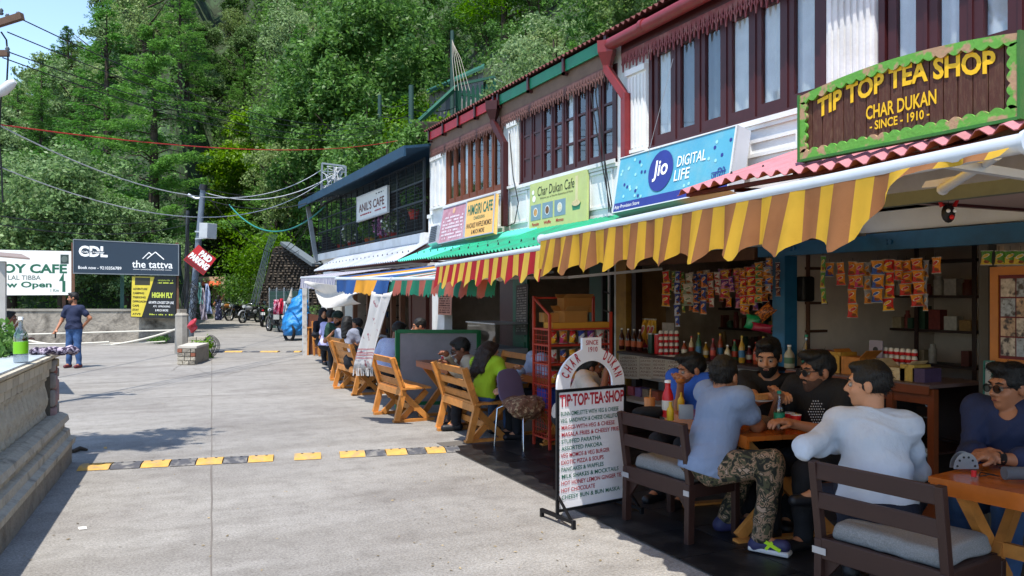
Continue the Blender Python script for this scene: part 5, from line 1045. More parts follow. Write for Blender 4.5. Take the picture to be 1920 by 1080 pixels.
def person(label, head, face, s=1.0, hs=None, seat=.44, head_face=None, pitch=0., roll=0., arms=None, shirt=None, sleeve='short', trousers=BLKP, shoes=SHOE, skin=SKIN, hair='short', beard=0, lod=.014, knees=None, feet=None, stand=False, lean=None, side=0., fat=1., collar=False, glasses=None, hairmat=None, group=None, curl=1.0, hemdrop=.03, skirt=None, armf=None, wr=.0035, child=False):
    """head: world position of the head's middle; face: direction the torso faces (degrees, 0 = +x, 90 = +y)"""
    head = Vector(head); hs = hs or s; F_ = V(math.cos(R(face)), math.sin(R(face)), 0); Rt = V(F_.y, -F_.x, 0); U = V(0, 0, 1)
    hf = face if head_face is None else head_face; hF = V(math.cos(R(hf)), math.sin(R(hf)), 0); hR = V(hF.y, -hF.x, 0)
    hF2 = (hF*math.cos(R(pitch))+U*math.sin(R(pitch))); hU = hR.cross(hF2); 
    if roll: hU, hR = hU*math.cos(R(roll))+hR*math.sin(R(roll)), hR*math.cos(R(roll))-hU*math.sin(R(roll))
    TL = .48*s; NK = .15*s
    hipz = (seat+.085*s) if not stand else .86*s
    if not stand and lean is None:
        hav = head.z-hipz-NK*.9; TL = max(.33*s, min(.5*s, hav/math.cos(R(16))))
    if lean is None:
        c = (head.z-hipz-NK*.9)/TL; lean = math.degrees(math.acos(max(.35, min(1, c)))) if c < 1 else 0.
    T = (F_*math.sin(R(lean))+U*math.cos(R(lean))+Rt*math.sin(R(side))).normalized()
    nb = head-hU*.055*hs-hF2*.015*hs-(T*.5+U*.5).normalized()*(NK-.03*s); hip = nb-T*TL
    if not stand: hip.z = max(hip.z, seat+.06*s)
    else: hip = V(hip.x, hip.y, nb.z-TL)
    T = (nb-hip).normalized(); Tf = Rt.cross(T)*-1
    Tf = T.cross(Rt)*-1 if (T.cross(Rt)).dot(F_) < 0 else T.cross(Rt)
    B = Sdf(); rt3 = [[Rt[i], Tf[i], T[i]] for i in range(3)]; TP = []
    f = fat; af = armf or fat
    TP.append(('e', hip+T*.03*s, (.155*s*f, .11*s*f, .12*s), rt3)); TP.append(('e', hip+T*.17*s+Tf*.012*s, (.138*s*f, .10*s*f*f, .15*s), rt3)); TP.append(('e', hip+T*.34*s, (.155*s*(.6+.4*f), .098*s*(.5+.5*f), .14*s), rt3))
    shp = {}; 
    for q in (-1, 1):
        sh = hip+T*.425*s+Rt*(.168*s*q*(.7+.3*af)); shp[q] = sh; TP.append(('c', hip+T*.40*s+Rt*(.07*q*s), sh, .062*s, .056*s)); TP.append(('c', nb-T*.0*s, hip+T*.43*s+Rt*(.12*q*s), .048*s, .05*s))
    for t in TP: (B.ell(*t[1:]) if t[0] == 'e' else B.cap(*t[1:]))
    B.cap(nb-T*.03*s, head-hU*.06*hs-hF2*.018*hs, .055*s, .052*hs)
    # head
    def HP(x, y, z): return head+(hR*x+hF2*y+hU*z)*hs
    hr3 = [[hR[i], hF2[i], hU[i]] for i in range(3)]; k_ = .02
    B.ell(HP(0, -.012, .028), (.074*hs, .092*hs, .088*hs), hr3, k=k_); B.ell(HP(0, .028, -.035), (.056*hs, .062*hs, .078*hs), hr3, k=k_); B.ell(HP(0, .058, -.088), (.026*hs, .022*hs, .02*hs), hr3, k=k_)
    near = lod < .009
    if lod < .012:
        B.cap(HP(0, .082, .016), HP(0, .104, -.022), .008*hs, .013*hs, k=.012); B.cap(HP(-.014, .09, -.03), HP(.014, .09, -.03), .008*hs, k=.01); B.cap(HP(-.034, .075, .034), HP(.034, .075, .034), .012*hs, k=.015)
        for q in (-1, 1): B.ell(HP(.031*q, .1, .006), (.017*hs, .014*hs, .011*hs), hr3, op=-1, k=.012); B.ell(HP(.073*q, -.008, -.004), (.012*hs, .019*hs, .032*hs), hr3, k=.006); B.ell(HP(.036*q, .058, -.026), (.02*hs, .02*hs, .02*hs), hr3, k=.02)
        B.cap(HP(-.018, .083, -.056), HP(.018, .083, -.056), .0075*hs, k=.006)
    else: B.cap(HP(0, .085, .01), HP(0, .1, -.02), .01*hs, .014*hs, k=.015)
    # arms
    UA, FA = .28*s, .25*s; SH = Sdf(); hands = []
    arms = arms or {}
    for q in (-1, 1):
        sp = arms.get(q, ('off', (.14*q, .34, .22))); pole = (-U*.8+Rt*q*.5-F_*.3)
        if sp[0] != 'e' and len(sp) > 2 and sp[2] is not None: pole = sp[2]
        tgt = (hip+Rt*sp[1][0]*s+F_*sp[1][1]*s+U*sp[1][2]*s) if sp[0] == 'off' else Vector(sp[1])
        el, wr_ = ik(shp[q], tgt, UA, FA, pole) if sp[0] != 'e' else (Vector(sp[1]), Vector(sp[2]))
        if sp[0] == 'e': sp = ('w', wr_)
        B.cap(shp[q], el, .05*s*(.6+.4*af), .038*s*(.7+.3*af)); B.cap(el, wr_, .038*s*(.7+.3*af), .024*s)
        hd = (wr_-el).normalized() if len(sp) < 4 or sp[3] is None else Vector(sp[3]).normalized()
        pn = sp[4] if len(sp) > 4 else (-U if abs(hd.z) < .7 else F_); pn = (pn-hd*pn.dot(hd)).normalized(); sd_ = pn.cross(hd).normalized()*(q)   # thumb side
        hands.append((q, wr_, hd, pn, sd_, el)); hS = 1.0*s
        B.cap(wr_, wr_+hd*.05*hS, .024*s, .026*hS, k=.012)
        B.cap(wr_+hd*.045*hS-sd_*.022*hS, wr_+hd*.075*hS-sd_*.028*hS, .017*hS, .014*hS, k=.012); B.cap(wr_+hd*.045*hS+sd_*.02*hS, wr_+hd*.078*hS+sd_*.026*hS, .017*hS, .014*hS, k=.012)
        cu = curl
        fl_ = [(-.03, .062), (-.0105, .075), (.0105, .08), (.03, .07)]
        for j, (o_, ln) in enumerate(fl_):
            p = wr_+hd*.082*hS-sd_*(-o_)*hS*1.0; d_ = hd.copy(); ang_ = .28*cu+.05*j
            for seg in range(3):
                d_ = (d_*math.cos(ang_)+pn*math.sin(ang_)).normalized() if True else d_; pnn = (pn-d_*pn.dot(d_)).normalized(); ln_ = ln*(.45, .32, .25)[seg]*hS; p2 = p+d_*ln_
                B.cap(p, p2, .0092*hS*(1-.06*seg), .0086*hS*(1-.06*seg), k=.005); p = p2; ang_ = .45*cu
                d2 = (d_*math.cos(ang_)+pnn*math.sin(ang_)); d_ = d2 if seg < 2 else d_; ang_ = 0
        p = wr_+hd*.025*hS+sd_*.018*hS; p1 = p+(hd*.55+sd_*.75+pn*.25).normalized()*.04*hS; p2 = p1+(hd*.85+sd_*.3+pn*.4).normalized()*.03*hS; p3 = p2+(hd*.9+pn*.45).normalized()*.024*hS
        B.cap(p, p1, .014*hS, .0115*hS, k=.01); B.cap(p1, p2, .0115*hS, .01*hS, k=.005); B.cap(p2, p3, .01*hS, .0085*hS, k=.005)
        fr_ = {'short': .62, 'long': 1, 'half': .85, 'none': .18, 'rolled': 1}[sleeve]
        if fr_ < 1: SH.cap(shp[q], shp[q].lerp(el, fr_), .052*s*(.7+.3*f), .047*s*(.7+.3*f))
        else:
            SH.cap(shp[q], el, .046*s*(.7+.3*af), .036*s*(.7+.3*af)); SH.cap(el, el.lerp(wr_, .96 if sleeve == 'long' else .3), .036*s*(.7+.3*af), .028*s if sleeve == 'long' else .042*s)
            if sleeve == 'rolled': SH.cap(el.lerp(wr_, .22), el.lerp(wr_, .34), .05*s, .048*s)
    # legs
    TR = Sdf(); TR.ell(hip+T*.0*s, (.158*s*f, .115*s*f, .105*s), rt3); shoe_l = []
    for q in (-1, 1):
        hj = hip+Rt*.085*q*s-U*.01
        if stand: kn = V(hj.x, hj.y, .47*s)+F_*.02+Rt*.01*q; ft = V(kn.x, kn.y, .085*s)+Rt*.03*q-F_*.02
        else: kn = hip+F_*.43*s+Rt*.11*q*s+U*(-.01); kn.z = max(kn.z-.02, seat+.02); ft = V(kn.x, kn.y, .085)+F_*.02
        if knees and q in knees: kn = Vector(knees[q])
        if feet and q in feet: ft = Vector(feet[q])
        B.cap(hj, kn, .078*s*f, .052*s); B.cap(kn, ft, .05*s, .034*s)
        TR.cap(hj, kn, .088*s*f, .066*s); TR.cap(kn, ft+(kn-ft).normalized()*.02, .064*s, .05*s)
        fd = F_ if not (feet and ('d', q) in feet) else Vector(feet[('d', q)]).normalized()
        B.cap(ft, ft+fd*.12*s-U*.045*s, .032*s, .026*s); shoe_l.append((ft, fd))
    root = thing('person', label, 'person', (hip.x, hip.y, 0), 0, group); og = root.location
    link('body', B.mesh('body', skin, og, lod, .025), root)
    link('shirt' if skirt is None else 'dress', (lambda S_: S_)(_shirt(TP, SH, hip, T, s, f, rt3, shirt, og, lod, wr, nb, hemdrop, skirt, F_, Rt)), root)
    if trousers and skirt is None: link('trousers', TR.mesh('trousers', trousers, og, max(lod, .009), .03, wr*.9, .006), root)
    for ft, fd in shoe_l:
        S_ = Sdf(); b_ = V(ft.x, ft.y, max(.045, ft.z-.04)); S_.cap(b_-fd*.035*s, b_+fd*.13*s-U*.005, .042*s, .036*s); S_.cap(b_-fd*.03*s, b_-fd*.01+U*.06, .036*s, .034*s)
        me = S_.mesh('shoe', shoes, og, max(lod*.8, .007), .03, cut=[((0, 0, max(.006, b_.z-.04)), (0, 0, -1))]); link('shoe', me, root)
    # hair
    hm = hairmat or HAIR; Hs = Sdf(); e = .007
    if hair in ('short', 'long', 'quiff', 'child', 'thin'):
        Hs.ell(HP(0, -.018, .036), ((.074+e)*hs, (.090+e)*hs, (.088+e)*hs), hr3)
        if hair != 'thin': Hs.ell(HP(0, .04, .095), (.055*hs, .05*hs, .026*hs), hr3, k=.02)
        if hair == 'quiff': Hs.ell(HP(0.01, .058, .108), (.055*hs, .042*hs, .026*hs), hr3, k=.02); Hs.ell(HP(-.01, -.01, .103), (.06*hs, .06*hs, .022*hs), hr3, k=.02)
        if hair in ('long',):
            Hs.cap(HP(0, -.07, .0), HP(0, -.1, -.22), .075*hs, .07*hs); 
            for q in (-1, 1): Hs.cap(HP(.055*q, -.03, 0), HP(.075*q, -.06, -.2), .045*hs, .04*hs)
        # clear the face and the lower sides
        Hs.ell(HP(0, .105, -.045), (.085*hs, .085*hs, .105*hs), hr3, op=-1, k=.012)
        if hair != 'long':
            Hs.ell(HP(0, .045, -.10), (.12*hs, .10*hs, .085*hs), hr3, op=-1, k=.012); Hs.ell(HP(0, -.05, -.135), (.11*hs, .09*hs, .07*hs), hr3, op=-1, k=.015)
    elif hair == 'turban':
        Hs.ell(HP(0, -.02, .07), (.098*hs, .11*hs, .082*hs), hr3); Hs.cap(HP(-.07, .03, .05), HP(0, .075, .1), .03*hs, k=.01); Hs.cap(HP(.07, .03, .05), HP(0, .075, .1), .03*hs, k=.01)
        Hs.ell(HP(0, .10, -.045), (.085*hs, .08*hs, .095*hs), hr3, op=-1, k=.01)
    elif hair == 'scarf':
        Hs.ell(HP(0, -.02, .02), (.092*hs, .11*hs, .115*hs), hr3); Hs.cap(HP(0, -.05, -.06), nb-T*.08, .085*hs, .15*s); Hs.ell(HP(0, .12, -.02), (.06*hs, .07*hs, .085*hs), hr3, op=-1, k=.01)
    hme = Hs.mesh('hair', hm, og, min(lod, .009), .03, .002, ws=2.5)
    link({'turban': 'turban', 'scarf': 'headscarf'}.get(hair, 'hair'), hme, root)
    if lod < .0095 and hair not in ('turban', 'scarf'):
        nv = len(hme.vertices); co = np.empty(nv*3, 'f'); no = np.empty(nv*3, 'f'); hme.vertices.foreach_get('co', co); hme.vertices.foreach_get('normal', no); co = co.reshape(-1, 3); no = no.reshape(-1, 3)
        rg = np.random.default_rng(nv); ix = rg.integers(0, nv, 2600 if hair != 'long' else 3500); C = co[ix]; N_ = no[ix]; dn_ = -np.array(hF2)*(.7 if hair != 'quiff' else -.5)-np.array(hU)*(.8 if hair != 'quiff' else .25)
        A = np.tile(dn_, (len(ix), 1))+rg.normal(size=(len(ix), 3))*.5+N_*.42; C = C+N_*.002; ln = (.034 if hair != 'long' else .06)*rg.uniform(.6, 1.3, len(ix)); A = A/np.linalg.norm(A, axis=1, keepdims=True)
        NN = np.cross(A, rg.normal(size=(len(ix), 3))*.4+np.cross(A, N_)); NN /= np.linalg.norm(NN, axis=1, keepdims=True)+1e-9
        so = link('hair_strands', quads_mesh('hair_strands', C+A*(ln*.25)[:, None], NN, A, ln, .003, hm), root); so['kind'] = 'stuff'
    if beard:
        Bd = Sdf(); Bd.ell(HP(0, .028, -.05), (.062*hs, .069*hs, .07*hs), hr3); Bd.ell(HP(0, .06, -.095), (.032*hs, .03*hs, .028*hs), hr3); Bd.ell(HP(0, .09, .005), (.06*hs, .06*hs, .052*hs), hr3, op=-1, k=.008); Bd.ell(HP(0, .105, -.056), (.023*hs, .03*hs, .008*hs), hr3, op=-1, k=.004); Bd.ell(HP(0, -.06, -.03), (.1*hs, .07*hs, .1*hs), hr3, op=-1, k=.01)
        if beard == 2: Bd.p = [(t_, a_, (b_*.965 if o_ > 0 else b_), r_, r2, o_, k_) for t_, a_, b_, r_, r2, o_, k_ in Bd.p]; part('moustache', BEARD, root, lambda m: m.tube([HP(-.03, .078, -.05), HP(-.012, .096, -.04), HP(.012, .096, -.04), HP(.03, .078, -.05)], [.003*hs, .006*hs, .006*hs, .003*hs], 6))
        me = Bd.mesh('beard', BEARD if beard == 1 else STUB, og, min(lod, .007), .02)
        if me: link('beard', me, root)
    if lod < .012 and hair != 'none':
        if near or True:
            for q in (-1, 1):
                part('eye', [EYEW, EYEB], root, lambda m: (m.ball(HP(.031*q, .0775, .004), .0122*hs, 10, 0), m.ball(HP(.0312*q, .0828, .003), .0082*hs, 8, 1)))
                part('eyebrow', HAIR, root, lambda m: m.tube([HP(.014*q, .094, .028), HP(.032*q, .091, .034), HP(.05*q, .078, .028)], [.0035*hs, .005*hs, .003*hs], 5))
            if not beard: part('lips', LIP, root, lambda m: m.tube([HP(-.02, .083, -.057), HP(0, .0915, -.055), HP(.02, .083, -.057)], [.003, .006*hs, .003], 6))
            if beard != 2 and beard: part('lips', LIP, root, lambda m: m.tube([HP(-.018, .084, -.057), HP(0, .0935, -.056), HP(.018, .084, -.057)], [.003, .006*hs, .003], 6))
    if beard == -1 or glasses == 'moustache': pass
    if glasses in ('sun', 'thin'):
        mg = M('sunglass_lens', '#070708', .35, spec=.15) if glasses == 'sun' else M('clear_lens', '#8d9090', .05, glass=.1); mf = M('glasses_frame', '#101012', .4)
        gl = part('glasses', mf, root, lambda m: (m.tube([HP(-.012, .108, .012), HP(.012, .108, .012)], .0025*hs, 5), [m.tube([HP(.058*q, .1, .012), HP(.078*q, .04, .012), HP(.078*q, -.01, .006)], .0028*hs, 5) for q in (-1, 1)], [m.tube([HP(.034*q+.024*math.cos(a), .104, .004+.02*math.sin(a)) for a in np.linspace(0, 6.283, 13)], .0024*hs, 5, caps=False) for q in (-1, 1)]))
        for q in (-1, 1): part('lens', mg, gl, lambda m: m.add([HP(.034*q+.023*math.cos(a), .1045, .004+.019*math.sin(a)) for a in np.linspace(0, 6.283, 13)[:-1]], [tuple(range(12))]))
    if collar:
        C_ = Sdf()
        for i in range(14):
            a = 2*math.pi*i/14; b_ = 2*math.pi*(i+1)/14; g = lambda a: nb+T*.015*s+(Rt*math.cos(a)*.068+Tf*math.sin(a)*.066)*s-T*.012*s*math.sin(a)
            C_.cap(g(a), g(b_), .012*s)
        link('collar', C_.mesh('collar', shirt, og, min(lod, .008), .015), root)
    root['hip'] = hip
    return root, hands, HP
def _shirt(TP, SH, hip, T, s, f, rt3, mat, og, lod, wr, nb, hemdrop, skirt, F_, Rt):
    S_ = Sdf()
    for t in TP: (S_.ell(*t[1:]) if t[0] == 'e' else S_.cap(*t[1:]))
    S_.p += SH.p
    if hemdrop > 0: S_.ell(hip-T*.01*s, (.158*s*f, .118*s*f, (.1+hemdrop)*s), rt3)
    if skirt: S_.cap(hip, V(hip.x, hip.y, .35), .15*s, .19*s); S_.cap(V(hip.x, hip.y, .4), V(hip.x, hip.y, .12), .19*s, .22*s)
    S_.ell(nb+T*.045*s+F_*.01, (.062*s, .062*s, .05*s), rt3, op=-1, k=.01)
    hc = hip-T*(.03 if not hemdrop or hemdrop < .041 else .06)*s
    ct = None if skirt else [((hc.x, hc.y, hc.z), (-T.x, -T.y, -T.z))]
    return S_.mesh('shirt', mat, og, max(lod, .0065), .045, wr*1.2, .014, cut=ct)
# ================= BENCHES, TABLES, CHAIRS =================
def piece(name, mat, parent, a, b, w, t=None, up=None, bevel=0.): return part(name, mat, parent, lambda m: m.bar(a, b, w, t, up), bevel=bevel)
def xbench(label, loc, rz, L_=.85, group='honey wooden benches with crossed legs'):
    """local: length along x, sitter faces +y, back posts at y=0"""
    t = thing('wooden_bench', label, 'bench', (0, 0, 0), 0, group); h = L_/2; u = (0, 1, 0)
    for sx in (-1, 1):
        x = sx*(h-.05); piece('back_post', MW, t, (x, -.12, .83), (x, .03, .40), .05, .07, u); piece('back_post_foot', MW, t, (x, .032, .402), (x, -.06, .03), .05, .07, u)
        piece('crossed_leg', MW, t, (x*.9, .02, .38), (x*.9, .38, .03), .04, .07, u); piece('crossed_leg', MW, t, (x*.9-sx*.042, .38, .38), (x*.9-sx*.042, .03, .03), .04, .07, u)
        piece('foot_rail', MW, t, (x*.9, -.09, .018), (x*.9, .46, .018), .07, .035)
    for z, y in ((.79, -.13), (.64, -.078), (.50, -.03)): piece('back_slat', MW, t, (-h, y+.045, z), (h, y+.045, z), .022, .08, (0, -.33, .94))
    piece('apron', MW, t, (-h+.02, .0, .385), (h-.02, .0, .385), .025, .08); piece('stretcher', MW, t, (-h*.85, .2, .17), (h*.85, .2, .17), .025, .07)
    for i in range(4): piece('seat_slat', MW, t, (-h, .045+i*.1, .435), (h, .045+i*.1, .435), .094, .024)
    t.location = loc; t.rotation_euler.z = rz; return t
def xtable(label, loc, rz, L_=1.15, Wd=.68, zt=.74, mat=MWT, group=None, leg=None):
    t = thing('wooden_table', label, 'table', (0, 0, 0), 0, group); h = L_/2; w = Wd/2; u = (0, 1, 0); lm = leg or MW; n = 6
    for i in range(n): y = -w+Wd*(i+.5)/n; piece('top_plank', mat, t, (-h, y, zt-.015), (h, y, zt-.015), Wd/n-.003, .03)
    for sy in (-1, 1): piece('edge_board', mat, t, (-h+.01, sy*(w-.012), zt-.055), (h-.01, sy*(w-.012), zt-.055), .022, .05)
    for sx in (-1, 1):
        x = sx*(h-.14); piece('crossed_leg', lm, t, (x, -w+.05, zt-.05), (x, w-.05, .03), .045, .07, u); piece('crossed_leg', lm, t, (x-sx*.047, w-.05, zt-.05), (x-sx*.047, -w+.05, .03), .045, .07, u); piece('foot_rail', lm, t, (x, -w, .016), (x, w, .016), .07, .032)
    piece('stretcher', lm, t, (-h+.15, 0, .36), (h-.15, 0, .36), .03, .07)
    t.location = loc; t.rotation_euler.z = rz; return t
def ladderchair(label, loc, rz, w=.4, group='plain wooden chairs of the far cafes'):
    t = thing('wooden_chair', label, 'chair', (0, 0, 0), 0, group)
    for sx in (-1, 1):
        x = sx*(w/2-.02); piece('back_leg', MW, t, (x, 0, .01), (x, -.05, .92), .04, .04, (0, 1, 0)); piece('front_leg', MW, t, (x, .38, .01), (x, .38, .44), .04, .04, (0, 1, 0)); piece('side_rail', MW, t, (x, .02, .22), (x, .37, .22), .02, .03)
    for z in (.86, .72, .58): piece('back_slat', MW, t, (-w/2, -.035, z), (w/2, -.035, z), .02, .07)
    piece('seat', MW, t, (-w/2, .18, .45), (w/2, .18, .45), .42, .025); piece('front_rail', MW, t, (-w/2, .38, .2), (w/2, .38, .2), .02, .03)
    t.location = loc; t.rotation_euler.z = rz; return t
def along(p, q): return math.atan2(q.y-p.y, q.x-p.x)
def bench_at(label, ul, vl, ur, vr, flip=False, **k):
    a, b = G(ul, vl), G(ur, vr); dirv = along(a, b); mid = (a+b)/2; return xbench(label, (mid.x, mid.y, 0), dirv, max(.75, (b-a).length+.1), **k)
# local x runs from the far post to the near post, so +y points to the building
bC_ = bench_at('honey wooden bench whose backrest the woman in yellow leans before, beside the purple chair', 831, 806, 889, 832)
bB_ = bench_at('empty honey wooden bench beside the green framed board', 711, 776, 752, 793)
bA_ = bench_at('honey wooden bench under the end of the hanging scarf', 634, 728, 671, 742)
xbench('honey wooden bench facing the street behind the man in the beige shirt', (4.75, 9.9, 0), R(90), 1.0)
xtable('honey wooden table with crossed legs and a small red cup', (3.83, 9.75, 0), R(90), 1.2, .62, mat=M('brown_table', '#8d4c22', .35, var=.2, bump=.1, bs=30, orand=.1))
xtable('brown wooden table between the woman in yellow and the red wire rack', (4.3, 8.0, 0), R(92), 1.0, .6, mat=M('brown_table', '#8d4c22'))
# far seats
cols_ = [(594, 668, 'plain wooden chair nearest the white post at the row end'), (612, 676, 'plain wooden chair behind the woman in the dark headscarf'), (640, 698, 'plain wooden chair with its back to the street beside the far benches')]
for i, (u, v, lab) in enumerate(cols_):
    p = G(u, v); ladderchair(lab, (p.x, p.y, 0), R([-80, -95, -100][i]))
p = G(626, 690); xbench('narrow wooden bench at the table of the man in the green shirt', (p.x+.3, p.y+.3, 0), R(-85), .8)
xtable('wooden cafe table in front of the man in the green shirt', (4.75, 17.3, 0), R(90), 1.1, .6); xtable('wooden cafe table beside the hanging scarf', (4.1, 13.3, 0), R(90), 1.1, .6)
p = G(735, 745); xbench('wooden bench of the person in the striped white shirt', (3.85, 11.9, 0), R(-83), .95)
p = G(655, 715); xbench('wooden bench of the long haired woman in grey', (3.55, 14.7, 0), R(-88), 1.0)
st = thing('wooden_stool', 'tall narrow wooden stool near the far end of the row', 'stool', G(585, 665)); sl_ = st.location
part('seat', MW, st, lambda m: m.box((sl_.x-.16, sl_.y-.16, .72), (sl_.x+.16, sl_.y+.16, .75)))
for a in (-1, 1):
    for b_ in (-1, 1): part('leg', MW, st, lambda m: m.bar((sl_.x+a*.14, sl_.y+b_*.14, 0), (sl_.x+a*.12, sl_.y+b_*.12, .72), .035))
# green framed board
q0, q1 = G(764, 768), Vector((4.4, 11.0, 0)); t = thing('partition_board', 'grey partition board in a bright green frame between two tables', 'partition', q0)
a_ = P(762, 640, 11.2); a_ = Vector((3.45, 10.95, 0)); b_ = Vector((4.55, 10.6, 0)); MGF = M('bright_green_frame', '#146b3f', .5); 
part('panel', M('grey_panel', '#86868c', .6), t, lambda m: m.bar(a_.lerp(b_, .5)+V(0, 0, .1), a_.lerp(b_, .5)+V(0, 0, 1.08), (b_-a_).length-.02, .02, up=(b_-a_).normalized().cross(V(0, 0, 1))))
for (p, q) in ((a_, a_+V(0, 0, 1.12)), (b_, b_+V(0, 0, 1.12)), (a_+V(0, 0, 1.1), b_+V(0, 0, 1.1)), (a_+V(0, 0, .08), b_+V(0, 0, .08))): part('frame', MGF, t, lambda m: m.bar(p+(V(0, 0, .01)), q, .06, .05))
# dark brown slatted benches in front
def brown_bench(label, pl_, pr_, depth_, hb=.8, hseat=.40, cush=True):
    L_ = (pr_-pl_).length; ang_ = along(pl_, pr_); t = thing('slatted_bench', label, 'bench', (0, 0, 0), 0, 'dark brown benches with grey cushions'); h = L_/2; D_ = depth_; u = (0, 1, 0)
    for sx in (-1, 1):
        x = sx*(h-.022); part('back_post', MWB, t, lambda m: (m.bar((x, 0, .0), (x, .01, hseat), .042, .055, u), m.bar((x, .01, hseat), (x, -.05, hb), .042, .045, u)), bevel=.004)
        part('front_leg', MWB, t, lambda m: m.bar((x, D_, 0), (x, D_, hseat-.02), .042, .045, u), bevel=.004); part('side_rail', MWB, t, lambda m: m.bar((x, .03, hseat-.045), (x, D_-.02, hseat-.045), .035, .09), bevel=.004)
        part('corner_brace', MWB, t, lambda m: m.prism([(0, 0), (.1, .0), (.0, -.12)] if sx < 0 else [(0, 0), (0, -.12), (-.1, 0)], (x+(-sx)*.02, .012, hseat-.095), (1, 0, 0), (0, 0, 1), .02)); part('metal_bracket', MSTEEL, t, lambda m: m.box((x-.03, -.022, hseat-.075), (x+.05 if sx < 0 else x+.022, -.0195, hseat-.04)))
    part('top_rail', MWB, t, lambda m: m.bar((-h, -.045, hb-.045), (h, -.045, hb-.045), .025, .09), bevel=.006); part('back_slat', MWB, t, lambda m: m.bar((-h+.03, -.03, hb-.2), (h-.03, -.03, hb-.2), .02, .085), bevel=.004)
    part('front_rail', MWB, t, lambda m: m.bar((-h+.04, D_, hseat-.045), (h-.04, D_, hseat-.045), .03, .09)); part('back_rail', MWB, t, lambda m: m.bar((-h+.04, .0, hseat-.045), (h-.04, .0, hseat-.045), .03, .11), bevel=.004)
    part('seat_board', MWB, t, lambda m: m.box((-h+.043, .02, hseat-.02), (h-.043, D_-.018, hseat-.003)))
    S_ = Sdf()
    for k_ in range(2):
        zc = hseat+.022+.04*k_
        for i in range(14): y_ = .065+(D_-.075)*i/13; S_.cap((-h+.085+.012*k_, y_, zc+.004*math.sin(i*2.2)), (h-.085-.01*k_, y_, zc), .024, k=.03)
    cu = link('cushion', S_.mesh('cushion', M('grey_tweed', '#8a8886', .95, var=.35, vs=160, bump=.6, bs=250), (0, 0, 0), .01, .03, .003), t)
    t.location = ((pl_+pr_)/2); t.location.z = 0; t.rotation_euler.z = ang_; return t
br1 = brown_bench('dark brown slatted bench of the man in camouflage trousers, beside the menu board', P(1171, 976, 5.81)*1, P(1296, 1025, 5.21)*1, .42)
pl2 = P(1530, 0, 4.2); pr2 = P(1783, 0, 3.62); pl2.z = pr2.z = 0
br2 = brown_bench('dark brown slatted bench of the man in the white shirt in the right foreground', pl2, pr2, .5, hb=.78, hseat=.37)
# big tables of the tea shop
tN, tL, tR = P(1426, 829, 5.0), P(1262, 776, 6.15), P(1568, 806, 5.45)
ang_t = along(Vector((tL.x, tL.y, 0)), Vector((tN.x, tN.y, 0)))
def tab(label, N_, L_v, R_v, zt, **k):
    N2, L2, R2 = [Vector((p.x, p.y, 0)) for p in (N_, L_v, R_v)]; a = (N2-L2); b_ = (R2-N2); ct = N2-a/2+b_/2; return xtable(label, (ct.x, ct.y, 0), along(L2, N2), a.length, b_.length*.98, zt, **k)
MT2 = M('orange_table_top', '#a5571c', .22, var=.25, vs=7, bump=.05, bs=20, orand=.08)
T1 = tab('orange varnished table in the middle with bottle, cups and sauces', tN, tL, tR, .73, mat=MT2)
uN = P(1742, 900, 4.02); uL = P(1735, 856, 4.62); 
t2a = Vector((uN.x, uN.y, 0)); dirT = (pr2-pl2).normalized(); nT = Vector((-dirT.y, dirT.x, 0)); nT = nT if nT.dot(Vector((SN, CS, 0))) > 0 else -nT
cT = t2a+dirT*.62+nT*.33; T2 = xtable('orange varnished table at the right edge in front of the man in the navy shirt', (cT.x, cT.y, 0), math.atan2(dirT.y, dirT.x), 1.25, .66, .73, mat=MT2)
# purple shell chair with a brown blanket
ca0 = lambda a: math.degrees(math.atan2(-SN, CS))+a
pc = G(978, 838); pcz = thing('shell_chair', 'purple plastic shell chair on thin steel legs with a brown blanket on its seat', 'chair', (pc.x, pc.y, 0)); MPUR = M('purple_plastic', '#6e6584', .45, var=.05)
ca = R(ca0(-42)); cf = V(math.cos(ca), math.sin(ca), 0); cr = V(cf.y, -cf.x, 0)
def CP(x, y, z): return Vector((pc.x, pc.y, 0))+cr*x+cf*y+V(0, 0, z)
prof_ = [(-.2, .83, .15), (-.19, .78, .185), (-.17, .7, .2), (-.15, .6, .205), (-.13, .52, .205), (-.08, .465, .21), (0, .45, .215), (.12, .45, .215), (.2, .46, .2), (.235, .44, .17)]
rows = [[CP(w*k/5, y-(.035*(abs(k)/5)**2 if z > .5 else 0)+(.03 if z > .5 else 0)*(abs(k)/5)**2, z+(.03*(abs(k)/5)**2 if z < .5 else -.03*(abs(k)/5)**3*(z > .75))) for k in range(-5, 6)] for (y, z, w) in prof_]
mb = MB(); mb.grid(rows); mb.build('shell', MPUR, pcz, th=.008, sub=1)
for (x, y) in ((-.2, -.17), (.2, -.17), (-.2, .2), (.2, .2)): part('leg', M('chrome', '#b9bcc2', .2, 1.), pcz, lambda m: m.tube([CP(x*.75, y*.75, .445), CP(x, y, .42), CP(x*1.12, y*1.12, 0)], .0095, 8))
S_ = Sdf(); S_.ell(CP(.02, .06, .49), (.26, .2, .06)); S_.ell(CP(.1, .15, .44), (.2, .14, .12)); S_.ell(CP(-.12, .1, .47), (.15, .17, .06))
bl_ = S_.mesh('blanket', M('brown_blanket', '#6b4a38', .95, var=.5, vs=22, col2='#a08868', cs2=26, ct=.55, cw=.02, bump=.5, bs=90), (pc.x, pc.y, .33), .012, .05, .009, ws=1.6); o = link('blanket', bl_); o.location = (pc.x, pc.y, .33); tag(o, 'patterned brown blanket lying on the purple chair seat', 'blanket')
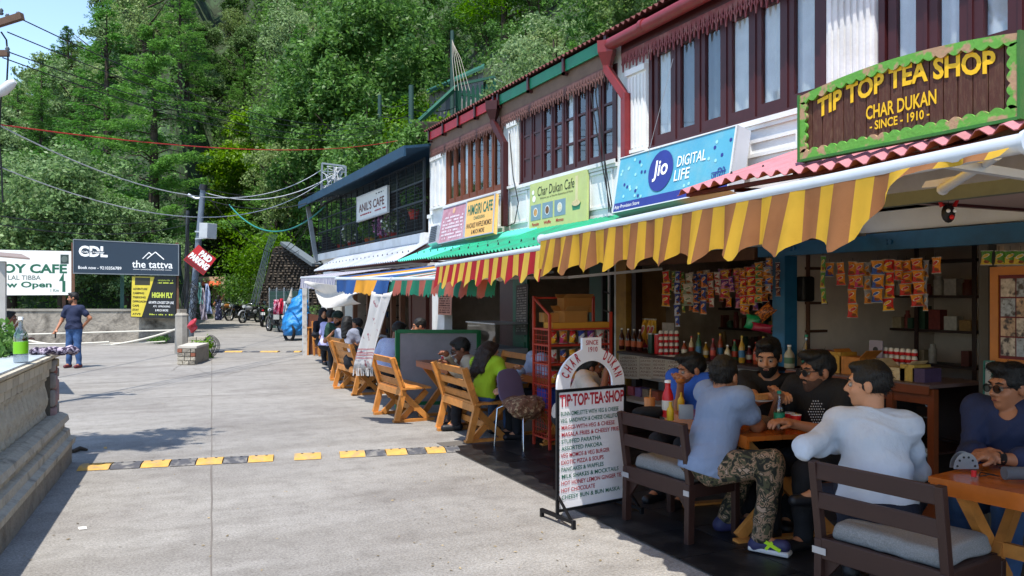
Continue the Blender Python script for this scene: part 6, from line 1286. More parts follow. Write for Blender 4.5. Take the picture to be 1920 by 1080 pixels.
# ================= THE PEOPLE =================
def st(n, c, **k): return shade(n, c, **k)
def camo():
    m = bpy.data.materials.new('camouflage'); m.use_nodes = True; N = m.node_tree.nodes; L = m.node_tree.links; b = N['Principled BSDF']; tc = N.new('ShaderNodeTexCoord'); n = N.new('ShaderNodeTexNoise'); n.inputs['Scale'].default_value = 17; n.inputs['Detail'].default_value = 2.5; n.inputs['Distortion'].default_value = 1.2
    L.new(tc.outputs['Object'], n.inputs[0]); r = N.new('ShaderNodeValToRGB'); r.color_ramp.interpolation = 'CONSTANT'; L.new(n.outputs[0], r.inputs[0]); e = r.color_ramp.elements; e[0].color = (*hx('#1c1d17'), 1); e[1].position = .42; e[1].color = (*hx('#47452f'), 1)
    for p_, c_ in ((.5, '#8a6e58'), (.57, '#2f3122'), (.63, '#9c8470')): x = e.new(p_); x.color = (*hx(c_), 1)
    L.new(r.outputs[0], b.inputs['Base Color']); b.inputs['Roughness'].default_value = .9; return m
def striped(key, c0, c1, sc=60):
    m = bpy.data.materials.new(key); m.use_nodes = True; N = m.node_tree.nodes; L = m.node_tree.links; b = N['Principled BSDF']; tc = N.new('ShaderNodeTexCoord'); w = N.new('ShaderNodeTexWave'); w.inputs['Scale'].default_value = sc; w.bands_direction = 'Y'; w.inputs['Distortion'].default_value = .3; L.new(tc.outputs['Object'], w.inputs[0])
    r = N.new('ShaderNodeValToRGB'); r.color_ramp.elements[0].color = (*hx(c0), 1); r.color_ramp.elements[1].color = (*hx(c1), 1); L.new(w.outputs[0], r.inputs[0]); L.new(r.outputs[0], b.inputs['Base Color']); b.inputs['Roughness'].default_value = .9; return m
def look(p, u, v, d): q = P(u, v, d)-p; return math.degrees(math.atan2(q.y, q.x))
CR_YAW = math.degrees(math.atan2(-SN, CS))     # world angle of the camera's right-hand direction
def ca_(a): return CR_YAW+a                    # angle measured in the camera's ground frame: 0 right, 90 away, 180 left, 270 towards the camera
def Z0(p, z): return Vector((p.x, p.y, z))
# 1 camouflage man
h_ = P(1358, 706, 5.35); elb = P(1410, 822, 5.35)
pp = person('man in a pale blue T-shirt and camouflage trousers leaning on the middle table', h_, ca_(20), s=1.1, hs=1.12, seat=.46, head_face=ca_(48), pitch=-8, shirt=st('pale_blue_tee', '#7786a0'), trousers=camo(), shoes=M('running_shoe', '#2a2a4e', .6), skin=SKIN, hair='short', lod=.0065, fat=1.12, wr=.004,
    arms={1: ('w', P(1440, 800, 5.55), None, None), -1: ('w', P(1420, 790, 5.9))}, knees={1: P(1448, 868, 5.05), -1: P(1400, 880, 5.55)}, feet={1: Z0(P(1428, 985, 5.05), .1), ('d', 1): P(1480, 1000, 4.95)-P(1428, 1000, 5.05), -1: Z0(P(1360, 962, 5.5), .1), ('d', -1): V(CS, -SN, 0)}, hemdrop=.05)
def trainer_trim(root, ft, fd):
    part('white_sole', SHOEW, root, lambda m: m.bar(ft-fd*.075+V(0, 0, .028), ft+fd*.18+V(0, 0, .024), .094, .03, up=(0, 0, 1)), bevel=.01); part('lime_stripe', M('lime_trim', '#a9d020', .5), root, lambda m: (m.bar(ft+fd*.0+V(CS*0, 0, .09)+V(-SN*.05, -CS*.05, 0), ft+fd*.1+V(-SN*.052, -CS*.052, .045), .01, .022), m.bar(ft+fd*.05+V(-SN*.05, -CS*.05, .09), ft+fd*.01+V(-SN*.052, -CS*.052, .04), .01, .018)))
ft = P(1428, 985, 5.05); ft.z = .012; fd = (P(1480, 1000, 4.95)-P(1428, 1000, 5.05)); fd.z = 0; fd.normalize(); trainer_trim(pp[0], ft, fd)
# 2 bearded man in black
pb = person('bearded man in a black printed T-shirt holding a sandwich behind the middle table', P(1441, 670, 5.95), ca_(250), s=1.12, hs=1.14, seat=.46, head_face=ca_(240), pitch=-14, shirt=st('black_tee', '#101013', col2='#a59a80', cs2=9, ct=.74, cw=.02), skin=SKIN2, hair='quiff', beard=1, lod=.0065, fat=1.08,
    arms={1: ('w', P(1455, 742, 5.5)), -1: ('w', P(1474, 748, 5.55))}, curl=1.6)
# 3 man in sunglasses
pg = person('man in sunglasses and a black T-shirt with his forearms on the middle table', P(1533, 697, 5.45), ca_(215), s=1.14, hs=1.15, seat=.46, head_face=ca_(190), pitch=-4, shirt=st('black_tee2', '#121214'), skin=SKIN, hair='quiff', beard=2, glasses='sun', lod=.0065, fat=1.12,
    arms={-1: ('w', P(1488, 795, 5.1)), 1: ('w', P(1458, 752, 5.4))})
part('printed_motif', M('motif_white', '#b0aeb0', .7, var=0), pg[0], lambda m: [m.ball(P(1516+i*4.5+(j % 2)*2, 752+j*5, 5.18+.0*i), .0045, 6) for i in range(7) for j in range(9) if (i-3)**2+(j-4)**2*.6 < 11])
# 4 man in the white shirt
pw = person('heavy man in a white shirt seen from behind in the right foreground', P(1628, 722, 4.42), ca_(75), s=1.04, hs=1.1, seat=.45, head_face=ca_(150), pitch=-2, shirt=st('white_shirt', '#b4bcc8'), sleeve='long', trousers=NAVP, skin=SKIN2, hair='short', lod=.0065, fat=1.22, armf=.95, collar=True, wr=.0035, hemdrop=.0,
    arms={-1: ('e', P(1508, 842, 4.22), P(1602, 832, 4.72)), 1: ('e', P(1722, 885, 4.45), P(1690, 885, 4.75))}, knees={-1: P(1590, 905, 4.75), 1: P(1720, 920, 4.7)}, feet={-1: Z0(P(1595, 1060, 4.6), .1), 1: P(1530, 925, 5.0), ('d', 1): V(-CS, SN, .0)})
# 5 navy shirt man
pn = person('man with thin glasses and a navy denim shirt with clasped hands at the right edge', P(1893, 727, 4.55), ca_(215), s=1.12, hs=1.12, seat=.45, head_face=ca_(190), pitch=-3, shirt=st('navy_denim', '#202a4a'), sleeve='rolled', trousers=JEANS, skin=SKIN, hair='quiff', lod=.0065, fat=1.15, glasses='thin', collar=True,
    arms={-1: ('w', P(1862, 858, 4.2)), 1: ('w', P(1850, 850, 4.32))}, curl=1.3)
el, w_ = [x for x in pn[1] if x[0] == -1][0][5], [x for x in pn[1] if x[0] == -1][0][1]
o = part('wristwatch', MBLACK, pn[0], lambda m: (m.cyl(w_.lerp(el, .08), w_.lerp(el, .2), .034, .036, 14), m.cbox(w_.lerp(el, .14)+V(-SN*.034, -CS*.034, .012), (.032, .012, .036))))
# 6 man in blue eating
pe = person('man in a bright blue T-shirt eating at the far end of the middle table', P(1297, 694, 6.5), ca_(225), s=1.08, hs=1.14, seat=.44, head_face=ca_(190), pitch=-12, shirt=st('bright_blue', '#2352a8'), skin=SKIN, hair='quiff', beard=2, lod=.008,
    arms={1: ('w', P(1276, 722, 6.25), -V(0, 0, 1)+V(-SN, -CS, 0)*.3), -1: ('w', P(1292, 790, 6.1))}, curl=1.6)
# 7 man drinking seen through the arch
pa_ = person('man drinking from a cup behind the menu board arch', P(1106, 690, 7.4), ca_(330), s=1.05, hs=1.1, seat=.44, head_face=ca_(10), pitch=6, shirt=st('cream_shirt', '#b3aaa0'), skin=SKIN3, hair='short', beard=2, lod=.009, arms={1: ('w', P(1137, 700, 7.15)), -1: ('w', P(1120, 760, 7.1))}, curl=1.4)
# 8 beige shirt man
pt = person('man with glasses in a beige shirt smoking over the wooden table', P(864, 655, 9.75), ca_(195), s=1.1, hs=1.15, seat=.44, head_face=ca_(190), pitch=-22, shirt=st('beige_shirt', '#b3a48f'), sleeve='long', skin=SKIN3, hair='short', lod=.009, collar=True, glasses='thin', arms={1: ('w', P(838, 668, 9.45)), -1: ('w', P(845, 688, 9.4))}, lean=38)
part('cigarette', TWH, pt[0], lambda m: m.cyl(P(846, 668, 9.4), P(855, 665, 9.5), .005, n=6))
# 9 woman in yellow
py = person('woman in a neon yellow T-shirt and jeans seated on the near wooden bench', P(918, 662, 9.1), ca_(60), s=.9, hs=1.05, seat=.44, head_face=ca_(20), pitch=-14, shirt=st('neon_yellow', '#9aba22'), trousers=JEANS, skin=SKIN2, hair='long', hairmat=HAIRB, lod=.009, arms={1: ('w', P(938, 728, 8.7)), -1: ('w', P(950, 722, 9.2))})
# 10.. far cafe guests
person('woman in a dark headscarf at the far end of the row', P(606, 588, 18.9), ca_(300), s=1.0, hs=1.1, shirt=st('dark_dress', '#14151d'), sleeve='long', skin=SKIN2, hair='scarf', hairmat=st('dark_scarf', '#121219'))
person('person in a lavender T-shirt seen from behind beside the headscarf', P(621, 592, 17.8), ca_(60), s=1.05, hs=1.1, shirt=st('lavender_tee', '#a9a6cc'), skin=SKIN, hair='short')
person('bearded man in a green shirt and dark turban at a far table', P(633, 598, 16.6), ca_(280), s=1.1, hs=1.15, head_face=ca_(250), pitch=-14, shirt=st('bottle_green', '#17382a'), skin=SKIN, hair='turban', hairmat=st('turban_green', '#10251f'), beard=1, lod=.011, arms={1: ('off', (.1, .3, .3)), -1: ('off', (-.14, .34, .2))})
person('long haired woman in grey seen from behind beside the hanging scarf', P(652, 606, 15.2), ca_(75), s=1.0, hs=1.1, shirt=st('grey_tee', '#7f8494'), skin=SKIN2, hair='long')
person('person in dark clothes partly hidden behind the long haired woman', P(669, 609, 15.9), ca_(200), s=1.0, hs=1.1, shirt=st('dark_teal', '#13232a'), skin=SKIN, hair='short')
person('person in a big black jacket hidden behind the hanging scarf', P(690, 640, 13.6), ca_(60), s=1.1, hs=1.1, shirt=st('black_jacket', '#0e1016'), sleeve='long', skin=SKIN, hair='short', fat=1.25, lean=30)
person('man in a thin striped white shirt seen from behind at a cafe table', P(748, 620, 12.2), ca_(70), s=1.1, hs=1.1, shirt=striped('striped_white', '#6f7fae', '#c5cbdc'), trousers=BLKP, skin=SKIN3, hair='short', fat=1.15, lean=34, head_face=ca_(30), pitch=-20)
person('man in a pinkish shirt sitting in the cafe doorway', P(786, 612, 13.6), ca_(235), s=1.1, hs=1.15, head_face=ca_(195), pitch=-10, shirt=st('dusty_pink', '#a8868e'), skin=SKIN, hair='thin', beard=2, lod=.011)
# standing man at the left
ps = person('man standing on the road in a navy polo shirt and jeans', P(137, 559, 17.7), ca_(262), stand=True, s=1.0, hs=1.04, head_face=ca_(205), pitch=-4, shirt=st('navy_polo', '#1d2540'), trousers=JEANS, shoes=M('maroon_shoe', '#5a2028', .6), skin=SKIN, hair='short', beard=2, lod=.009, collar=True, lean=0, hemdrop=.04, fat=1.08,
    arms={1: ('w', P(106, 618, 17.55)), -1: ('w', P(156, 612, 17.75), V(CS, -SN, 0)*1.)})
o = part('x', MBLACK, ps[0], lambda m: m.cbox(P(104, 628, 17.5), (.03, .07, .14))); o.name = 'mobile_phone'; o.parent = None; o.location = origin(ps[0]); o.matrix_world = Matrix.Translation(ps[0].location); tag(o, 'small dark mobile phone in the right hand of the standing man', 'phone')
# woman with the phone, back to us
pf = person('woman in a long floral dress raising her phone at the far end of the road', P(410, 557, 49), ca_(80), stand=True, s=.95, hs=1.0, lean=0, shirt=st('floral_dress', '#1d2340', col2='#8f93b0', cs2=7, ct=.6, cw=.02), trousers=None, skirt=True, skin=SKIN2, hair='long', sleeve='none', arms={1: ('w', P(419, 554, 48.6)), -1: ('off', (-.25, .1, 0))})
# girl at the left behind the wall
person('child in a white T-shirt standing behind the balustrade at the left', P(19, 597, 13.2), ca_(10), stand=True, s=.76, hs=.95, lean=0, shirt=st('white_tee', '#c3c6d6'), trousers=st('patterned_trousers', '#2c2238', col2='#8e7f9a', cs2=9, ct=.55, cw=.02), skin=SKIN3, hair='short', lod=.011, arms={1: ('w', P(34, 606, 13.0))})
# forearm resting on the brown table beside the rack belongs to a seated person behind it
person('person in pale blue sleeves with a hand on the brown table behind the rack', P(1012, 668, 9.2), ca_(200), s=1.0, hs=1.05, lean=12, shirt=st('pale_blue_long', '#9aa4bd'), sleeve='long', skin=SKIN2, hair='short', arms={1: ('w', P(975, 692, 9.0)), -1: ('off', (-.14, .3, .2))})
# ================= GOODS IN THE SHOPS AND ON THE TABLES =================
def pmat(key, c0, c1, sc=30, t=.52):
    m = bpy.data.materials.new('pack_'+key); m.use_nodes = True; N = m.node_tree.nodes; L = m.node_tree.links; b = N['Principled BSDF']; tc = N.new('ShaderNodeTexCoord'); sp = N.new('ShaderNodeSeparateXYZ'); L.new(tc.outputs['Object'], sp.inputs[0])
    def mth(op, *a):
        n = N.new('ShaderNodeMath'); n.operation = op
        for i, v in enumerate(a):
            if isinstance(v, (int, float)): n.inputs[i].default_value = v
            else: L.new(v, n.inputs[i])
        return n.outputs[0]
    nz = N.new('ShaderNodeTexNoise'); nz.inputs['Scale'].default_value = 3.5; L.new(tc.outputs['Object'], nz.inputs[0]); x, z = sp.outputs[0], sp.outputs[2]; w = mth('MULTIPLY', nz.outputs[0], .35)
    def mix(f, a, c):
        mx = N.new('ShaderNodeMix'); mx.data_type = 'RGBA'; L.new(f, mx.inputs[0])
        if isinstance(a, tuple): mx.inputs[6].default_value = (*a, 1)
        else: L.new(a, mx.inputs[6])
        mx.inputs[7].default_value = (*c, 1); return mx.outputs[2]
    cur = mix(mth('LESS_THAN', mth('ADD', z, mth('MULTIPLY', x, .5)), mth('SUBTRACT', w, .3)), hx(c0), hx(c1))
    e = mth('ADD', mth('POWER', mth('MULTIPLY', x, 2.9), 2), mth('POWER', mth('MULTIPLY', mth('ADD', mth('SUBTRACT', z, .12), mth('MULTIPLY', x, -.35)), 6.5), 2)); cur = mix(mth('LESS_THAN', e, .75), cur, hx('#d8d2c8')); cur = mix(mth('LESS_THAN', e, .45), cur, hx(c1))
    e2 = mth('ADD', mth('POWER', mth('MULTIPLY', mth('SUBTRACT', x, .1), 4), 2), mth('POWER', mth('MULTIPLY', mth('ADD', z, .27), 7), 2)); cur = mix(mth('LESS_THAN', e2, .6), cur, hx('#8a4a22'))
    cur = mix(mth('GREATER_THAN', mth('ABSOLUTE', z), .455), cur, hx('#b8b4ae')); L.new(cur, b.inputs['Base Color']); b.inputs['Roughness'].default_value = .28
    n2 = N.new('ShaderNodeTexNoise'); n2.inputs['Scale'].default_value = 7; n2.inputs['Detail'].default_value = 3; L.new(tc.outputs['Object'], n2.inputs[0]); bp = N.new('ShaderNodeBump'); bp.inputs['Distance'].default_value = .02; bp.inputs['Strength'].default_value = 1; L.new(n2.outputs[0], bp.inputs['Height']); L.new(bp.outputs[0], b.inputs['Normal']); return m
PK = {'ro': pmat('red_orange', '#d0241e', '#e8b01e'), 'or': pmat('orange_red', '#dd8a1c', '#c22a24'), 'ob': pmat('orange_blue', '#d98a20', '#2b55a8'), 'bw': pmat('blue_white', '#1f3f96', '#b9c3d6'), 'bl': pmat('deep_blue', '#16307a', '#d8752a', 26, .6), 'wg': pmat('white_cream', '#b9b3a4', '#7c8a70'),
      'gy': pmat('green_yellow', '#4d8a2c', '#d0b23a'), 'yr': pmat('yellow_red', '#dca62a', '#b5243c'), 'pu': pmat('purple', '#6d2a86', '#c87a9a'), 'wr': pmat('white_red', '#c9c2ba', '#b53a3a'), 'mr': pmat('maroon_dark', '#4a1620', '#8a5a3a'), 'og': pmat('orange_green', '#d98c22', '#3f7a34'), 'sv': pmat('silver_orange', '#9a9ca6', '#d88a2c'), 'pk': pmat('pink_orange', '#d98a2c', '#c42f6a')}
_pm = {}
def packmesh(mat):
    if mat.name in _pm: return _pm[mat.name]
    m = MB(); nx, ny = 5, 7; rows = []
    for sg in (1, -1):
        rows = []
        for j in range(ny):
            y = j/(ny-1)-.5; row = []
            for i in range(nx):
                x = i/(nx-1)-.5; b_ = (1-(2*x)**2)*(1-(2*y)**4)*.32; row.append(Vector((x*(.8+.2*(2*y)**4), -sg*b_, y)))
            rows.append(row)
        m.grid(rows if sg > 0 else [r[::-1] for r in rows])
    _pm[mat.name] = m.mesh('packet', mat); return _pm[mat.name]
FACE = math.atan2(-SN, CS)   # so that packets face the camera side
def strip(label, u, v0, v1, n, wpx, key, x0, group, key2=None, name='packet_strip'):
    d = DW(u, x0); top = P(u, v0, d); t = thing(name, label, 'snack packets', top, 0, group); H = (v1-v0)/FPX*d; w = wpx/FPX*d
    part('string', MBLACK, t, lambda m: m.cyl(top+V(0, 0, .03), top+V(0, 0, -H+.02), .002, n=4))
    for i in range(n):
        mt = PK[key2] if (key2 and i % 2) else PK[key]; h = H/n
        link('packet', packmesh(mt), t, (rnd.uniform(-.004, .004), rnd.uniform(-.01, .01), -h*(i+.5)), (rnd.uniform(-.1, .1), rnd.uniform(-.08, .08), -math.pi/2+rnd.uniform(-.35, .55)+.25), (w*1.15, w*.9, h*1.02))
    return t
g1 = 'snack packet strips hanging in the first shop'; cn = {'ro': 'red and yellow', 'or': 'orange and red', 'ob': 'orange and blue', 'bw': 'blue and white', 'bl': 'deep blue', 'wg': 'pale cream', 'gy': 'green and yellow', 'yr': 'yellow and red', 'pu': 'purple', 'wr': 'white and red', 'mr': 'dark maroon', 'og': 'orange and green', 'sv': 'silver and orange', 'pk': 'orange and pink'}
def zz(x, y): return (1180+x/4.91, 480+y/4.91)
ordn = ['first', 'second', 'third', 'fourth', 'fifth', 'sixth', 'seventh', 'eighth', 'ninth', 'tenth', 'eleventh', 'twelfth', 'thirteenth', 'fourteenth', 'fifteenth', 'sixteenth', 'seventeenth', 'eighteenth', 'nineteenth', 'twentieth']
s1 = [(335, 140, 465, 3, 17, 'ro'), (403, 140, 322, 3, 9, 'gy'), (440, 140, 650, 5, 11, 'bw'), (492, 150, 520, 5, 9, 'gy', 'og'), (545, 160, 455, 3, 19, 'wg'), (608, 165, 518, 4, 12, 'bl'), (681, 165, 535, 3, 13, 'bl'), (750, 150, 470, 4, 12, 'or', 'wr'), (808, 150, 358, 3, 12, 'wr'), (880, 130, 388, 3, 17, 'yr', 'pu'), (938, 190, 330, 2, 10, 'pu'), (990, 120, 310, 3, 12, 'pk'), (1040, 130, 525, 5, 12, 'or', 'ro'), (1120, 100, 450, 4, 17, 'ro'), (1195, 60, 430, 5, 14, 'og'), (1282, 20, 345, 4, 15, 'ob', 'sv'), (1370, 60, 370, 4, 9, 'mr')]
for i, q in enumerate(s1):
    u, v0 = zz(q[0], q[1]); _, v1 = zz(0, q[2]); strip('%s snack strip, %s from the left in the first shop opening' % (cn[q[5]], ordn[i]), u, v0, v1, q[3], q[4], q[5], 5.22+.05*(i % 2), g1, q[6] if len(q) > 6 else None)
xs_ = [(360, 130, 400, 3, 12, 'gy', 'ro'), (465, 140, 420, 4, 11, 'ro'), (575, 150, 500, 4, 13, 'wr', 'bl'), (645, 140, 460, 4, 12, 'ob'), (715, 130, 430, 4, 13, 'wg', 'or'), (845, 120, 420, 4, 13, 'pu', 'yr'), (910, 120, 470, 4, 14, 'ro', 'or'), (1015, 110, 480, 4, 14, 'yr', 'pu'), (1080, 100, 540, 5, 14, 'or', 'pk'), (1160, 80, 500, 5, 13, 'pu', 'ro'), (1240, 50, 420, 4, 14, 'mr', 'or'), (1325, 30, 400, 4, 12, 'or', 'mr')]
for i, q in enumerate(xs_):
    u, v0 = zz(q[0], q[1]); _, v1 = zz(0, q[2]); strip('%s snack strip, %s from the left in the rear row' % (cn[q[5]], ordn[i]), u, v0, v1, q[3], q[4], q[5], 5.42, g1, q[6] if len(q) > 6 else None)
g2 = 'snack packet strips hanging in the second shop'
def z2(x, y): return (1540+x/4.91, 480+y/4.91)
s2 = [(15, 0, 440, 3, 10, 'gy'), (75, 60, 190, 1, 16, 'ob'), (185, 60, 270, 2, 17, 'or'), (290, 50, 570, 4, 18, 'or'), (352, 60, 290, 2, 15, 'pk'), (430, 60, 440, 3, 13, 'sv'), (520, 40, 430, 3, 22, 'ob'), (622, 30, 505, 4, 20, 'ro'), (705, 40, 225, 2, 14, 'or'), (785, 40, 365, 3, 20, 'or'), (885, 20, 465, 4, 20, 'or'), (958, 40, 505, 3, 9, 'sv'), (1050, 10, 160, 1, 18, 'or')]
for i, q in enumerate(s2):
    u, v0 = z2(q[0], q[1]); _, v1 = z2(0, q[2]); strip('%s snack strip, %s from the left under the blue beam' % (cn[q[5]], ordn[i]), u, v0, v1, q[3], q[4], q[5], 5.18+.05*(i % 2), g2)
for i, u in enumerate((1851, 1873, 1894, 1914)): strip('green snack packet, %s from the left above the wooden picture frame' % ordn[i], u, 470, 497, 1, 20, 'gy', 5.2, 'green packets above the picture frame', name='snack_packet')
for (lab, x, y, w, h, key, ry) in [('big green snack bag in the cluster hanging above the bearded man', 1135, 610, 150, 130, 'gy', .2), ('big brown and orange snack bag in the cluster by the blue post', 1255, 515, 190, 110, 'or', -.7), ('big maroon snack bag lowest in the cluster by the blue post', 1220, 660, 210, 75, 'mr', .15)]:
    u, v = zz(x, y); d = DW(u, 5.1); p = P(u, v, d); key_ = {'gy': M('bag_green', '#17834f', .3, var=.2, spec=.6), 'or': M('bag_orange', '#b86a24', .3, var=.2, col2='#5c2c20', cs2=9, ct=.5, cw=.02), 'mr': M('bag_maroon', '#8a1c34', .3, var=.2)}[key]
    o = link('snack_bag', packmesh(key_)); o.location = p; o.rotation_euler = (0, ry, -math.pi/2+.5); o.scale = (w/4.91/FPX*d, .16, h/4.91/FPX*d); tag(o, lab, 'snack bag')
# vessels
def bottle(name, label, p, h, r, body, cap, lab=None, group=None, cat='bottle', neck=.35, n=12, root=None, glassy=False):
    t = thing(name, label, cat, p, 0, group)
    part('bottle_body', body, t, lambda m: m.lathe([(r*.9, 0), (r, h*.04), (r, h*.55), (r*.9, h*.62), (r*neck, h*.8), (r*neck, h*.93)], p, n)); part('cap', cap, t, lambda m: m.lathe([(r*neck*1.15, h*.93), (r*neck*1.1, h)], p, n))
    if lab: part('label_band', lab, t, lambda m: m.lathe([(r*1.02, h*.2), (r*1.02, h*.46)], p, n))
    return t
def can(name, label, p, h, r, mat, group=None, cat='can', top=None):
    t = thing(name, label, cat, p, 0, group); part('can_body', mat, t, lambda m: m.lathe([(r*.96, 0), (r, .006), (r, h-.006), (r*.97, h)], p, 14)); part('lid', top or MSTEEL, t, lambda m: m.lathe([(r*.98, h+.0005), (r*.94, h+.01)], p, 14)); return t
def crate(name, label, c, size, mat, rz=0., group=None, cat='box', flaps=False, tape=None):
    t = thing(name, label, cat, c, rz, group); sx_, sy_, sz_ = size
    def b(nm, mt, f): 
        mb = MB(); f(mb); mb.build(nm, mt, t, rel=False)
    b('box_body', mat, lambda m: m.box((-sx_/2, -sy_/2, 0), (sx_/2, sy_/2, sz_)))
    if tape: b('tape', tape, lambda m: m.box((-sx_/2-.001, -.02, sz_*.0), (sx_/2+.001, .02, sz_+.001)))
    if flaps:
        for sg in (-1, 1): b('flap', mat, lambda m: m.prism([(0, 0), (sx_, 0), (sx_, sy_*.42), (0, sy_*.42)], (-sx_/2, sg*sy_/2, sz_), (1, 0, 0), (0, sg*.75, .66), .004))
    return t
MCARD = M('cardboard', '#a0743e', .85, var=.1, bump=.1); MKET = M('ketchup_glass', '#3a1410', .15, var=.05); MCLEAR = M('clear_plastic', '#dfe6ea', .05, glass=.06); MGLAB = M('green_label', '#1c7a5a', .5, var=.2, vs=60); MREDC = M('red_plastic', '#c01a1e', .35); MYELP = M('mustard_plastic', '#c9a21c', .4)
def CT(u, x0, z): d = DW(u, x0); p = P(u, 550, d); p.z = z; return p
# first shop: counter with jars
ct1 = thing('shop_counter', 'long shop counter with bottles on top and paper notices on its front', 'counter', ((5.1+5.5)/2, (Y(1160)+Y(1455))/2, 0)); ya, yb = Y(1440, 5.15), Y(1162, 5.15)
part('counter_top', MDW, ct1, lambda m: m.box((5.11, ya, .955), (5.75, yb, .985))); part('front_panel', M('counter_front', '#8f857a', .8), ct1, lambda m: m.box((5.14, ya, .7), (5.17, yb, .95))); part('shelf_board', M('white_shelf', '#b3b0aa', .6), ct1, lambda m: m.box((5.13, ya, .42), (5.72, yb, .45))); part('back_panel', MWHITE, ct1, lambda m: m.box((5.7, ya, .02), (5.74, yb, .95))); part('end_panel', MDW, ct1, lambda m: m.box((5.13, yb-.03, .02), (5.69, yb, .41)))
for i, u in enumerate((1166, 1178, 1189, 1200)): bottle('ketchup_bottle', 'brown ketchup bottle with a white cap, %s from the yellow post' % ordn[i], CT(u, 5.25, .985), .255, .034, MKET, TWH, M('ketchup_label', '#b5572c', .5), 'ketchup bottles on the counter')
can('chips_can', 'dark green chips can on the counter', CT(1221, 5.25, .985), .21, .036, M('can_green', '#1c3a2c', .4)); can('chips_can', 'red chips can on the counter', CT(1233, 5.25, .985), .21, .036, MREDC)
for i, u in enumerate((1190, 1199, 1209, 1219, 1226)): 
    p = CT(u, 5.5, .985); t = thing('snack_tube', 'tall yellow snack packet, %s from the post behind the ketchup bottles' % ordn[i], 'snack packet', p, 0, 'tall yellow snack packets'); link('packet', packmesh(PK['yr']), t, (0, 0, .19), (0, 0, -1.2), (.075, .2, .36))
def cupstack(label, p, cols, rows_, w, h, ax):
    t = thing('cup_stack', label, 'cups', p)
    for r_ in range(rows_):
        for c_ in range(cols):
            q = p+ax*(w*(c_-(cols-1)/2))+V(0, 0, h*r_); part('cup', [MREDC, M('cup_white', '#d6cfc2', .5)], t, lambda m: (m.lathe([(w*.46, 0), (w*.49, h*.42)], q, 10, m=0), m.lathe([(w*.44, h*.42), (w*.40, h*.7), (w*.3, h*.92)], q, 10, m=1)))
for i in range(13):
    u = 1283+i*13.5; c_ = ['#8a3a1c', '#c9b48a', '#2c5a3a', '#b0862c', '#6a1c24'][i % 5]; bottle('sauce_bottle', ['brown', 'cream', 'green', 'amber', 'dark red'][i % 5]+' bottle, %s from the red cup stack along the counter' % ordn[i], CT(u, 5.3+.08*(i % 2), .985), .16+.05*((i*7) % 3), .03, M('jar_fill_%d' % (i % 5), c_, .25, var=.15), [TWH, MREDC, MYELP][i % 3], M('jar_label_%d' % (i % 3), ['#c9c0a8', '#b5442c', '#3a6a8a'][i % 3], .5), 'bottles along the first shop counter')
cupstack('stack of red and white cup noodles on the first counter', CT(1254, 5.3, .985), 4, 4, .057, .066, V(CS, -SN, 0)); crate('tin_box', 'pale printed box standing behind the red cup stack', CT(1256, 5.55, .985), (.05, .22, .33), M('pale_print', '#8f857c', .6, var=.2, vs=30))
for i, (u, c_) in enumerate(((1176, '#b3924a'), (1190, '#b04a54'), (1204, '#8a6a9a'), (1218, '#a08a70'), (1236, '#a8553a'))): crate('small_box', ['mustard yellow', 'pinkish red', 'mauve', 'tan', 'rust red'][i]+' small box on the white shelf below the notices', CT(u, 5.4, .45), (.12, .12, .1), M('box_'+str(i)+'_print', c_, .6, var=.3, vs=30))
# plywood side shelf
sh = thing('side_shelf', 'plywood side shelf between the yellow post and the first row of snacks', 'shelf', CT(1212, 5.9, 0)); MPLY = M('plywood', '#8a6842', .7, var=.2, bump=.1)
ya, yb = Y(1236, 5.9), Y(1186, 5.9)
part('back_board', MPLY, sh, lambda m: m.box((5.95, ya, .99), (5.98, yb, 1.95))); part('side_board', MPLY, sh, lambda m: m.box((5.62, ya-.03, .99), (5.98, ya, 1.95)))
for z in (1.28, 1.6): part('shelf_board', MDW, sh, lambda m: m.box((5.66, ya, z), (5.95, yb, z+.018)))
for i, (k, dx) in enumerate((('ro', -.22), ('yr', -.02), ('or', .1))): 
    o = link('snack_packet', packmesh(PK[k])); o.location = (5.72, (ya+yb)/2-dx, 1.37); o.rotation_euler = (0, 0, -1.3); o.scale = (.1, .14, .15); tag(o, ['red', 'yellow', 'orange'][i]+' packet standing on the middle board of the plywood side shelf', 'snack packet')
o = link('snack_pouch', packmesh(PK['gy'])); o.location = (5.7, (ya+yb)/2+.12, 1.5); o.rotation_euler = (0, .3, -1.3); o.scale = (.09, .1, .17); tag(o, 'bright green pouch above the red packet on the plywood shelf', 'snack packet')
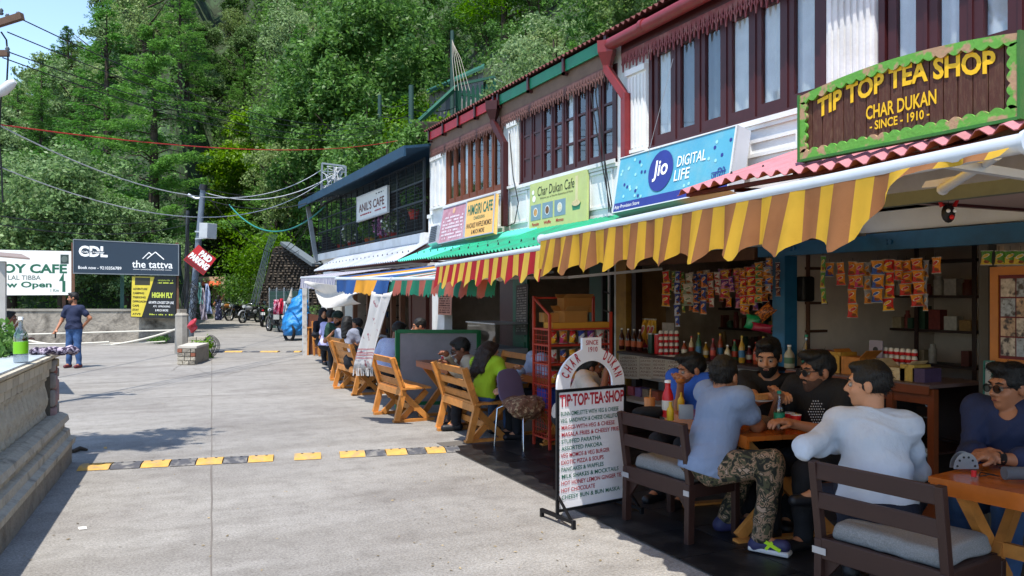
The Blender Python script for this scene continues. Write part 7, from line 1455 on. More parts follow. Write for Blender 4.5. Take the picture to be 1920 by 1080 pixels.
# back shelves
def shelving(label, x, u0, u1, zs, items, mat=MDW, dep=.3, posts=3, seed=1, glab='goods on the back shelves', cols=None, hmax=.2, dens=.75, where='back shelf'):
    y0, y1 = Y(u1, x), Y(u0, x); t = thing('shelf_unit', label, 'shelf', (x, (y0+y1)/2, 0)); 
    for z in zs: part('shelf_board', mat, t, lambda m: m.box((x-dep/2, y0, z-.012), (x+dep/2, y1, z+.012)))
    for i in range(posts): yy = y0+(y1-y0)*i/(posts-1); part('upright', mat, t, lambda m: m.box((x-dep/2-.01, yy-.02, .02), (x-dep/2, yy+.02, 2.1)))
    r = random.Random(seed); cols = cols or ['#5c2a20', '#8a6a3a', '#2c4a3a', '#7a7468', '#40302a', '#9a8a70', '#74302c', '#2a3a5c']
    for z in zs[:-1]:
        y = y0+.12
        while y < y1-.12:
            w = r.uniform(.05, .13)
            if r.random() < dens:
                h = r.uniform(.08, hmax); c_ = r.choice(cols); mt = M('goods_'+c_[1:], c_, .5, var=.3, vs=25); k = r.random(); p = Vector((x-dep/2+.09, y, z+.013)); cname = {'#5c2a20': 'reddish brown', '#8a6a3a': 'tan', '#2c4a3a': 'dark green', '#7a7468': 'grey', '#40302a': 'dark brown', '#9a8a70': 'beige', '#74302c': 'brick red', '#2a3a5c': 'navy', '#b0aca4': 'whitish'}.get(c_, 'coloured')
                if k < .5: o = MB().lathe([(w*.42, 0), (w*.45, h*.1), (w*.45, h*.75), (w*.3, h*.82), (w*.32, h)], p, 10).build('jar', mt); tag(o, cname+' jar on the '+where, 'jar', glab)
                else: o = MB().box((p.x-.05, p.y-w/2, p.z), (p.x+.05, p.y+w/2, p.z+h)).build('carton', mt); tag(o, cname+' carton on the '+where, 'box', glab)
            y += w+r.uniform(.01, .05)
    return t
shelving('dark wooden shelves at the back of the first shop', 7.0, 1235, 1475, [.5, .95, 1.2, 1.45, 1.7, 1.95], None, seed=3, dens=.9, where='dark back shelves of the first shop', glab='goods on the shelves of the first shop')
shelving('pale backed dark shelves of the second shop', 6.9, 1560, 1848, [.62, .98, 1.3, 1.62, 1.95], None, seed=4, posts=4, dens=.95, hmax=.24, cols=['#5c2a20', '#8a6a3a', '#2c4a3a', '#b0aca4', '#9a8a70', '#74302c', '#b0aca4'], where='dark shelves of the second shop', glab='goods on the shelves of the second shop')
shelving('pale narrow shelves beside the blue post', 5.75, 1484, 1534, [.99, 1.3, 1.56, 1.88], None, seed=6, posts=2, dens=.2, mat=M('brown_edge', '#4a2f22', .6), dep=.24, where='narrow pale shelves beside the blue post', glab='goods beside the blue post')
part('pale_backing', M('pale_pink_board', '#9c8a82', .8, var=.06), bA, lambda m: m.box((5.9, Y(1540, 5.9), .99), (5.93, Y(1482, 5.9), 1.97)))
p = CT(1508, 5.6, 1.575); t = thing('loudspeaker', 'small black loudspeaker on the narrow pale shelf', 'speaker', p); part('cabinet', MBLACK, t, lambda m: m.box((p.x-.07, p.y-.065, p.z), (p.x+.07, p.y+.065, p.z+.23)), bevel=.02); part('speaker_cone', M('cone_grey', '#26262a', .7), t, lambda m: m.cyl((p.x-.072, p.y, p.z+.09), (p.x-.07, p.y, p.z+.09), .045, n=14))
shelving('grey back shelves of the snack shop with the green door', 7.2, 850, 1120, [.5, .9, 1.3, 1.62, 1.95], None, seed=8, posts=4, where='grey back shelves behind the green door', glab='goods of the snack shop', cols=['#7a7468', '#40302a', '#74302c', '#2a3a5c', '#b0aca4', '#8a6a3a'])
shelving('shelves at the back of the far cafe', 6.9, 640, 740, [.5, .95, 1.3, 1.7], None, seed=9, posts=3, where='shelves of the far cafe', glab='goods of the far cafe', cols=['#2a3a5c', '#b0aca4', '#2c4a3a'])
# second shop: glass counter
yq0, yq1 = Y(1752, 5.15), Y(1482, 5.15); gc = thing('glass_counter', 'wooden counter with glass front and boxes on top under the second snack row', 'counter', (5.4, (yq0+yq1)/2, 0)); MCW = M('counter_wood', '#7a3e1e', .45, var=.2, bump=.1)
part('counter_top', M('counter_top_grey', '#6d5a58', .4), gc, lambda m: m.box((5.1, yq0, .975), (5.7, yq1, 1.0))); part('edge_strip', MCW, gc, lambda m: m.box((5.09, yq0, .93), (5.099, yq1, .99)))
for i in range(5): yy = yq0+(yq1-yq0)*i/4; part('counter_post', MCW, gc, lambda m: m.box((5.11, yy-.025, .02), (5.16, yy+.025, .97)))
for z in (.06, .86): part('counter_rail', MCW, gc, lambda m: m.box((5.12, yq0+.03, z), (5.15, yq1-.03, z+.07)))
part('glass_front', MG, gc, lambda m: m.box((5.132, yq0+.03, .13), (5.136, yq1-.03, .86))); part('inner_shelf', MDW, gc, lambda m: m.box((5.17, yq0, .5), (5.68, yq1, .515))); part('back_board', MDW, gc, lambda m: m.box((5.68, yq0, .02), (5.7, yq1, .97)))
for i, (u, w, h, c_, nm) in enumerate(((1580, .13, .17, '#b3862c', 'yellow'), (1608, .2, .14, '#b5722c', 'orange'), (1636, .12, .1, '#8f6a3a', 'brown'), (1690, .2, .09, '#c9b48a', 'cream'), (1716, .12, .12, '#b89a4a', 'pale yellow'), (1738, .1, .1, '#4a3a5a', 'dark violet'))): crate('goods_box', nm+' open topped box on the glass counter', CT(u, 5.3, 1.0), (.18, w, h), M('gbox%d_print' % i, c_, .6, var=.25, vs=20), group='boxes on the glass counter', flaps=i in (1, 3))
cupstack('stack of red and white cup noodles behind the boxes on the glass counter', CT(1682, 5.5, 1.0), 7, 4, .052, .055, V(0, -1, 0))
c = [CT(1630, 5.45, 1.27), CT(1655, 5.45, 1.27), CT(1628, 5.4, 1.0), CT(1653, 5.4, 1.0)]; t = board('card_stand', 'small white arch shaped price card on the glass counter', c, M('card_lilac', '#8c8390', .6), .01); part('arch_print', MBLACK, t, lambda m: disc_on(m, c, .5, .28, .025, .003)); part('faded_lettering', M('card_ink', '#4a3a44', .7), t, lambda m: scrib(m, c, .15, .85, .5, .95, 5, seed=9))
bottle('soap_dispenser', 'cream pump dispenser bottle by the blue post', CT(1480, 5.2, 1.0), .2, .045, M('cream_plastic', '#a39c84', .4), TWH, M('greenish_band', '#4a6a4a', .5)); bottle('water_bottle', 'tall clear bottle with a green label beside the pump dispenser', CT(1512, 5.2, 1.0), .3, .038, MCLEAR, MGLAB, MGLAB); crate('red_box', 'flat red box behind the man in sunglasses', CT(1545, 5.4, 1.0), (.15, .3, .16), M('box_red_print', '#a81c28', .5))
# picture frame on the right
c = [W(1858, 501, 5.2), W(1985, 496, 5.2), W(1858, 686, 5.2), W(1985, 697, 5.2)]; t = board('picture_frame', 'orange wooden frame holding rows of old photographs', c, M('photo_mount', '#5c1418', .6), .03, M('frame_orange_wood', '#a8641e', .4, var=.2, bump=.1), .055)
for r_ in range(4):
    for q in range(3): part('photograph', M('photo_%d' % ((r_+q) % 3), ['#a89a8a', '#8a8f94', '#a38468'][(r_+q) % 3], .4, var=.5, vs=26, col2='#3a2f2c', cs2=16, ct=.55, cw=.06), t, lambda m: on_board(m, c, .16+q*.24, .38+q*.24, .12+r_*.195, .30+r_*.195, .004))
c = [W(1846, 676, 5.15), W(1863, 676, 5.15), W(1844, 782, 5.15), W(1862, 783, 5.15)]; t = board('notice_strip', 'tall narrow white notice strip hanging below the picture frame', c, M('strip_white', '#a8a8a4', .6), .01, M('teal_edge', '#1f6a5a', .5), .006)
tb = CT(1800, 5.9, 0); t = thing('side_table', 'dark side table with a steel tumbler at the back right', 'table', tb); part('table_top', MDW, t, lambda m: m.box((tb.x-.25, tb.y-.35, .5), (tb.x+.25, tb.y+.35, .53))); [part('leg', MDW, t, lambda m: m.box((tb.x+a*.22-.02, tb.y+b_*.32-.02, .012), (tb.x+a*.22+.02, tb.y+b_*.32+.02, .5))) for a in (-1, 1) for b_ in (-1, 1)]
o = MB().lathe([(.03, 0), (.035, .13), (.032, .13)], tb+V(-.1, -.1, .53), 14).build('tumbler', M('chrome', '#b9bcc2', .2, 1.)); tag(o, 'steel tumbler on the dark side table', 'tumbler')
# evil eye mask under the ceiling edge
p = W(1778, 400, 3.7); t = thing('hanging_mask', 'small black horned face mask with red tongue hanging from the canopy edge', 'mask', p); nx_ = V(-SN, -CS, 0); 
part('face', MBLACK, t, lambda m: m.ball(p, .042, 12, sx=1, sy=.6, sz=1.15)); part('horn', MREDC, t, lambda m: [m.tube([p+V(CS, -SN, 0)*.03*q+V(0, 0, .035), p+V(CS, -SN, 0)*.045*q+V(0, 0, .065), p+V(CS, -SN, 0)*.035*q+V(0, 0, .085)], [.012, .008, .002], 6) for q in (-1, 1)]); part('eye', TWH, t, lambda m: [m.ball(p+V(CS, -SN, 0)*.016*q+nx_*.03+V(0, 0, .01), .01, 8) for q in (-1, 1)]); part('tongue', MREDC, t, lambda m: m.ball(p+nx_*.034+V(0, 0, -.022), .012, 8)); part('string', MBLACK, t, lambda m: m.cyl(p+V(0, 0, .04), V(p.x, p.y, 2.12), .002, n=4))
# red wire rack
RX0, RX1, RY0, RY1 = 3.97, 4.72, 7.36, 7.72; rk = thing('wire_rack', 'tall red wire rack with cartons and packets beside the purple chair', 'rack', ((RX0+RX1)/2, (RY0+RY1)/2, 0)); MRK = M('rack_red', '#a83422', .45, var=.15, dirt='#5a2418', da=.3)
for (x, y, z) in ((RX0, RY0, 1.43), (RX1, RY0, 1.45), (RX0, RY1, 1.62), (RX1, RY1, 1.62)): part('rack_post', MRK, rk, lambda m: m.bar((x, y, .01), (x, y, z), .026))
for z in (.12, .42, .68, .90, 1.10, 1.27): part('shelf_frame', MRK, rk, lambda m: [m.bar(a, b_, .018) for a, b_ in (((RX0, RY0, z), (RX1, RY0, z)), ((RX0, RY1, z), (RX1, RY1, z)), ((RX0, RY0, z), (RX0, RY1, z)), ((RX1, RY0, z), (RX1, RY1, z)))]+[m.bar((RX0, RY0+(RY1-RY0)*k/6, z), (RX1, RY0+(RY1-RY0)*k/6, z), .006) for k in range(1, 6)])
for x in (RX0, RX1): 
    o = part('wire_grid', MRK, rk, lambda m: [m.bar((x, RY0+(RY1-RY0)*k/6, .12), (x, RY0+(RY1-RY0)*k/6, 1.27), .005) for k in range(1, 6)]+[m.bar((x, RY0, z), (x, RY1, z), .005) for z in np.arange(.16, 1.27, .055)]); o['kind'] = 'stuff'
part('top_rail', MRK, rk, lambda m: (m.bar((RX0, RY1, 1.6), (RX1, RY1, 1.6), .02), m.bar((RX0, RY0, 1.42), (RX0, RY1, 1.6), .02)))
crate('carton', 'long yellow printed carton lying on the top of the red rack', V(4.36, 7.47, 1.28), (.7, .2, .06), M('carton_yellow', '#b8862c', .7, var=.1)); crate('carton', 'open cardboard box on the long yellow carton', V(4.3, 7.5, 1.341), (.3, .2, .12), MCARD, .1, flaps=True); crate('carton', 'closed brown cardboard box at the left on the red rack', V(4.12, 7.6, 1.341), (.22, .2, .1), MCARD, -.2, tape=M('tape', '#8a6a3a', .4)); crate('carton', 'large brown cardboard box highest on the red rack', V(4.42, 7.62, 1.44), (.36, .14, .16), MCARD, .05, flaps=True)
r = random.Random(12); kk = ['ro', 'bw', 'pu', 'wr', 'bl', 'yr', 'ro', 'pk']
for si, z in enumerate((.69, .91, 1.11)):
    for i in range(6):
        p = Vector((RX0+.09+i*.115, RY0+.08, z+.075)); k_ = kk[(i+si*3) % 8]; o = link('snack_packet', packmesh(PK[k_])); o.location = p; o.rotation_euler = (0, r.uniform(-.1, .1), r.uniform(-.3, .3)); o.scale = (.1, .12, .14); tag(o, '%s packet, %s along the %s shelf of the red rack' % (cn[k_], ordn[i], ['lowest', 'middle', 'top'][si]), 'snack packet', 'packets on the red rack')
for i in range(3): crate('blue_pack', 'blue plastic pack, %s from the street on a low shelf of the red rack' % ordn[i], V(4.05+.2*i, 7.55, .43), (.16, .2, .2), M('pack_blue_plain', '#1c3a8a', .4, var=.2), group='blue packs in the red rack')
# glass display case of the snack shop, red pillar things
p = G(858, 700); cs_ = thing('display_case', 'low glass display case in the second cafe behind the beige shirted man', 'display case', (4.9, 10.9, 0)); part('case_base', M('white_laminate', '#8f8f90', .5), cs_, lambda m: m.box((4.7, 10.4, .012), (5.25, 11.5, .85))); part('glass_top', MG, cs_, lambda m: m.prism([(0, 0), (.5, 0), (.5, .35), (.2, .35)], (4.72, 11.48, .86), (1, 0, 0), (0, 0, 1), -1.05) if False else m.box((4.74, 10.43, .86), (5.2, 11.47, 1.2))); part('case_top', MSTEEL, cs_, lambda m: m.box((4.72, 10.4, 1.201), (5.25, 11.5, 1.22)))
# ---- things on the middle table ----
def tp(u, v, z=.745): return G(u, v, z)
p = tp(1461, 808); bottle('water_bottle', 'clear water bottle with a green cap and label on the middle table', p, .265, .035, MCLEAR, M('green_cap', '#17806a', .4), MGLAB, neck=.36, n=16)
for i, (u, v, l_) in enumerate(((1492, 802, 'red paper cup nearest the man in sunglasses'), (1480, 798, 'red paper cup just left of the other red cup'), (1413, 800, 'red paper cup beside the elbow of the camouflage man'))):
    p = tp(u, v); t = thing('paper_cup', l_, 'cup', p); part('cup_wall', MREDC, t, lambda m: m.lathe([(.026, 0), (.036, .085), (.034, .085), (.025, .004)], p, 14)); part('rim', TWH, t, lambda m: m.lathe([(.036, .0851), (.038, .09), (.035, .09)], p, 14))
p = tp(1425, 800); S_ = Sdf(); S_.ell(p+V(0, 0, .035), (.09, .07, .04)); S_.ell(p+V(.05, -.02, .03), (.05, .05, .03)); me = S_.mesh('cloth_cap', M('woven_brown', '#5f4a3c', .9, var=.3, vs=60, bump=.5), p, .008, .02, .003); o = link('cloth_cap', me); o.location = p; tag(o, 'brown woven cap lying beside the camouflage man elbow', 'cap')
p = P(1425, 752, 5.55); t = thing('snack_plate', 'white plate of food held by the bearded man', 'plate', p); part('plate', TWH, t, lambda m: m.lathe([(.06, 0), (.1, .012), (.102, .016), (.06, .004)], p, 18)); part('sandwich', M('toast', '#b58a5a', .8, var=.3, vs=30), t, lambda m: m.cbox(p+V(0, 0, .03), (.09, .06, .035)))
p = P(1302, 724, 6.1); o = MB().ball(P(1275, 714, 6.15), .035, 10, sz=.7).build('bread_roll', M('bun_brown', '#a8662c', .7, var=.2)); tag(o, 'brown bun held to the mouth of the man in blue', 'bun')
p = tp(1252, 782); bottle('sauce_bottle', 'big red squeeze bottle with white label on the middle table', p, .27, .042, MREDC, TWH, M('sauce_label', '#c9c0b0', .5), neck=.5); p = tp(1257, 788); bottle('mustard_bottle', 'small yellow squeeze bottle in front of the red one', p, .13, .026, MYELP, MYELP, neck=.4); p = tp(1277, 770); bottle('mustard_bottle', 'yellow squeeze bottle with pointed cap right of the red one', p, .14, .028, MYELP, MYELP, neck=.3)
p = tp(1218, 768); t = thing('brush_jar', 'orange jar holding a brush on the middle table', 'jar', p); part('jar_body', M('jar_orange', '#b5743c', .5, var=.2), t, lambda m: m.lathe([(.04, 0), (.045, .09), (.04, .095)], p, 14)); part('handle', MW, t, lambda m: m.cyl(p+V(0, 0, .04), p+V(.01, 0, .16), .006, n=6))
p = tp(1287, 786); t = thing('napkin_holder', 'steel napkin holder behind the back of the camouflage man', 'napkin holder', p); part('holder', MSTEEL, t, lambda m: (m.cbox(p+V(0, 0, .05), (.1, .004, .1), Matrix.Rotation(-.5, 3, 'Z')), m.cbox(p+V(.02, .035, .05), (.1, .004, .1), Matrix.Rotation(-.5, 3, 'Z')), m.cbox(p+V(.01, .017, .004), (.1, .035, .008), Matrix.Rotation(-.5, 3, 'Z')))); part('napkins', TWH, t, lambda m: m.cbox(p+V(.01, .017, .05), (.085, .022, .08), Matrix.Rotation(-.5, 3, 'Z')))
p = tp(1218, 782); S_ = Sdf(); S_.ell(p+V(0, 0, .04), (.13, .07, .045)); S_.cap(p+V(-.1, 0, .03), p+V(.12, .03, .03), .03); o = link('black_bag', S_.mesh('black_bag', st('bag_black', '#0d0d10'), p, .009, .03, .004)); o.location = p; tag(o, 'small black bag on the left end of the middle table', 'bag')
# ---- right table ----
p = tp(1808, 878, .745); ex_ = V(CS, -SN, 0); t = thing('napkin_holder', 'grey half round metal napkin holder with round holes on the right table', 'napkin holder', p)
for k_ in (-1, 1):
    def half(m):
        q0 = p+V(SN, CS, 0)*.018*k_; n = 16; o_ = [(0.065*math.cos(math.pi*i/n), .085*math.sin(math.pi*i/n)) for i in range(n+1)]; m.prism([(-a, b_) for a, b_ in o_][::-1], q0, ex_, V(0, 0, 1), .003)
    part('plate', M('dull_steel', '#8f9094', .4, .7), t, half)
part('hole', MBLACK, t, lambda m: [m.cyl(p-V(SN, CS, 0)*.0195+ex_*.047*math.cos(a)+V(0, 0, .062*math.sin(a)), p-V(SN, CS, 0)*.018+ex_*.047*math.cos(a)+V(0, 0, .062*math.sin(a)), .006, n=10) for a in np.linspace(.25, 2.9, 6)])
p = tp(1838, 893); t = thing('folded_glasses', 'folded dark glasses with red holder on the right table', 'glasses', p); part('glasses_frame', MBLACK, t, lambda m: (m.tube([p, p+V(.03, -.03, .012), p+V(.07, -.05, .004)], .003, 5), m.tube([p+V(-.01, .0, 0), p+V(.03, .02, .012), p+V(.08, -.02, .003)], .003, 5))); part('red_holder', MREDC, t, lambda m: m.cyl(p+V(-.035, .01, 0), p+V(-.035, .01, .03), .012, n=10))
p = tp(1905, 898); o = MB().cyl(p+V(-.06, .02, .03), p+V(.08, -.05, .03), .032, .03, 14).cyl(p+V(-.061, .0205, .03), p+V(-.06, .02, .03), .02, .02, 12).build('rolled_pouch', M('grey_felt', '#55555a', .9, var=.2)); tag(o, 'grey rolled pouch lying at the right edge of the right table', 'pouch')
p = tp(806, 686, .745); p.z = .745; p = Vector((3.7, 9.75, .745)); t = thing('paper_cup', 'small red and white cup on the table beside the green framed board', 'cup', p); part('cup_wall', MREDC, t, lambda m: m.lathe([(.028, 0), (.038, .09), (.036, .09)], p, 12)); part('rim', TWH, t, lambda m: m.lathe([(.038, .0905), (.04, .1), (.037, .1)], p, 12))
# interior of the tea shop seen behind the arch: a cane chair
ch = P(1092, 0, 7.7); ch.z = 0; ladderchair('pale wooden chair seen through the arch of the menu board', (ch.x, ch.y, 0), R(150))
# ================= STREET THINGS, VEHICLES, WIRES =================
MHY = M('hump_yellow', '#c0954a', .85, var=.2, vs=12, dirt='#8a7d68', da=.95, ds=11); MHB = M('hump_black', '#4a4a4e', .85, var=.2, vs=12, dirt='#98938a', da=.9, ds=9)
def hump(label, a, b, segs, w=.3, h=.032, holes=True):
    t = thing('speed_hump', label, 'speed bump', a.lerp(b, .5)); ex = (b-a); L_ = ex.length; ex.normalize(); ny = V(0, 0, 1).cross(ex)
    for (s0, s1, c_) in segs:
        def f(m):
            pr = [(-w/2, .005), (-w/2+.06, h*.8), (-.04, h), (.04, h), (w/2-.06, h*.8), (w/2, .005)]; a0, a1 = a+ex*(L_*s0+.006), a+ex*(L_*s1-.006)
            r0 = [a0+ny*y+V(0, 0, z) for y, z in pr]; r1 = [a1+ny*y+V(0, 0, z) for y, z in pr]; m.grid([r1, r0], smooth=False); m.add(r0, [tuple(range(6))]); m.add(r1, [tuple(range(5, -1, -1))])
        sg = part('hump_segment', MHY if c_ == 'y' else MHB, t, f)
        if holes: part('bolt', MBLACK, sg, lambda m: [m.cyl(a+ex*(L_*(s0+(s1-s0)*q))+ny*.03+V(0, 0, h), a+ex*(L_*(s0+(s1-s0)*q))+ny*.03+V(0, 0, h+.003), .013, n=8) for q in (.3, .7)])
def us(*l): return [((a-150)/710, (b-150)/710, c) for a, b, c in l]
hump('near yellow and black speed bump with missing pieces across the road', G(150, 878), G(860, 843), us((150, 205, 'y'), (205, 257, 'b'), (257, 307, 'y'), (307, 353, 'b'), (353, 401, 'y'), (401, 446, 'b'), (446, 494, 'y'), (531, 584, 'y'), (618, 669, 'y'), (669, 709, 'b'), (709, 752, 'y'), (752, 790, 'b'), (790, 830, 'y'), (830, 860, 'b')))
def uf(*l): return [((a-405)/160, (b-405)/160, c) for a, b, c in l]
hump('far yellow and black speed bump beyond the utility pole', G(405, 660), G(565, 660), uf((405, 424, 'b'), (424, 457, 'y'), (457, 490, 'b'), (490, 523, 'y'), (538, 553, 'b'), (553, 565, 'y')), w=.35)
o = MB().grid([[G(146, 989)+V(0, 0, .004), G(162, 990)+V(0, 0, .012)], [G(148, 994)+V(0, 0, .004), G(163, 993)+V(0, 0, .005)]]).build('litter', MPAPER); tag(o, 'scrap of white paper lying on the sunlit road', 'litter')
o = MB().tube([G(136, 850)+V(0, 0, .02), G(150, 846)+V(0, 0, .03), G(164, 846)+V(0, 0, .015)], [.02, .025, .012], 7).build('stick', MBARK); tag(o, 'short dark stick lying at the foot of the stone pier', 'stick')
o = MB().grid([[G(194, 839)+V(0, 0, .004), G(200, 839)+V(0, 0, .01)], [G(195, 842)+V(0, 0, .004), G(201, 842)+V(0, 0, .005)]]).build('dry_leaf', M('dry_leaf_brown', '#a8844a', .8)); tag(o, 'dry leaf in the shade beside the speed bump', 'leaf')
# bottle, scarf and bush on the balustrade
p = G(39, 680, 1.105); bottle('water_bottle', 'large clear water bottle with a lime green label on the balustrade', p, .36, .052, M('bottle_plastic', '#cfd6da', .05, glass=.1), TWH, M('lime_label', '#6fae14', .4, var=.1), neck=.3, n=18)
part('water', M('water_clear', '#b9c4ca', .02, glass=.05), bpy.data.objects['water_bottle'], lambda m: None) if False else None
S_ = Sdf(); a, b_ = G(62, 662, 1.12), G(138, 660, 1.12)
for i in range(16): q = a.lerp(b_, i/15); S_.cap(q+V(0, .05*math.sin(i), .01), q+V(.02, -.05*math.cos(i*1.3), .02), .028)
o = link('scarf', S_.mesh('scarf', M('purple_pattern', '#2c2238', .9, col2='#a89aa8', cs2=30, ct=.52, cw=.03, bump=.4), a, .01, .03, .006, ws=1.6)); o.location = a; tag(o, 'crumpled purple patterned scarf lying along the end of the balustrade', 'scarf')
p = G(-22, 690, 1.0); bush('garden_bush', 'dark green bush growing behind the balustrade at the left edge', (p.x, p.y, .9), .26, LM['deep'], 3500, .06)
# kiosk corner at the left edge
MKR = M('kiosk_roof', '#8a7a72', .6, dirt='#5a2c20', da=.4); kp = P(6, 600, 12.5); t = thing('kiosk', 'corner of a white kiosk with a rusty tin roof at the left edge', 'kiosk', V(kp.x, kp.y, 0))
part('post', M('kiosk_white', '#b5b2ac', .7, dirt='#7a746a', da=.4), t, lambda m: m.bar(V(*P(0, 550, 12.5).xy, 0), V(*P(0, 550, 12.5).xy, 2.15), .16)); part('roof', MKR, t, lambda m: m.add([P(-200, 462, 12.8), P(56, 484, 12.2), P(40, 476, 14), P(-200, 456, 14), P(-200, 466, 12.8), P(56, 487, 12.2), P(40, 480, 14), P(-200, 460, 14)], [(0,1,2,3),(7,6,5,4),(0,4,5,1),(1,5,6,2),(2,6,7,3),(3,7,4,0)]))
# left street pole with arms and lamp
d0 = 11.; t = thing('utility_pole', 'wooden utility pole arms with insulators at the top left edge', 'utility pole', V(*P(-16, 550, d0).xy, 0)); MPW = M('pole_wood', '#5c4638', .8, var=.2)
part('pole', M('pole_steel', '#5f6468', .6), t, lambda m: m.cyl(V(*P(-16, 550, d0).xy, 0), P(-16, -40, d0), .09, .07, 10)); part('cross_arm', MPW, t, lambda m: m.bar(P(-60, 62, d0), P(42, 30, d0-.1), .07, .09)); part('cross_arm', MPW, t, lambda m: m.bar(P(-60, 101, d0), P(16, 100, d0), .06, .08))
for (u, v) in ((34, 26), (14, 30), (2, 20), (14, 92)): part('insulator', M('insulator_grey', '#50565c', .3), t, lambda m: m.lathe([(.02, 0), (.035, .02), (.02, .04), (.032, .06), (.015, .09)], P(u, v+8, d0), 10))
part('cable_loop', MBLACK, t, lambda m: m.tube([P(2, 60, d0), P(12, 75, d0), P(15, 110, d0), P(13, 150, d0), P(2, 180, d0), P(-2, 260, d0), P(3, 320, d0), P(5, 380, d0)], .012, 5))
t = thing('street_lamp', 'white street lamp head on a curved arm at the left edge', 'street lamp', V(*P(-16, 550, d0-.1).xy, 3.6)); part('lamp_head', M('lamp_white', '#c4c4c4', .4), t, lambda m: (m.tube([P(-10, 178, d0-.1), P(6, 170, d0-.1), P(20, 158, d0-.1), P(29, 153, d0-.1)], [.05, .07, .065, .03], 10))); part('lamp_arm', MSTEEL, t, lambda m: m.tube([P(-16, 205, d0), P(-8, 185, d0-.1)], .03, 8))
# pole cluster by the road
dP = 22.5; t = thing('utility_pole', 'leaning steel utility pole carrying the red parking sign', 'utility pole', V(*P(352, 550, dP).xy, 0)); MPS = M('pole_grey_steel', '#6a7480', .55, .3, var=.15, dirt='#3c4048', da=.4)
part('pole', MPS, t, lambda m: m.cyl(V(*P(354, 550, dP).xy, 0), P(381, 352, dP), .1, .075, 12)); part('pole_cap', MBLACK, t, lambda m: m.cyl(P(381, 356, dP), P(382, 346, dP), .12, .1, 8)); part('lamp_arm', MSTEEL, t, lambda m: m.tube([P(380, 372, dP), P(366, 372, dP), P(353, 365, dP)], [.025, .03, .05], 6)); part('bracket', MSTEEL, t, lambda m: (m.bar(P(366, 434, dP-.1), P(392, 436, dP-.1), .04), m.bar(P(366, 448, dP-.1), P(390, 446, dP-.1), .03)))
p = P(390, 433, dP-.3); o = MB().cbox(p, (.36, .3, .42), Matrix.Rotation(.7, 3, 'Z') @ Matrix.Rotation(.06, 3, 'X')).build('junction_box', M('box_white', '#aeb2b4', .5, dirt='#6a6e70', da=.3), bevel=.01); tag(o, 'white junction box fixed to the leaning utility pole', 'junction box')
t = thing('utility_pole', 'thin dark pole standing just left of the leaning utility pole', 'utility pole', V(*P(349, 550, 24).xy, 0)); part('pole', M('dark_pole', '#30363c', .6), t, lambda m: m.cyl(V(*P(349, 550, 24).xy, 0), P(352, 395, 24), .07, .05, 8)); part('cable_bundle', MBLACK, t, lambda m: [m.tube([P(352, 400+rnd.uniform(0, 20), 23.9), P(350+rnd.uniform(-6, 6), 480, 23.8), P(347+rnd.uniform(-8, 8), 560, 23.8), P(345+rnd.uniform(-10, 6), 620, 23.8)], .014, 4) for _ in range(8)])
t = thing('cable_tangle', 'tangle of black cables wrapped round the pole below the parking sign', 'cables', V(*P(366, 550, dP-.3).xy, .6)); r = random.Random(5)
o = part('cable', MBLACK, t, lambda m: [m.tube([P(366+r.uniform(-14, 14), 518+r.uniform(0, 16)+k*14, dP-.3+r.uniform(-.2, .2)) for k in range(6)], .009, 4) for _ in range(12)]); o['kind'] = 'stuff'
a = G(342, 648); t = thing('concrete_post', 'squat concrete post in front of the leaning pole', 'post', P(341, 640, 22)); q = P(341, 550, 22); part('post_body', M('old_concrete_post', '#9a948a', .9, var=.2, bump=.5, bs=20, dirt='#5c564c', da=.6), t, lambda m: m.lathe([(.19, -q.z), (.17, -q.z+1.0), (.18, -q.z+1.05), (.12, -q.z+1.12)], q, 8, smooth=False)); part('loose_stone', MOLD, t, lambda m: m.cbox(V(q.x, q.y, 1.17), (.2, .16, .09), Matrix.Rotation(.4, 3, 'Z')))
# brick and stone block
f0, f1 = G(333, 684), G(367, 684); dirb = (f1-f0).normalized(); nb_ = (V(SN, CS, 0)-V(CS, -SN, 0)*.22).normalized(); t = thing('masonry_block', 'low crumbling block of white stones and bricks at the pole foot', 'masonry block', f0.lerp(f1, .5)); Lb = (f1-f0).length
part('core', MPL2, t, lambda m: m.add([p_+V(0, 0, z) for z in (0, .38) for p_ in (f0+nb_*.02, f1+nb_*.02, f1+nb_*1.3+dirb*.1, f0+nb_*1.3)], [(3,2,1,0),(4,5,6,7),(0,1,5,4),(1,2,6,5),(2,3,7,6),(3,0,4,7)])); part('cap_slab', M('white_cap', '#b5aea2', .9, var=.15, dirt='#857c6e', da=.5), t, lambda m: m.add([p_+V(0, 0, z) for z in (.381, .43) for p_ in (f0, f1+dirb*.02, f1+nb_*1.32+dirb*.1, f0+nb_*1.32)], [(3,2,1,0),(4,5,6,7),(0,1,5,4),(1,2,6,5),(2,3,7,6),(3,0,4,7)]))
r = random.Random(4)
for row in range(4):
    s_ = 0
    while s_ < Lb-.08:
        w = r.uniform(.1, .2); w = min(w, Lb-s_); mt = r.choice([MPL, MPL, MPL2, M('worn_brick', '#8a5440', .9, var=.3, orand=.15)]); part('brick', mt, t, lambda m: m.cbox(f0+dirb*(s_+w/2)+V(0, 0, .05+row*.093)-nb_*.005, (w-.015, .07, .078), Matrix.Rotation(math.atan2(dirb.y, dirb.x)+r.uniform(-.03, .03), 3, 'Z'))); s_ += w
bk = P(370, 640, 21); t = thing('brick_pile', 'small stack of old bricks behind the masonry block', 'brick pile', V(bk.x, bk.y, .0))
for k in range(24):
    q = V(bk.x, bk.y, .04+.085*(k//4))+V(CS, -SN, 0)*((k % 2)*.23-.12)+V(SN, CS, 0)*((k//2 % 2)*.12); link('brick', blme, t, q-t.location, (0, 0, -YAW+r.uniform(-.15, .15)), (1.05, 1, 1))
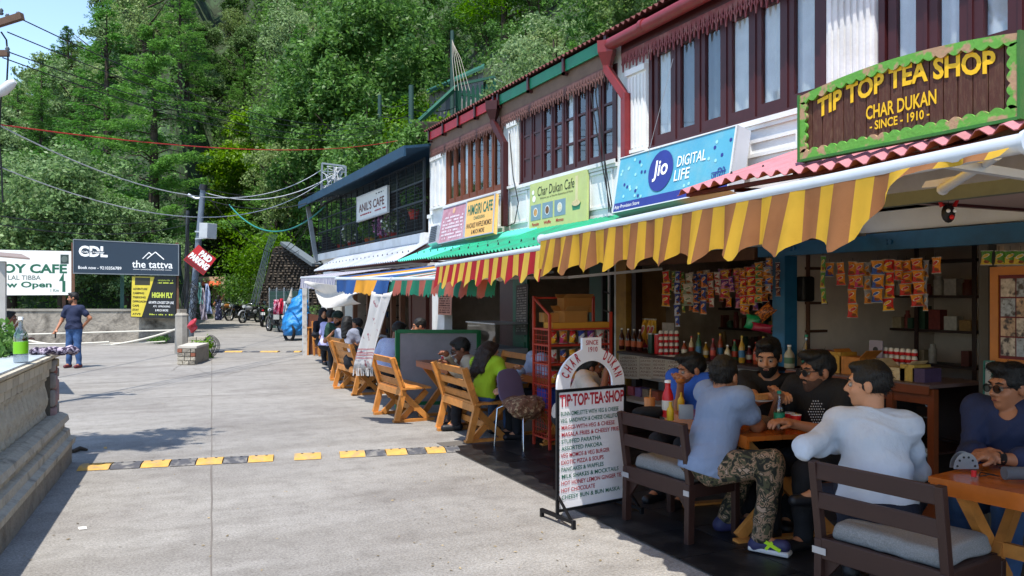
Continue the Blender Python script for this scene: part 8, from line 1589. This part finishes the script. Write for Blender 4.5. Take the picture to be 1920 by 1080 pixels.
S_ = Sdf(); q = P(361, 612, 20.6); S_.ell(q, (.11, .08, .16)); S_.ell(q+V(.05, -.06, .12), (.06, .06, .08)); o = link('plastic_sheet', S_.mesh('plastic_sheet', M('red_sheet', '#a8303a', .35, var=.3, vs=9), q, .02, .05, .02, ws=.7)); o.location = q; tag(o, 'crumpled red plastic sheet stuck on the pole foot', 'plastic sheet')
q = P(392, 648, 20.3); t = thing('cable_coil', 'coil of black cable with weeds at the road edge by the pole', 'cable coil', V(q.x, q.y, 0)); part('cable', MBLACK, t, lambda m: [m.tube([V(q.x, q.y, .42)+V(CS, -SN, 0)*((.17+.3*rk_)*math.cos(a)+.02*math.sin(3*a+9*rk_))+V(SN, CS, 0)*rk_+V(0, 0, (.22+.5*rk_)*math.sin(a)-.12) for a in np.linspace(0, 6.28, 22)], .008, 4, caps=False) for rk_ in (-.12, -.07, -.03, 0, .05, .09, .13)])
bush('weed', 'tuft of green weeds growing inside the cable coil', (q.x-.1, q.y, .0), .25, LM['bright'], 900, .07, 1.2, cat='weed'); q = G(300, 644); bush('weed', 'small green weed at the foot of the boundary wall', (q.x, q.y-.1, 0), .3, LM['deep'], 500, .08, .5, cat='weed')
for i, (u0, u1, v0, v1, c_, nm) in enumerate(((376, 389, 540, 600, '#b5a8b0', 'pinkish white'), (384, 398, 532, 588, '#a9b5d0', 'pale blue'), (372, 381, 530, 570, '#7ab0a4', 'pale green'))):
    rows = [[P(u0+(u1-u0)*(k/5)*(.5+.5*j/8)+1.2*math.sin(j+k), v0+(v1-v0)*j/8, 21.8+.08*math.sin(k*2+j)) for k in range(6)] for j in range(9)]; o = MB().grid(rows).build('hanging_cloth', M('cloth_hang_%d' % i, c_, .9, trans=.3), th=.004); tag(o, nm+' cloth hanging from the pole cables', 'cloth')
# white pipes along the boundary wall
for i, (u0, v0, u1, v1, sg, w) in enumerate(((13, 628, 331, 619, .0, .028), (50, 638, 331, 617, .35, .035), (10, 643, 205, 641, .05, .03), (200, 643, 310, 640, .02, .02))):
    o = MB().tube(bow(P(u0, v0, 25.6), P(u1, v1, 25.4), sg), w, 6).build('white_pipe', M('pvc_white', '#c4bfb2', .5, var=.05)); tag(o, ['uppermost straight white pipe along the boundary wall', 'sagging white pipe crossing before the boundary wall', 'lowest white pipe at the left of the boundary wall', 'thin grey white pipe on the ground under the banner'][i], 'pipe')
o = MB().bar(V(*P(229, 550, 26.9).xy, 0), P(229, 515, 26.9), .12).build('green_post', M('green_steel_post', '#2f5248', .6)); tag(o, 'dark green steel post behind the dark billboard', 'post')
# far house
hq = P(398, 590, 57); t = thing('small_house', 'small cream house with an orange tin roof at the far road end', 'house', V(hq.x, hq.y, 0)); MCR = M('cream_wall', '#b8a88c', .8, var=.1)
part('wall', MCR, t, lambda m: m.cbox(V(*P(398, 550, 58).xy, 1.4), (2.0, .3, 2.9), Matrix.Rotation(-YAW, 3, 'Z'))); part('door', M('far_door', '#3a2a24', .6), t, lambda m: m.cbox(V(*P(391, 550, 57.8).xy, 1.1), (.55, .06, 2.0), Matrix.Rotation(-YAW, 3, 'Z'))); [part('pillar', M('red_pillar', '#8a4034', .7), t, lambda m: m.bar(V(*P(u, 550, 57.2).xy, 0), V(*P(u, 550, 57.2).xy, 2.6), .16)) for u in (386, 412)]; part('roof', M('orange_tin', '#c25a34', .6, var=.2), t, lambda m: m.add([P(378, 534, 56.4), P(416, 534, 56.4), P(413, 522, 59), P(382, 521, 59), P(378, 536, 56.4), P(416, 536, 56.4), P(413, 524, 59), P(382, 523, 59)], [(0,1,2,3),(7,6,5,4),(0,4,5,1),(1,5,6,2),(2,6,7,3),(3,7,4,0)])); part('steps', MOLD, t, lambda m: [m.cbox(V(*P(393, 550, 56-.4*k).xy, .1*(3-k)), (1.6, .4, .2*(3-k)), Matrix.Rotation(-YAW, 3, 'Z')) for k in range(3)])
# stone retaining wall behind the bikes
rw = thing('retaining_wall', 'tall rubble stone retaining wall with a sloping concrete coping', 'wall', V(*P(545, 550, 37).xy, 0)); prof_rw = [(484, 572), (512, 466), (536, 457), (592, 497), (640, 530), (640, 572)]
MSTW = M('rubble_mortar', '#2e2822', .95, var=.3); ra, rb = P(484, 550, 40), P(640, 550, 33)
def dd(u):
    a0 = (u-960)/FPX; xa, da_, xb, db_ = (484-960)/FPX*40, 40, (640-960)/FPX*33, 33; t_ = (a0*da_-xa)/((xb-xa)-a0*(db_-da_)); return da_+t_*(db_-da_)
part('backing', MSTW, rw, lambda m: (m.add([P(u, v, dd(u)) for u, v in prof_rw]+[P(u, v, dd(u)+.8) for u, v in prof_rw], [tuple(range(5, -1, -1)), tuple(range(6, 12))]+[(i, (i+1) % 6, 6+(i+1) % 6, 6+i) for i in range(6)])))
part('coping', M('coping_blue_grey', '#5d666c', .8), rw, lambda m: (m.bar(P(534, 456, dd(534)), P(594, 497, dd(594)), .45, .14), ))
SW = [M('rubble_a', '#3d362f', .9, var=.3, orand=.2), M('rubble_b', '#494138', .9, var=.3, orand=.2)]; r = random.Random(3)
ms = [stone_mesh(1, 1, .3, SW[i % 2], 50+i) for i in range(6)]; stz = []
def inside(u, v):
    c_ = False; n = 6
    for i in range(n):
        (x1, y1), (x2, y2) = prof_rw[i], prof_rw[(i+1) % n]
        if (y1 > v) != (y2 > v) and u < (x2-x1)*(v-y1)/(y2-y1)+x1: c_ = not c_
    return c_
k = 0
for vi in range(24):
    u = 482+r.uniform(0, 8)
    while u < 640:
        w = r.uniform(6, 11); v = 568-vi*4.9
        if inside(u+w/2, v) and inside(u+2, v-1) and k < 280: d = dd(u); q = P(u+w/2, v, d-.1); link('stone', ms[r.randrange(6)], rw, q-rw.location, (0, 0, -YAW), (w/FPX*d*.97, .4, 4.7/FPX*d*r.uniform(.9, 1.0))); k += 1
        u += w
pb_ = thing('pipe_bundle', 'bundle of thin dark water pipes running down the bank beside the stone wall', 'pipes', V(*P(490, 550, 39).xy, 0)); MPIPE = M('pipe_blue_grey', '#34404c', .5)
for k in range(6): part('pipe', MPIPE, pb_, lambda m: m.tube([P(470+k*3.0+r.uniform(-1, 1), 572, 38.6), P(482+k*2.6, 520, 39), P(494+k*2.6+r.uniform(-2, 2), 470, 41), P(506+k*3, 440, 43)], .014, 5))
# wire fence and washing
fn = thing('wire_fence', 'wire mesh fence behind the parked motorbikes', 'fence', V(*P(538, 550, 35.5).xy, 0)); a, b_ = V(*P(505, 550, 36).xy, 0), V(*P(578, 550, 33).xy, 0)
for k in range(6): q = a.lerp(b_, k/5); part('fence_post', MSTEEL, fn, lambda m: m.bar(q, q+V(0, 0, 1.9), .05))
o = part('wire_mesh', M('fence_wire', '#56666a', .5), fn, lambda m: [m.bar(a.lerp(b_, k/34), a.lerp(b_, k/34)+V(0, 0, 1.85), .012) for k in range(35)]+[m.bar(a+V(0, 0, z), b_+V(0, 0, z), .012) for z in np.arange(.1, 1.9, .18)]); o['kind'] = 'stuff'
part('green_netting', M('green_net', '#34544c', .9, trans=.3), fn, lambda m: m.add([a+V(0, 0, .1), b_+V(0, 0, .1), b_+V(0, 0, 1.75), a+V(0, 0, 1.75)], [(0, 1, 2, 3)]), th=.01)
for i, (u0, u1, v0, v1, c_, c2, nm) in enumerate(((513, 524, 562, 590, '#a81c4a', '#d8a0b0', 'red plaid'), (524, 531, 560, 588, '#b8203a', None, 'plain red'), (531, 537, 565, 590, '#b8c4cc', None, 'pale grey'), (537, 545, 568, 595, '#25484c', '#8aa0a0', 'dark checked'), (546, 556, 562, 600, '#1c5a44', None, 'green'))):
    rows = [[P(u0+(u1-u0)*k/4, v0+(v1-v0)*j/6, 30.5+.1*math.sin(k*2+j)) for k in range(5)] for j in range(7)]; o = MB().grid(rows).build('hanging_garment', M('garment_%d' % i, c_, .9, var=.2, **(dict(col2=c2, cs2=6) if c2 else {})), th=.02); tag(o, nm+' garment hung out beside the blue covered bike', 'clothing')
o = MB().grid([[P(546, 542, 30.4), P(547, 543, 30.3)], [P(541, 556, 30.4), P(548, 557, 30.5)], [P(536, 568, 30.5), P(548, 569, 30.3)]]).build('white_flag', M('flag_white', '#cfc8bc', .9, trans=.3), th=.01); tag(o, 'white pointed cloth standing above the hung clothes', 'cloth')
# tarpaulin covered bike
S_ = Sdf(); q = V(*P(556, 550, 28.3).xy, 0); e1 = V(CS, -SN, 0); e2 = V(SN, CS, 0)
S_.ell(q+e2*.1+V(0, 0, .6), (.5, .7, .62)); S_.ell(q+e1*.08+V(0, 0, 1.1), (.32, .45, .45)); S_.cap(q+e1*.2+V(0, 0, 1.3), q+e1*.16+V(0, 0, 1.75), .2, .06); S_.ell(q-e1*.1-e2*.3+V(0, 0, .45), (.32, .4, .4))
t = thing('covered_motorbike', 'motorbike wrapped in a bright blue plastic sheet at the row end', 'covered motorbike', q); link('blue_sheet', S_.mesh('blue_sheet', M('blue_tarp', '#2478b8', .42, var=.3, vs=5, bump=.9, bs=7, bd=.05, spec=.4), q, .025, .12, .014, ws=.8, cut=[((0, 0, .18), (0, 0, -1))]), t); part('tyre', M('tyre_black', '#131315', .8), t, lambda m: m.tube([q-e1*.12-e2*.5+e2*(.3*math.cos(a))*.5-e1*(.3*math.cos(a))*.7+V(0, 0, .3+.3*math.sin(a)) for a in np.linspace(0, 6.28, 20)], .055, 8, caps=False))
# motorbikes
def motorbike(label, loc, rz, tank='#22242a', seat='#101012', white=False, group='motorbikes parked in a row along the bank'):
    t = thing('motorbike', label, 'motorbike', (0, 0, 0), 0, group); TY_ = M('tyre_black', '#131315', .8); CHR = M('bike_chrome', '#a8aab0', .25, .9); ENG = M('engine_grey', '#44464a', .4, .7); TK_ = M('tank_'+tank[1:], tank, .25); SE = M('seat_black', seat, .6)
    R_ = .31
    for x, nm in ((.68, 'front_wheel'), (-.66, 'rear_wheel')):
        w = part(nm, TY_, t, lambda m: m.tube([(x+R_*math.cos(a), 0, R_+R_*math.sin(a)) for a in np.linspace(0, 2*math.pi, 25)], .05, 8, caps=False), rel=False)
        part('rim', CHR, w, lambda m: (m.tube([(x+.24*math.cos(a), 0, R_+.24*math.sin(a)) for a in np.linspace(0, 2*math.pi, 21)], .018, 6, caps=False), m.cyl((x, -.06, R_), (x, .06, R_), .045, n=10), [m.bar((x, 0, R_), (x+.24*math.cos(a), 0, R_+.24*math.sin(a)), .012) for a in np.linspace(0, 5.65, 10)]), rel=False)
    def sd_(nm, mt, f, lod=.02, k=.05):
        S_ = Sdf(); f(S_); link(nm, S_.mesh(nm, mt, (0, 0, 0), lod, k), t)
    sd_('fuel_tank', TK_, lambda S_: (S_.ell((.18, 0, .83), (.27, .14, .13)), S_.cap((.0, 0, .8), (.35, 0, .82), .1, .08))); sd_('seat', SE, lambda S_: (S_.cap((-.1, 0, .8), (-.55, 0, .86), .09, .08), S_.cap((-.3, .06, .82), (-.3, -.06, .82), .08))); sd_('side_panel', TK_, lambda S_: (S_.ell((-.25, .12, .62), (.17, .04, .12)), S_.ell((-.25, -.12, .62), (.17, .04, .12)), S_.cap((-.5, 0, .76), (-.86, 0, .84), .07, .04)))
    sd_('engine', ENG, lambda S_: (S_.ell((.08, 0, .42), (.2, .14, .15)), S_.cap((.12, 0, .45), (.2, 0, .68), .1, .08), S_.ell((-.1, .1, .4), (.13, .06, .11)), S_.ell((-.1, -.1, .4), (.13, .06, .11))))
    part('fork', CHR, t, lambda m: [m.tube([(.68, y, .31), (.5, y, .85), (.46, y, .98)], .02, 6) for y in (-.08, .08)], rel=False); part('frame_tube', MBLACK, t, lambda m: (m.tube([(.46, 0, .85), (.25, 0, .35), (-.2, 0, .3), (-.3, 0, .6)], .022, 6), [m.tube([(-.2, y, .35), (-.66, y, .31)], .022, 6) for y in (-.09, .09)], [m.tube([(-.66, y, .33), (-.5, y, .75)], .025, 6) for y in (-.11, .11)]), rel=False)
    part('exhaust', CHR, t, lambda m: m.tube([(.2, -.12, .5), (.25, -.15, .25), (-.2, -.16, .24), (-.8, -.18, .34)], [.02, .025, .035, .045], 8), rel=False); part('handlebar', CHR, t, lambda m: m.tube([(.28, -.38, 1.04), (.4, -.2, 1.08), (.44, 0, 1.0), (.4, .2, 1.08), (.28, .38, 1.04)], .014, 6), rel=False); [part('mirror', M('mirror_glass', '#8a98a6', .1, .9), t, lambda m: (m.cyl((.36, y*.25, 1.06), (.34, y*.33, 1.24), .007, n=5), m.cyl((.335, y*.35, 1.27), (.35, y*.35, 1.27), .055, n=12)), rel=False) for y in (-1, 1)]
    part('headlight', [M('headlight_glass', '#b9c0c6', .1)], t, lambda m: m.cyl((.5, 0, .92), (.62, 0, .92), .07, .09, 14), rel=False); part('mudguard', TK_ if not white else CHR, t, lambda m: (m.tube([(.68+.37*math.cos(a), 0, .31+.37*math.sin(a)) for a in np.linspace(.3, 2.3, 10)], .05, 6), m.tube([(-.66+.37*math.cos(a), 0, .31+.37*math.sin(a)) for a in np.linspace(.9, 3.0, 10)], .05, 6)), rel=False); part('tail_light', MREDC, t, lambda m: m.cbox((-.93, 0, .82), (.04, .12, .07)), rel=False); part('number_plate', M('plate_pale', '#c4c4be', .5), t, lambda m: m.cbox((-.97, 0, .66), (.01, .2, .14), Matrix.Rotation(.25, 3, 'Y')), rel=False)
    if white: part('side_stand_box', M('pannier_white', '#b8b8b4', .4), t, lambda m: m.box((-.8, .14, .55), (-.45, .26, .8)), rel=False)
    t.location = loc; t.rotation_euler.z = rz; return t
mk = [(516, 622, ca_(128), '#1c1d22', 'black motorbike nearest the blue covered one, its rear wheel towards the road', 1.0), (491, 612, ca_(110), '#20242e', 'dark motorbike half hidden behind the nearest black one', 1.0), (470, 605, ca_(250), '#8a8c90', 'silver fronted motorbike with round mirror in the middle of the row', 0), (447, 601, ca_(240), '#15161a', 'black motorbike fourth in the row of parked bikes', 0), (430, 597, ca_(235), '#8a5a2c', 'bronze brown motorbike next to the woman in the floral dress', 0), (548, 612, ca_(120), '#17181c', 'black motorbike hidden behind the blue covered one', 0)]
for (u, v, rz, c_, lab, k) in mk: q = G(u, v); motorbike(lab, (q.x, q.y, 0), R(rz), c_, white=bool(k) and u > 510)
# ---- hillside structures above the roofs ----
dH = 45; t = thing('hillside_house', 'grey timber house with a green roof edge on the slope above the shops', 'house', P(850, 214, dH+1)); MGH = M('grey_boards', '#8f8d8c', .8, var=.15, bump=.2)
q0, q1 = P(806, 175, dH+2), P(905, 132, dH+2)
part('wall', MGH, t, lambda m: m.add([P(806, 222, dH+2), P(906, 222, dH+2), P(906, 134, dH+2), P(806, 178, dH+2), P(806, 222, dH+6), P(906, 222, dH+6), P(906, 134, dH+6), P(806, 178, dH+6)], [(0,1,2,3),(7,6,5,4),(0,4,5,1),(1,5,6,2),(2,6,7,3),(3,7,4,0)])); part('roof', M('house_green_roof', '#1f5a4a', .6), t, lambda m: m.add([P(800, 177, dH+1.5), P(908, 128, dH+1.5), P(908, 124, dH+6.5), P(800, 173, dH+6.5), P(800, 172, dH+1.5), P(908, 123, dH+1.5), P(908, 119, dH+6.5), P(800, 168, dH+6.5)], [(0,1,2,3),(7,6,5,4),(0,4,5,1),(1,5,6,2),(2,6,7,3),(3,7,4,0)])); part('window', M('dark_pane', '#2a3036', .3), t, lambda m: m.add([P(836, 180, dH+1.9), P(850, 174, dH+1.9), P(850, 205, dH+1.9), P(836, 207, dH+1.9)], [(0, 1, 2, 3)]), th=.05)
for k in range(10): part('wall_board', MGH, t, lambda m: m.bar(P(808+k*10, 221, dH+1.95), P(808+k*10, 178-k*4.3, dH+1.95), .2, .05))
MFG = M('fence_green', '#1d5140', .6); t = thing('picket_fence', 'tall dark green picket fence on the slope behind the green fascia', 'fence', P(890, 224, dH))
for k in range(8): u = 862+k*8.4; part('picket', MFG, t, lambda m: (m.bar(P(u, 232, dH-.5), P(u, 168-k*.8, dH-.5), .16, .06), m.bar(P(u, 168-k*.8, dH-.5), P(u, 163-k*.8, dH-.5), .08, .05)))
part('fence_rail', MFG, t, lambda m: (m.bar(P(856, 176, dH-.4), P(926, 184, dH-.4), .14), m.bar(P(856, 214, dH-.4), P(926, 214, dH-.4), .14))); part('gate_frame', MFG, t, lambda m: (m.bar(P(858, 232, dH-.4), P(858, 160, dH-.4), .2), m.bar(P(927, 226, dH-.4), P(927, 145, dH-.4), .14), m.bar(P(855, 160, dH-.4), P(928, 144, dH-.4), .14)))
o = MB().cbox(P(812, 248, 36), (1.6, .5, .9), Matrix.Rotation(-YAW, 3, 'Z')).build('rubble_heap', MSTW, bevel=.1); tag(o, 'chunk of old brickwork on the slope above the red fascia', 'masonry')
for (u, v0, v1, d, w, lab) in ((712, 178, 315, 40, .12, 'dark metal pole above the left part of the shops'), (771, 160, 285, 38, .15, 'dark green metal pole with a long diagonal brace'), (848, 58, 222, 44, .14, 'tall thin wooden pole hung with pale cords')):
    t = thing('metal_pole', lab, 'pole', P(u, v1, d)); part('pole', M('dark_green_pole', '#2a4640', .6), t, lambda m: m.cyl(P(u, v1, d), P(u, v0, d), w, w*.8, 8))
    if u == 771: part('brace', MFG, t, lambda m: m.bar(P(771, 242, 38), P(856, 163, 44), .2))
    if u == 848: part('cord', M('pale_cord', '#b5ada0', .7), t, lambda m: [m.tube([P(848, 66+k*3, 44), P(848+k*4, 110, 43.5), P(853+k*7, 170, 43)], .014, 4) for k in range(5)])
# ---- overhead wires ----
MWIRE = M('wire_dark', '#1c1e22', .6); MWG = M('wire_pale', '#b4b8bc', .5); MWR = M('wire_red', '#b02a20', .5); MWT_ = M('wire_teal', '#2a7a74', .5)
def wire(label, a, b, sag, mat, r_=.012, n=22): o = MB().tube(bow(a, b, sag, n), r_, 5).build('overhead_wire', mat); tag(o, label, 'wire', 'overhead wires')
W_ = [('red cable sagging right across the view', P(-40, 228, 11), P(745, 264, 27), .35, MWR, .010), ('pale cable from the left pole down to the cable rack', P(-20, 225, 11), P(602, 319, 24), .95, MWG, .010), ('pale cable lower left running to the cable rack', P(-20, 305, 11), P(604, 341, 24), .9, MWG, .009), ('thin wire from the upper cross arm', P(36, 34, 11), P(735, 214, 34), .9, MWIRE, .009), ('thin wire from the upper cross arm end', P(14, 60, 11), P(735, 225, 34), .8, MWIRE, .009), ('thin wire from the lower cross arm', P(15, 97, 11), P(733, 238, 34), .7, MWIRE, .009), ('thin wire below the lower cross arm', P(5, 108, 11), P(712, 247, 34), .7, MWIRE, .009),
      ('teal cable curving to the cable rack from the trees', P(430, 384, 30), P(612, 384, 24), .9, MWT_, .025), ('dark wire above the dark billboard', P(-20, 402, 14), P(355, 400, 24), .25, MWIRE, .01), ('second dark wire above the dark billboard', P(-20, 418, 14), P(355, 420, 24), .25, MWIRE, .01), ('dark wire from the leaning pole to the caged veranda', P(380, 372, 22.5), P(605, 372, 24), .3, MWIRE, .012), ('pale wire from the leaning pole to the cable rack', P(381, 360, 22.5), P(640, 318, 24), .5, MWG, .012), ('dark wire from the leaning pole to the hill pole', P(381, 352, 22.5), P(712, 290, 40), 1.0, MWIRE, .014), ('wire between the two hill poles', P(712, 196, 40), P(771, 190, 38), .2, MWIRE, .02), ('second wire between the two hill poles', P(712, 215, 40), P(771, 214, 38), .2, MWIRE, .02), ('wire from the hill pole to the picket fence', P(771, 205, 38), P(858, 200, 44), .2, MWIRE, .02), ('pale wire from the fence gate to the eaves', P(927, 147, 44), P(1038, 134, 22), .3, MWG, .012), ('second pale wire from the fence gate to the eaves', P(927, 171, 44), P(1020, 150, 22), .3, MWG, .012), ('wire over the blue roof edge', P(604, 350, 24), P(712, 285, 40), .3, MWG, .014), ('long wire from the leaning pole through the trees', P(382, 356, 22.5), P(560, 470, 36), .8, MWIRE, .014), ('second long wire down to the stone wall', P(606, 330, 24), P(500, 470, 38), .9, MWIRE, .014), ('third wire down to the stone wall', P(606, 350, 24), P(520, 465, 38), .8, MWIRE, .014), ('wire down the front of the near maroon windows', P(1262, 110, 8.2), P(1215, 290, 8.6), .0, MWG, .003)]
for lab, a, b_, s_, m_, r_ in W_: wire(lab, a, b_, s_, m_, r_)
for i, (u0, v0, u1, v1) in enumerate(((1108, 175, 1146, 400), (1116, 170, 1150, 402), (1124, 178, 1142, 398))): o = MB().tube(bow(W(u0, v0, 5.2), W(u1, v1, 5.25), .05, 12), .008, 5).build('drop_cable', MBLACK); tag(o, ['first', 'second', 'third'][i]+' black cable hanging down between the cafe sign and the blue sign', 'cable', 'cables left of the blue sign')
o = MB().tube([W(955, 250, 5.35), W(962, 330, 5.33), W(972, 380, 5.33), W(965, 418, 5.33), W(950, 425, 5.33)], .008, 5).build('drop_cable', MBLACK); tag(o, 'black cable looping on the white wall right of the orange sign', 'cable')
# cable rack on the veranda roof
t = thing('cable_rack', 'metal rack full of tangled cables on the corner of the blue roof', 'cable rack', P(625, 378, 24)); q = [P(602, 384, 24), P(648, 366, 24), P(648, 312, 24), P(604, 306, 24)]
part('rack_frame', M('rack_grey', '#7a8288', .5), t, lambda m: ([m.bar(q[i], q[(i+1) % 4], .05) for i in range(4)], [m.bar(q[0].lerp(q[3], k/5), q[1].lerp(q[2], k/5), .03) for k in range(1, 5)], [m.bar(q[0].lerp(q[1], k/4), q[3].lerp(q[2], k/4), .03) for k in range(1, 4)]))
r = random.Random(9); o = part('cable', MWG, t, lambda m: [m.tube([P(604+r.uniform(0, 44), 312+r.uniform(0, 66), 24+r.uniform(-.2, .2)) for _ in range(4)], .012, 4) for _ in range(18)]); o['kind'] = 'stuff'
bpy.context.view_layer.update()
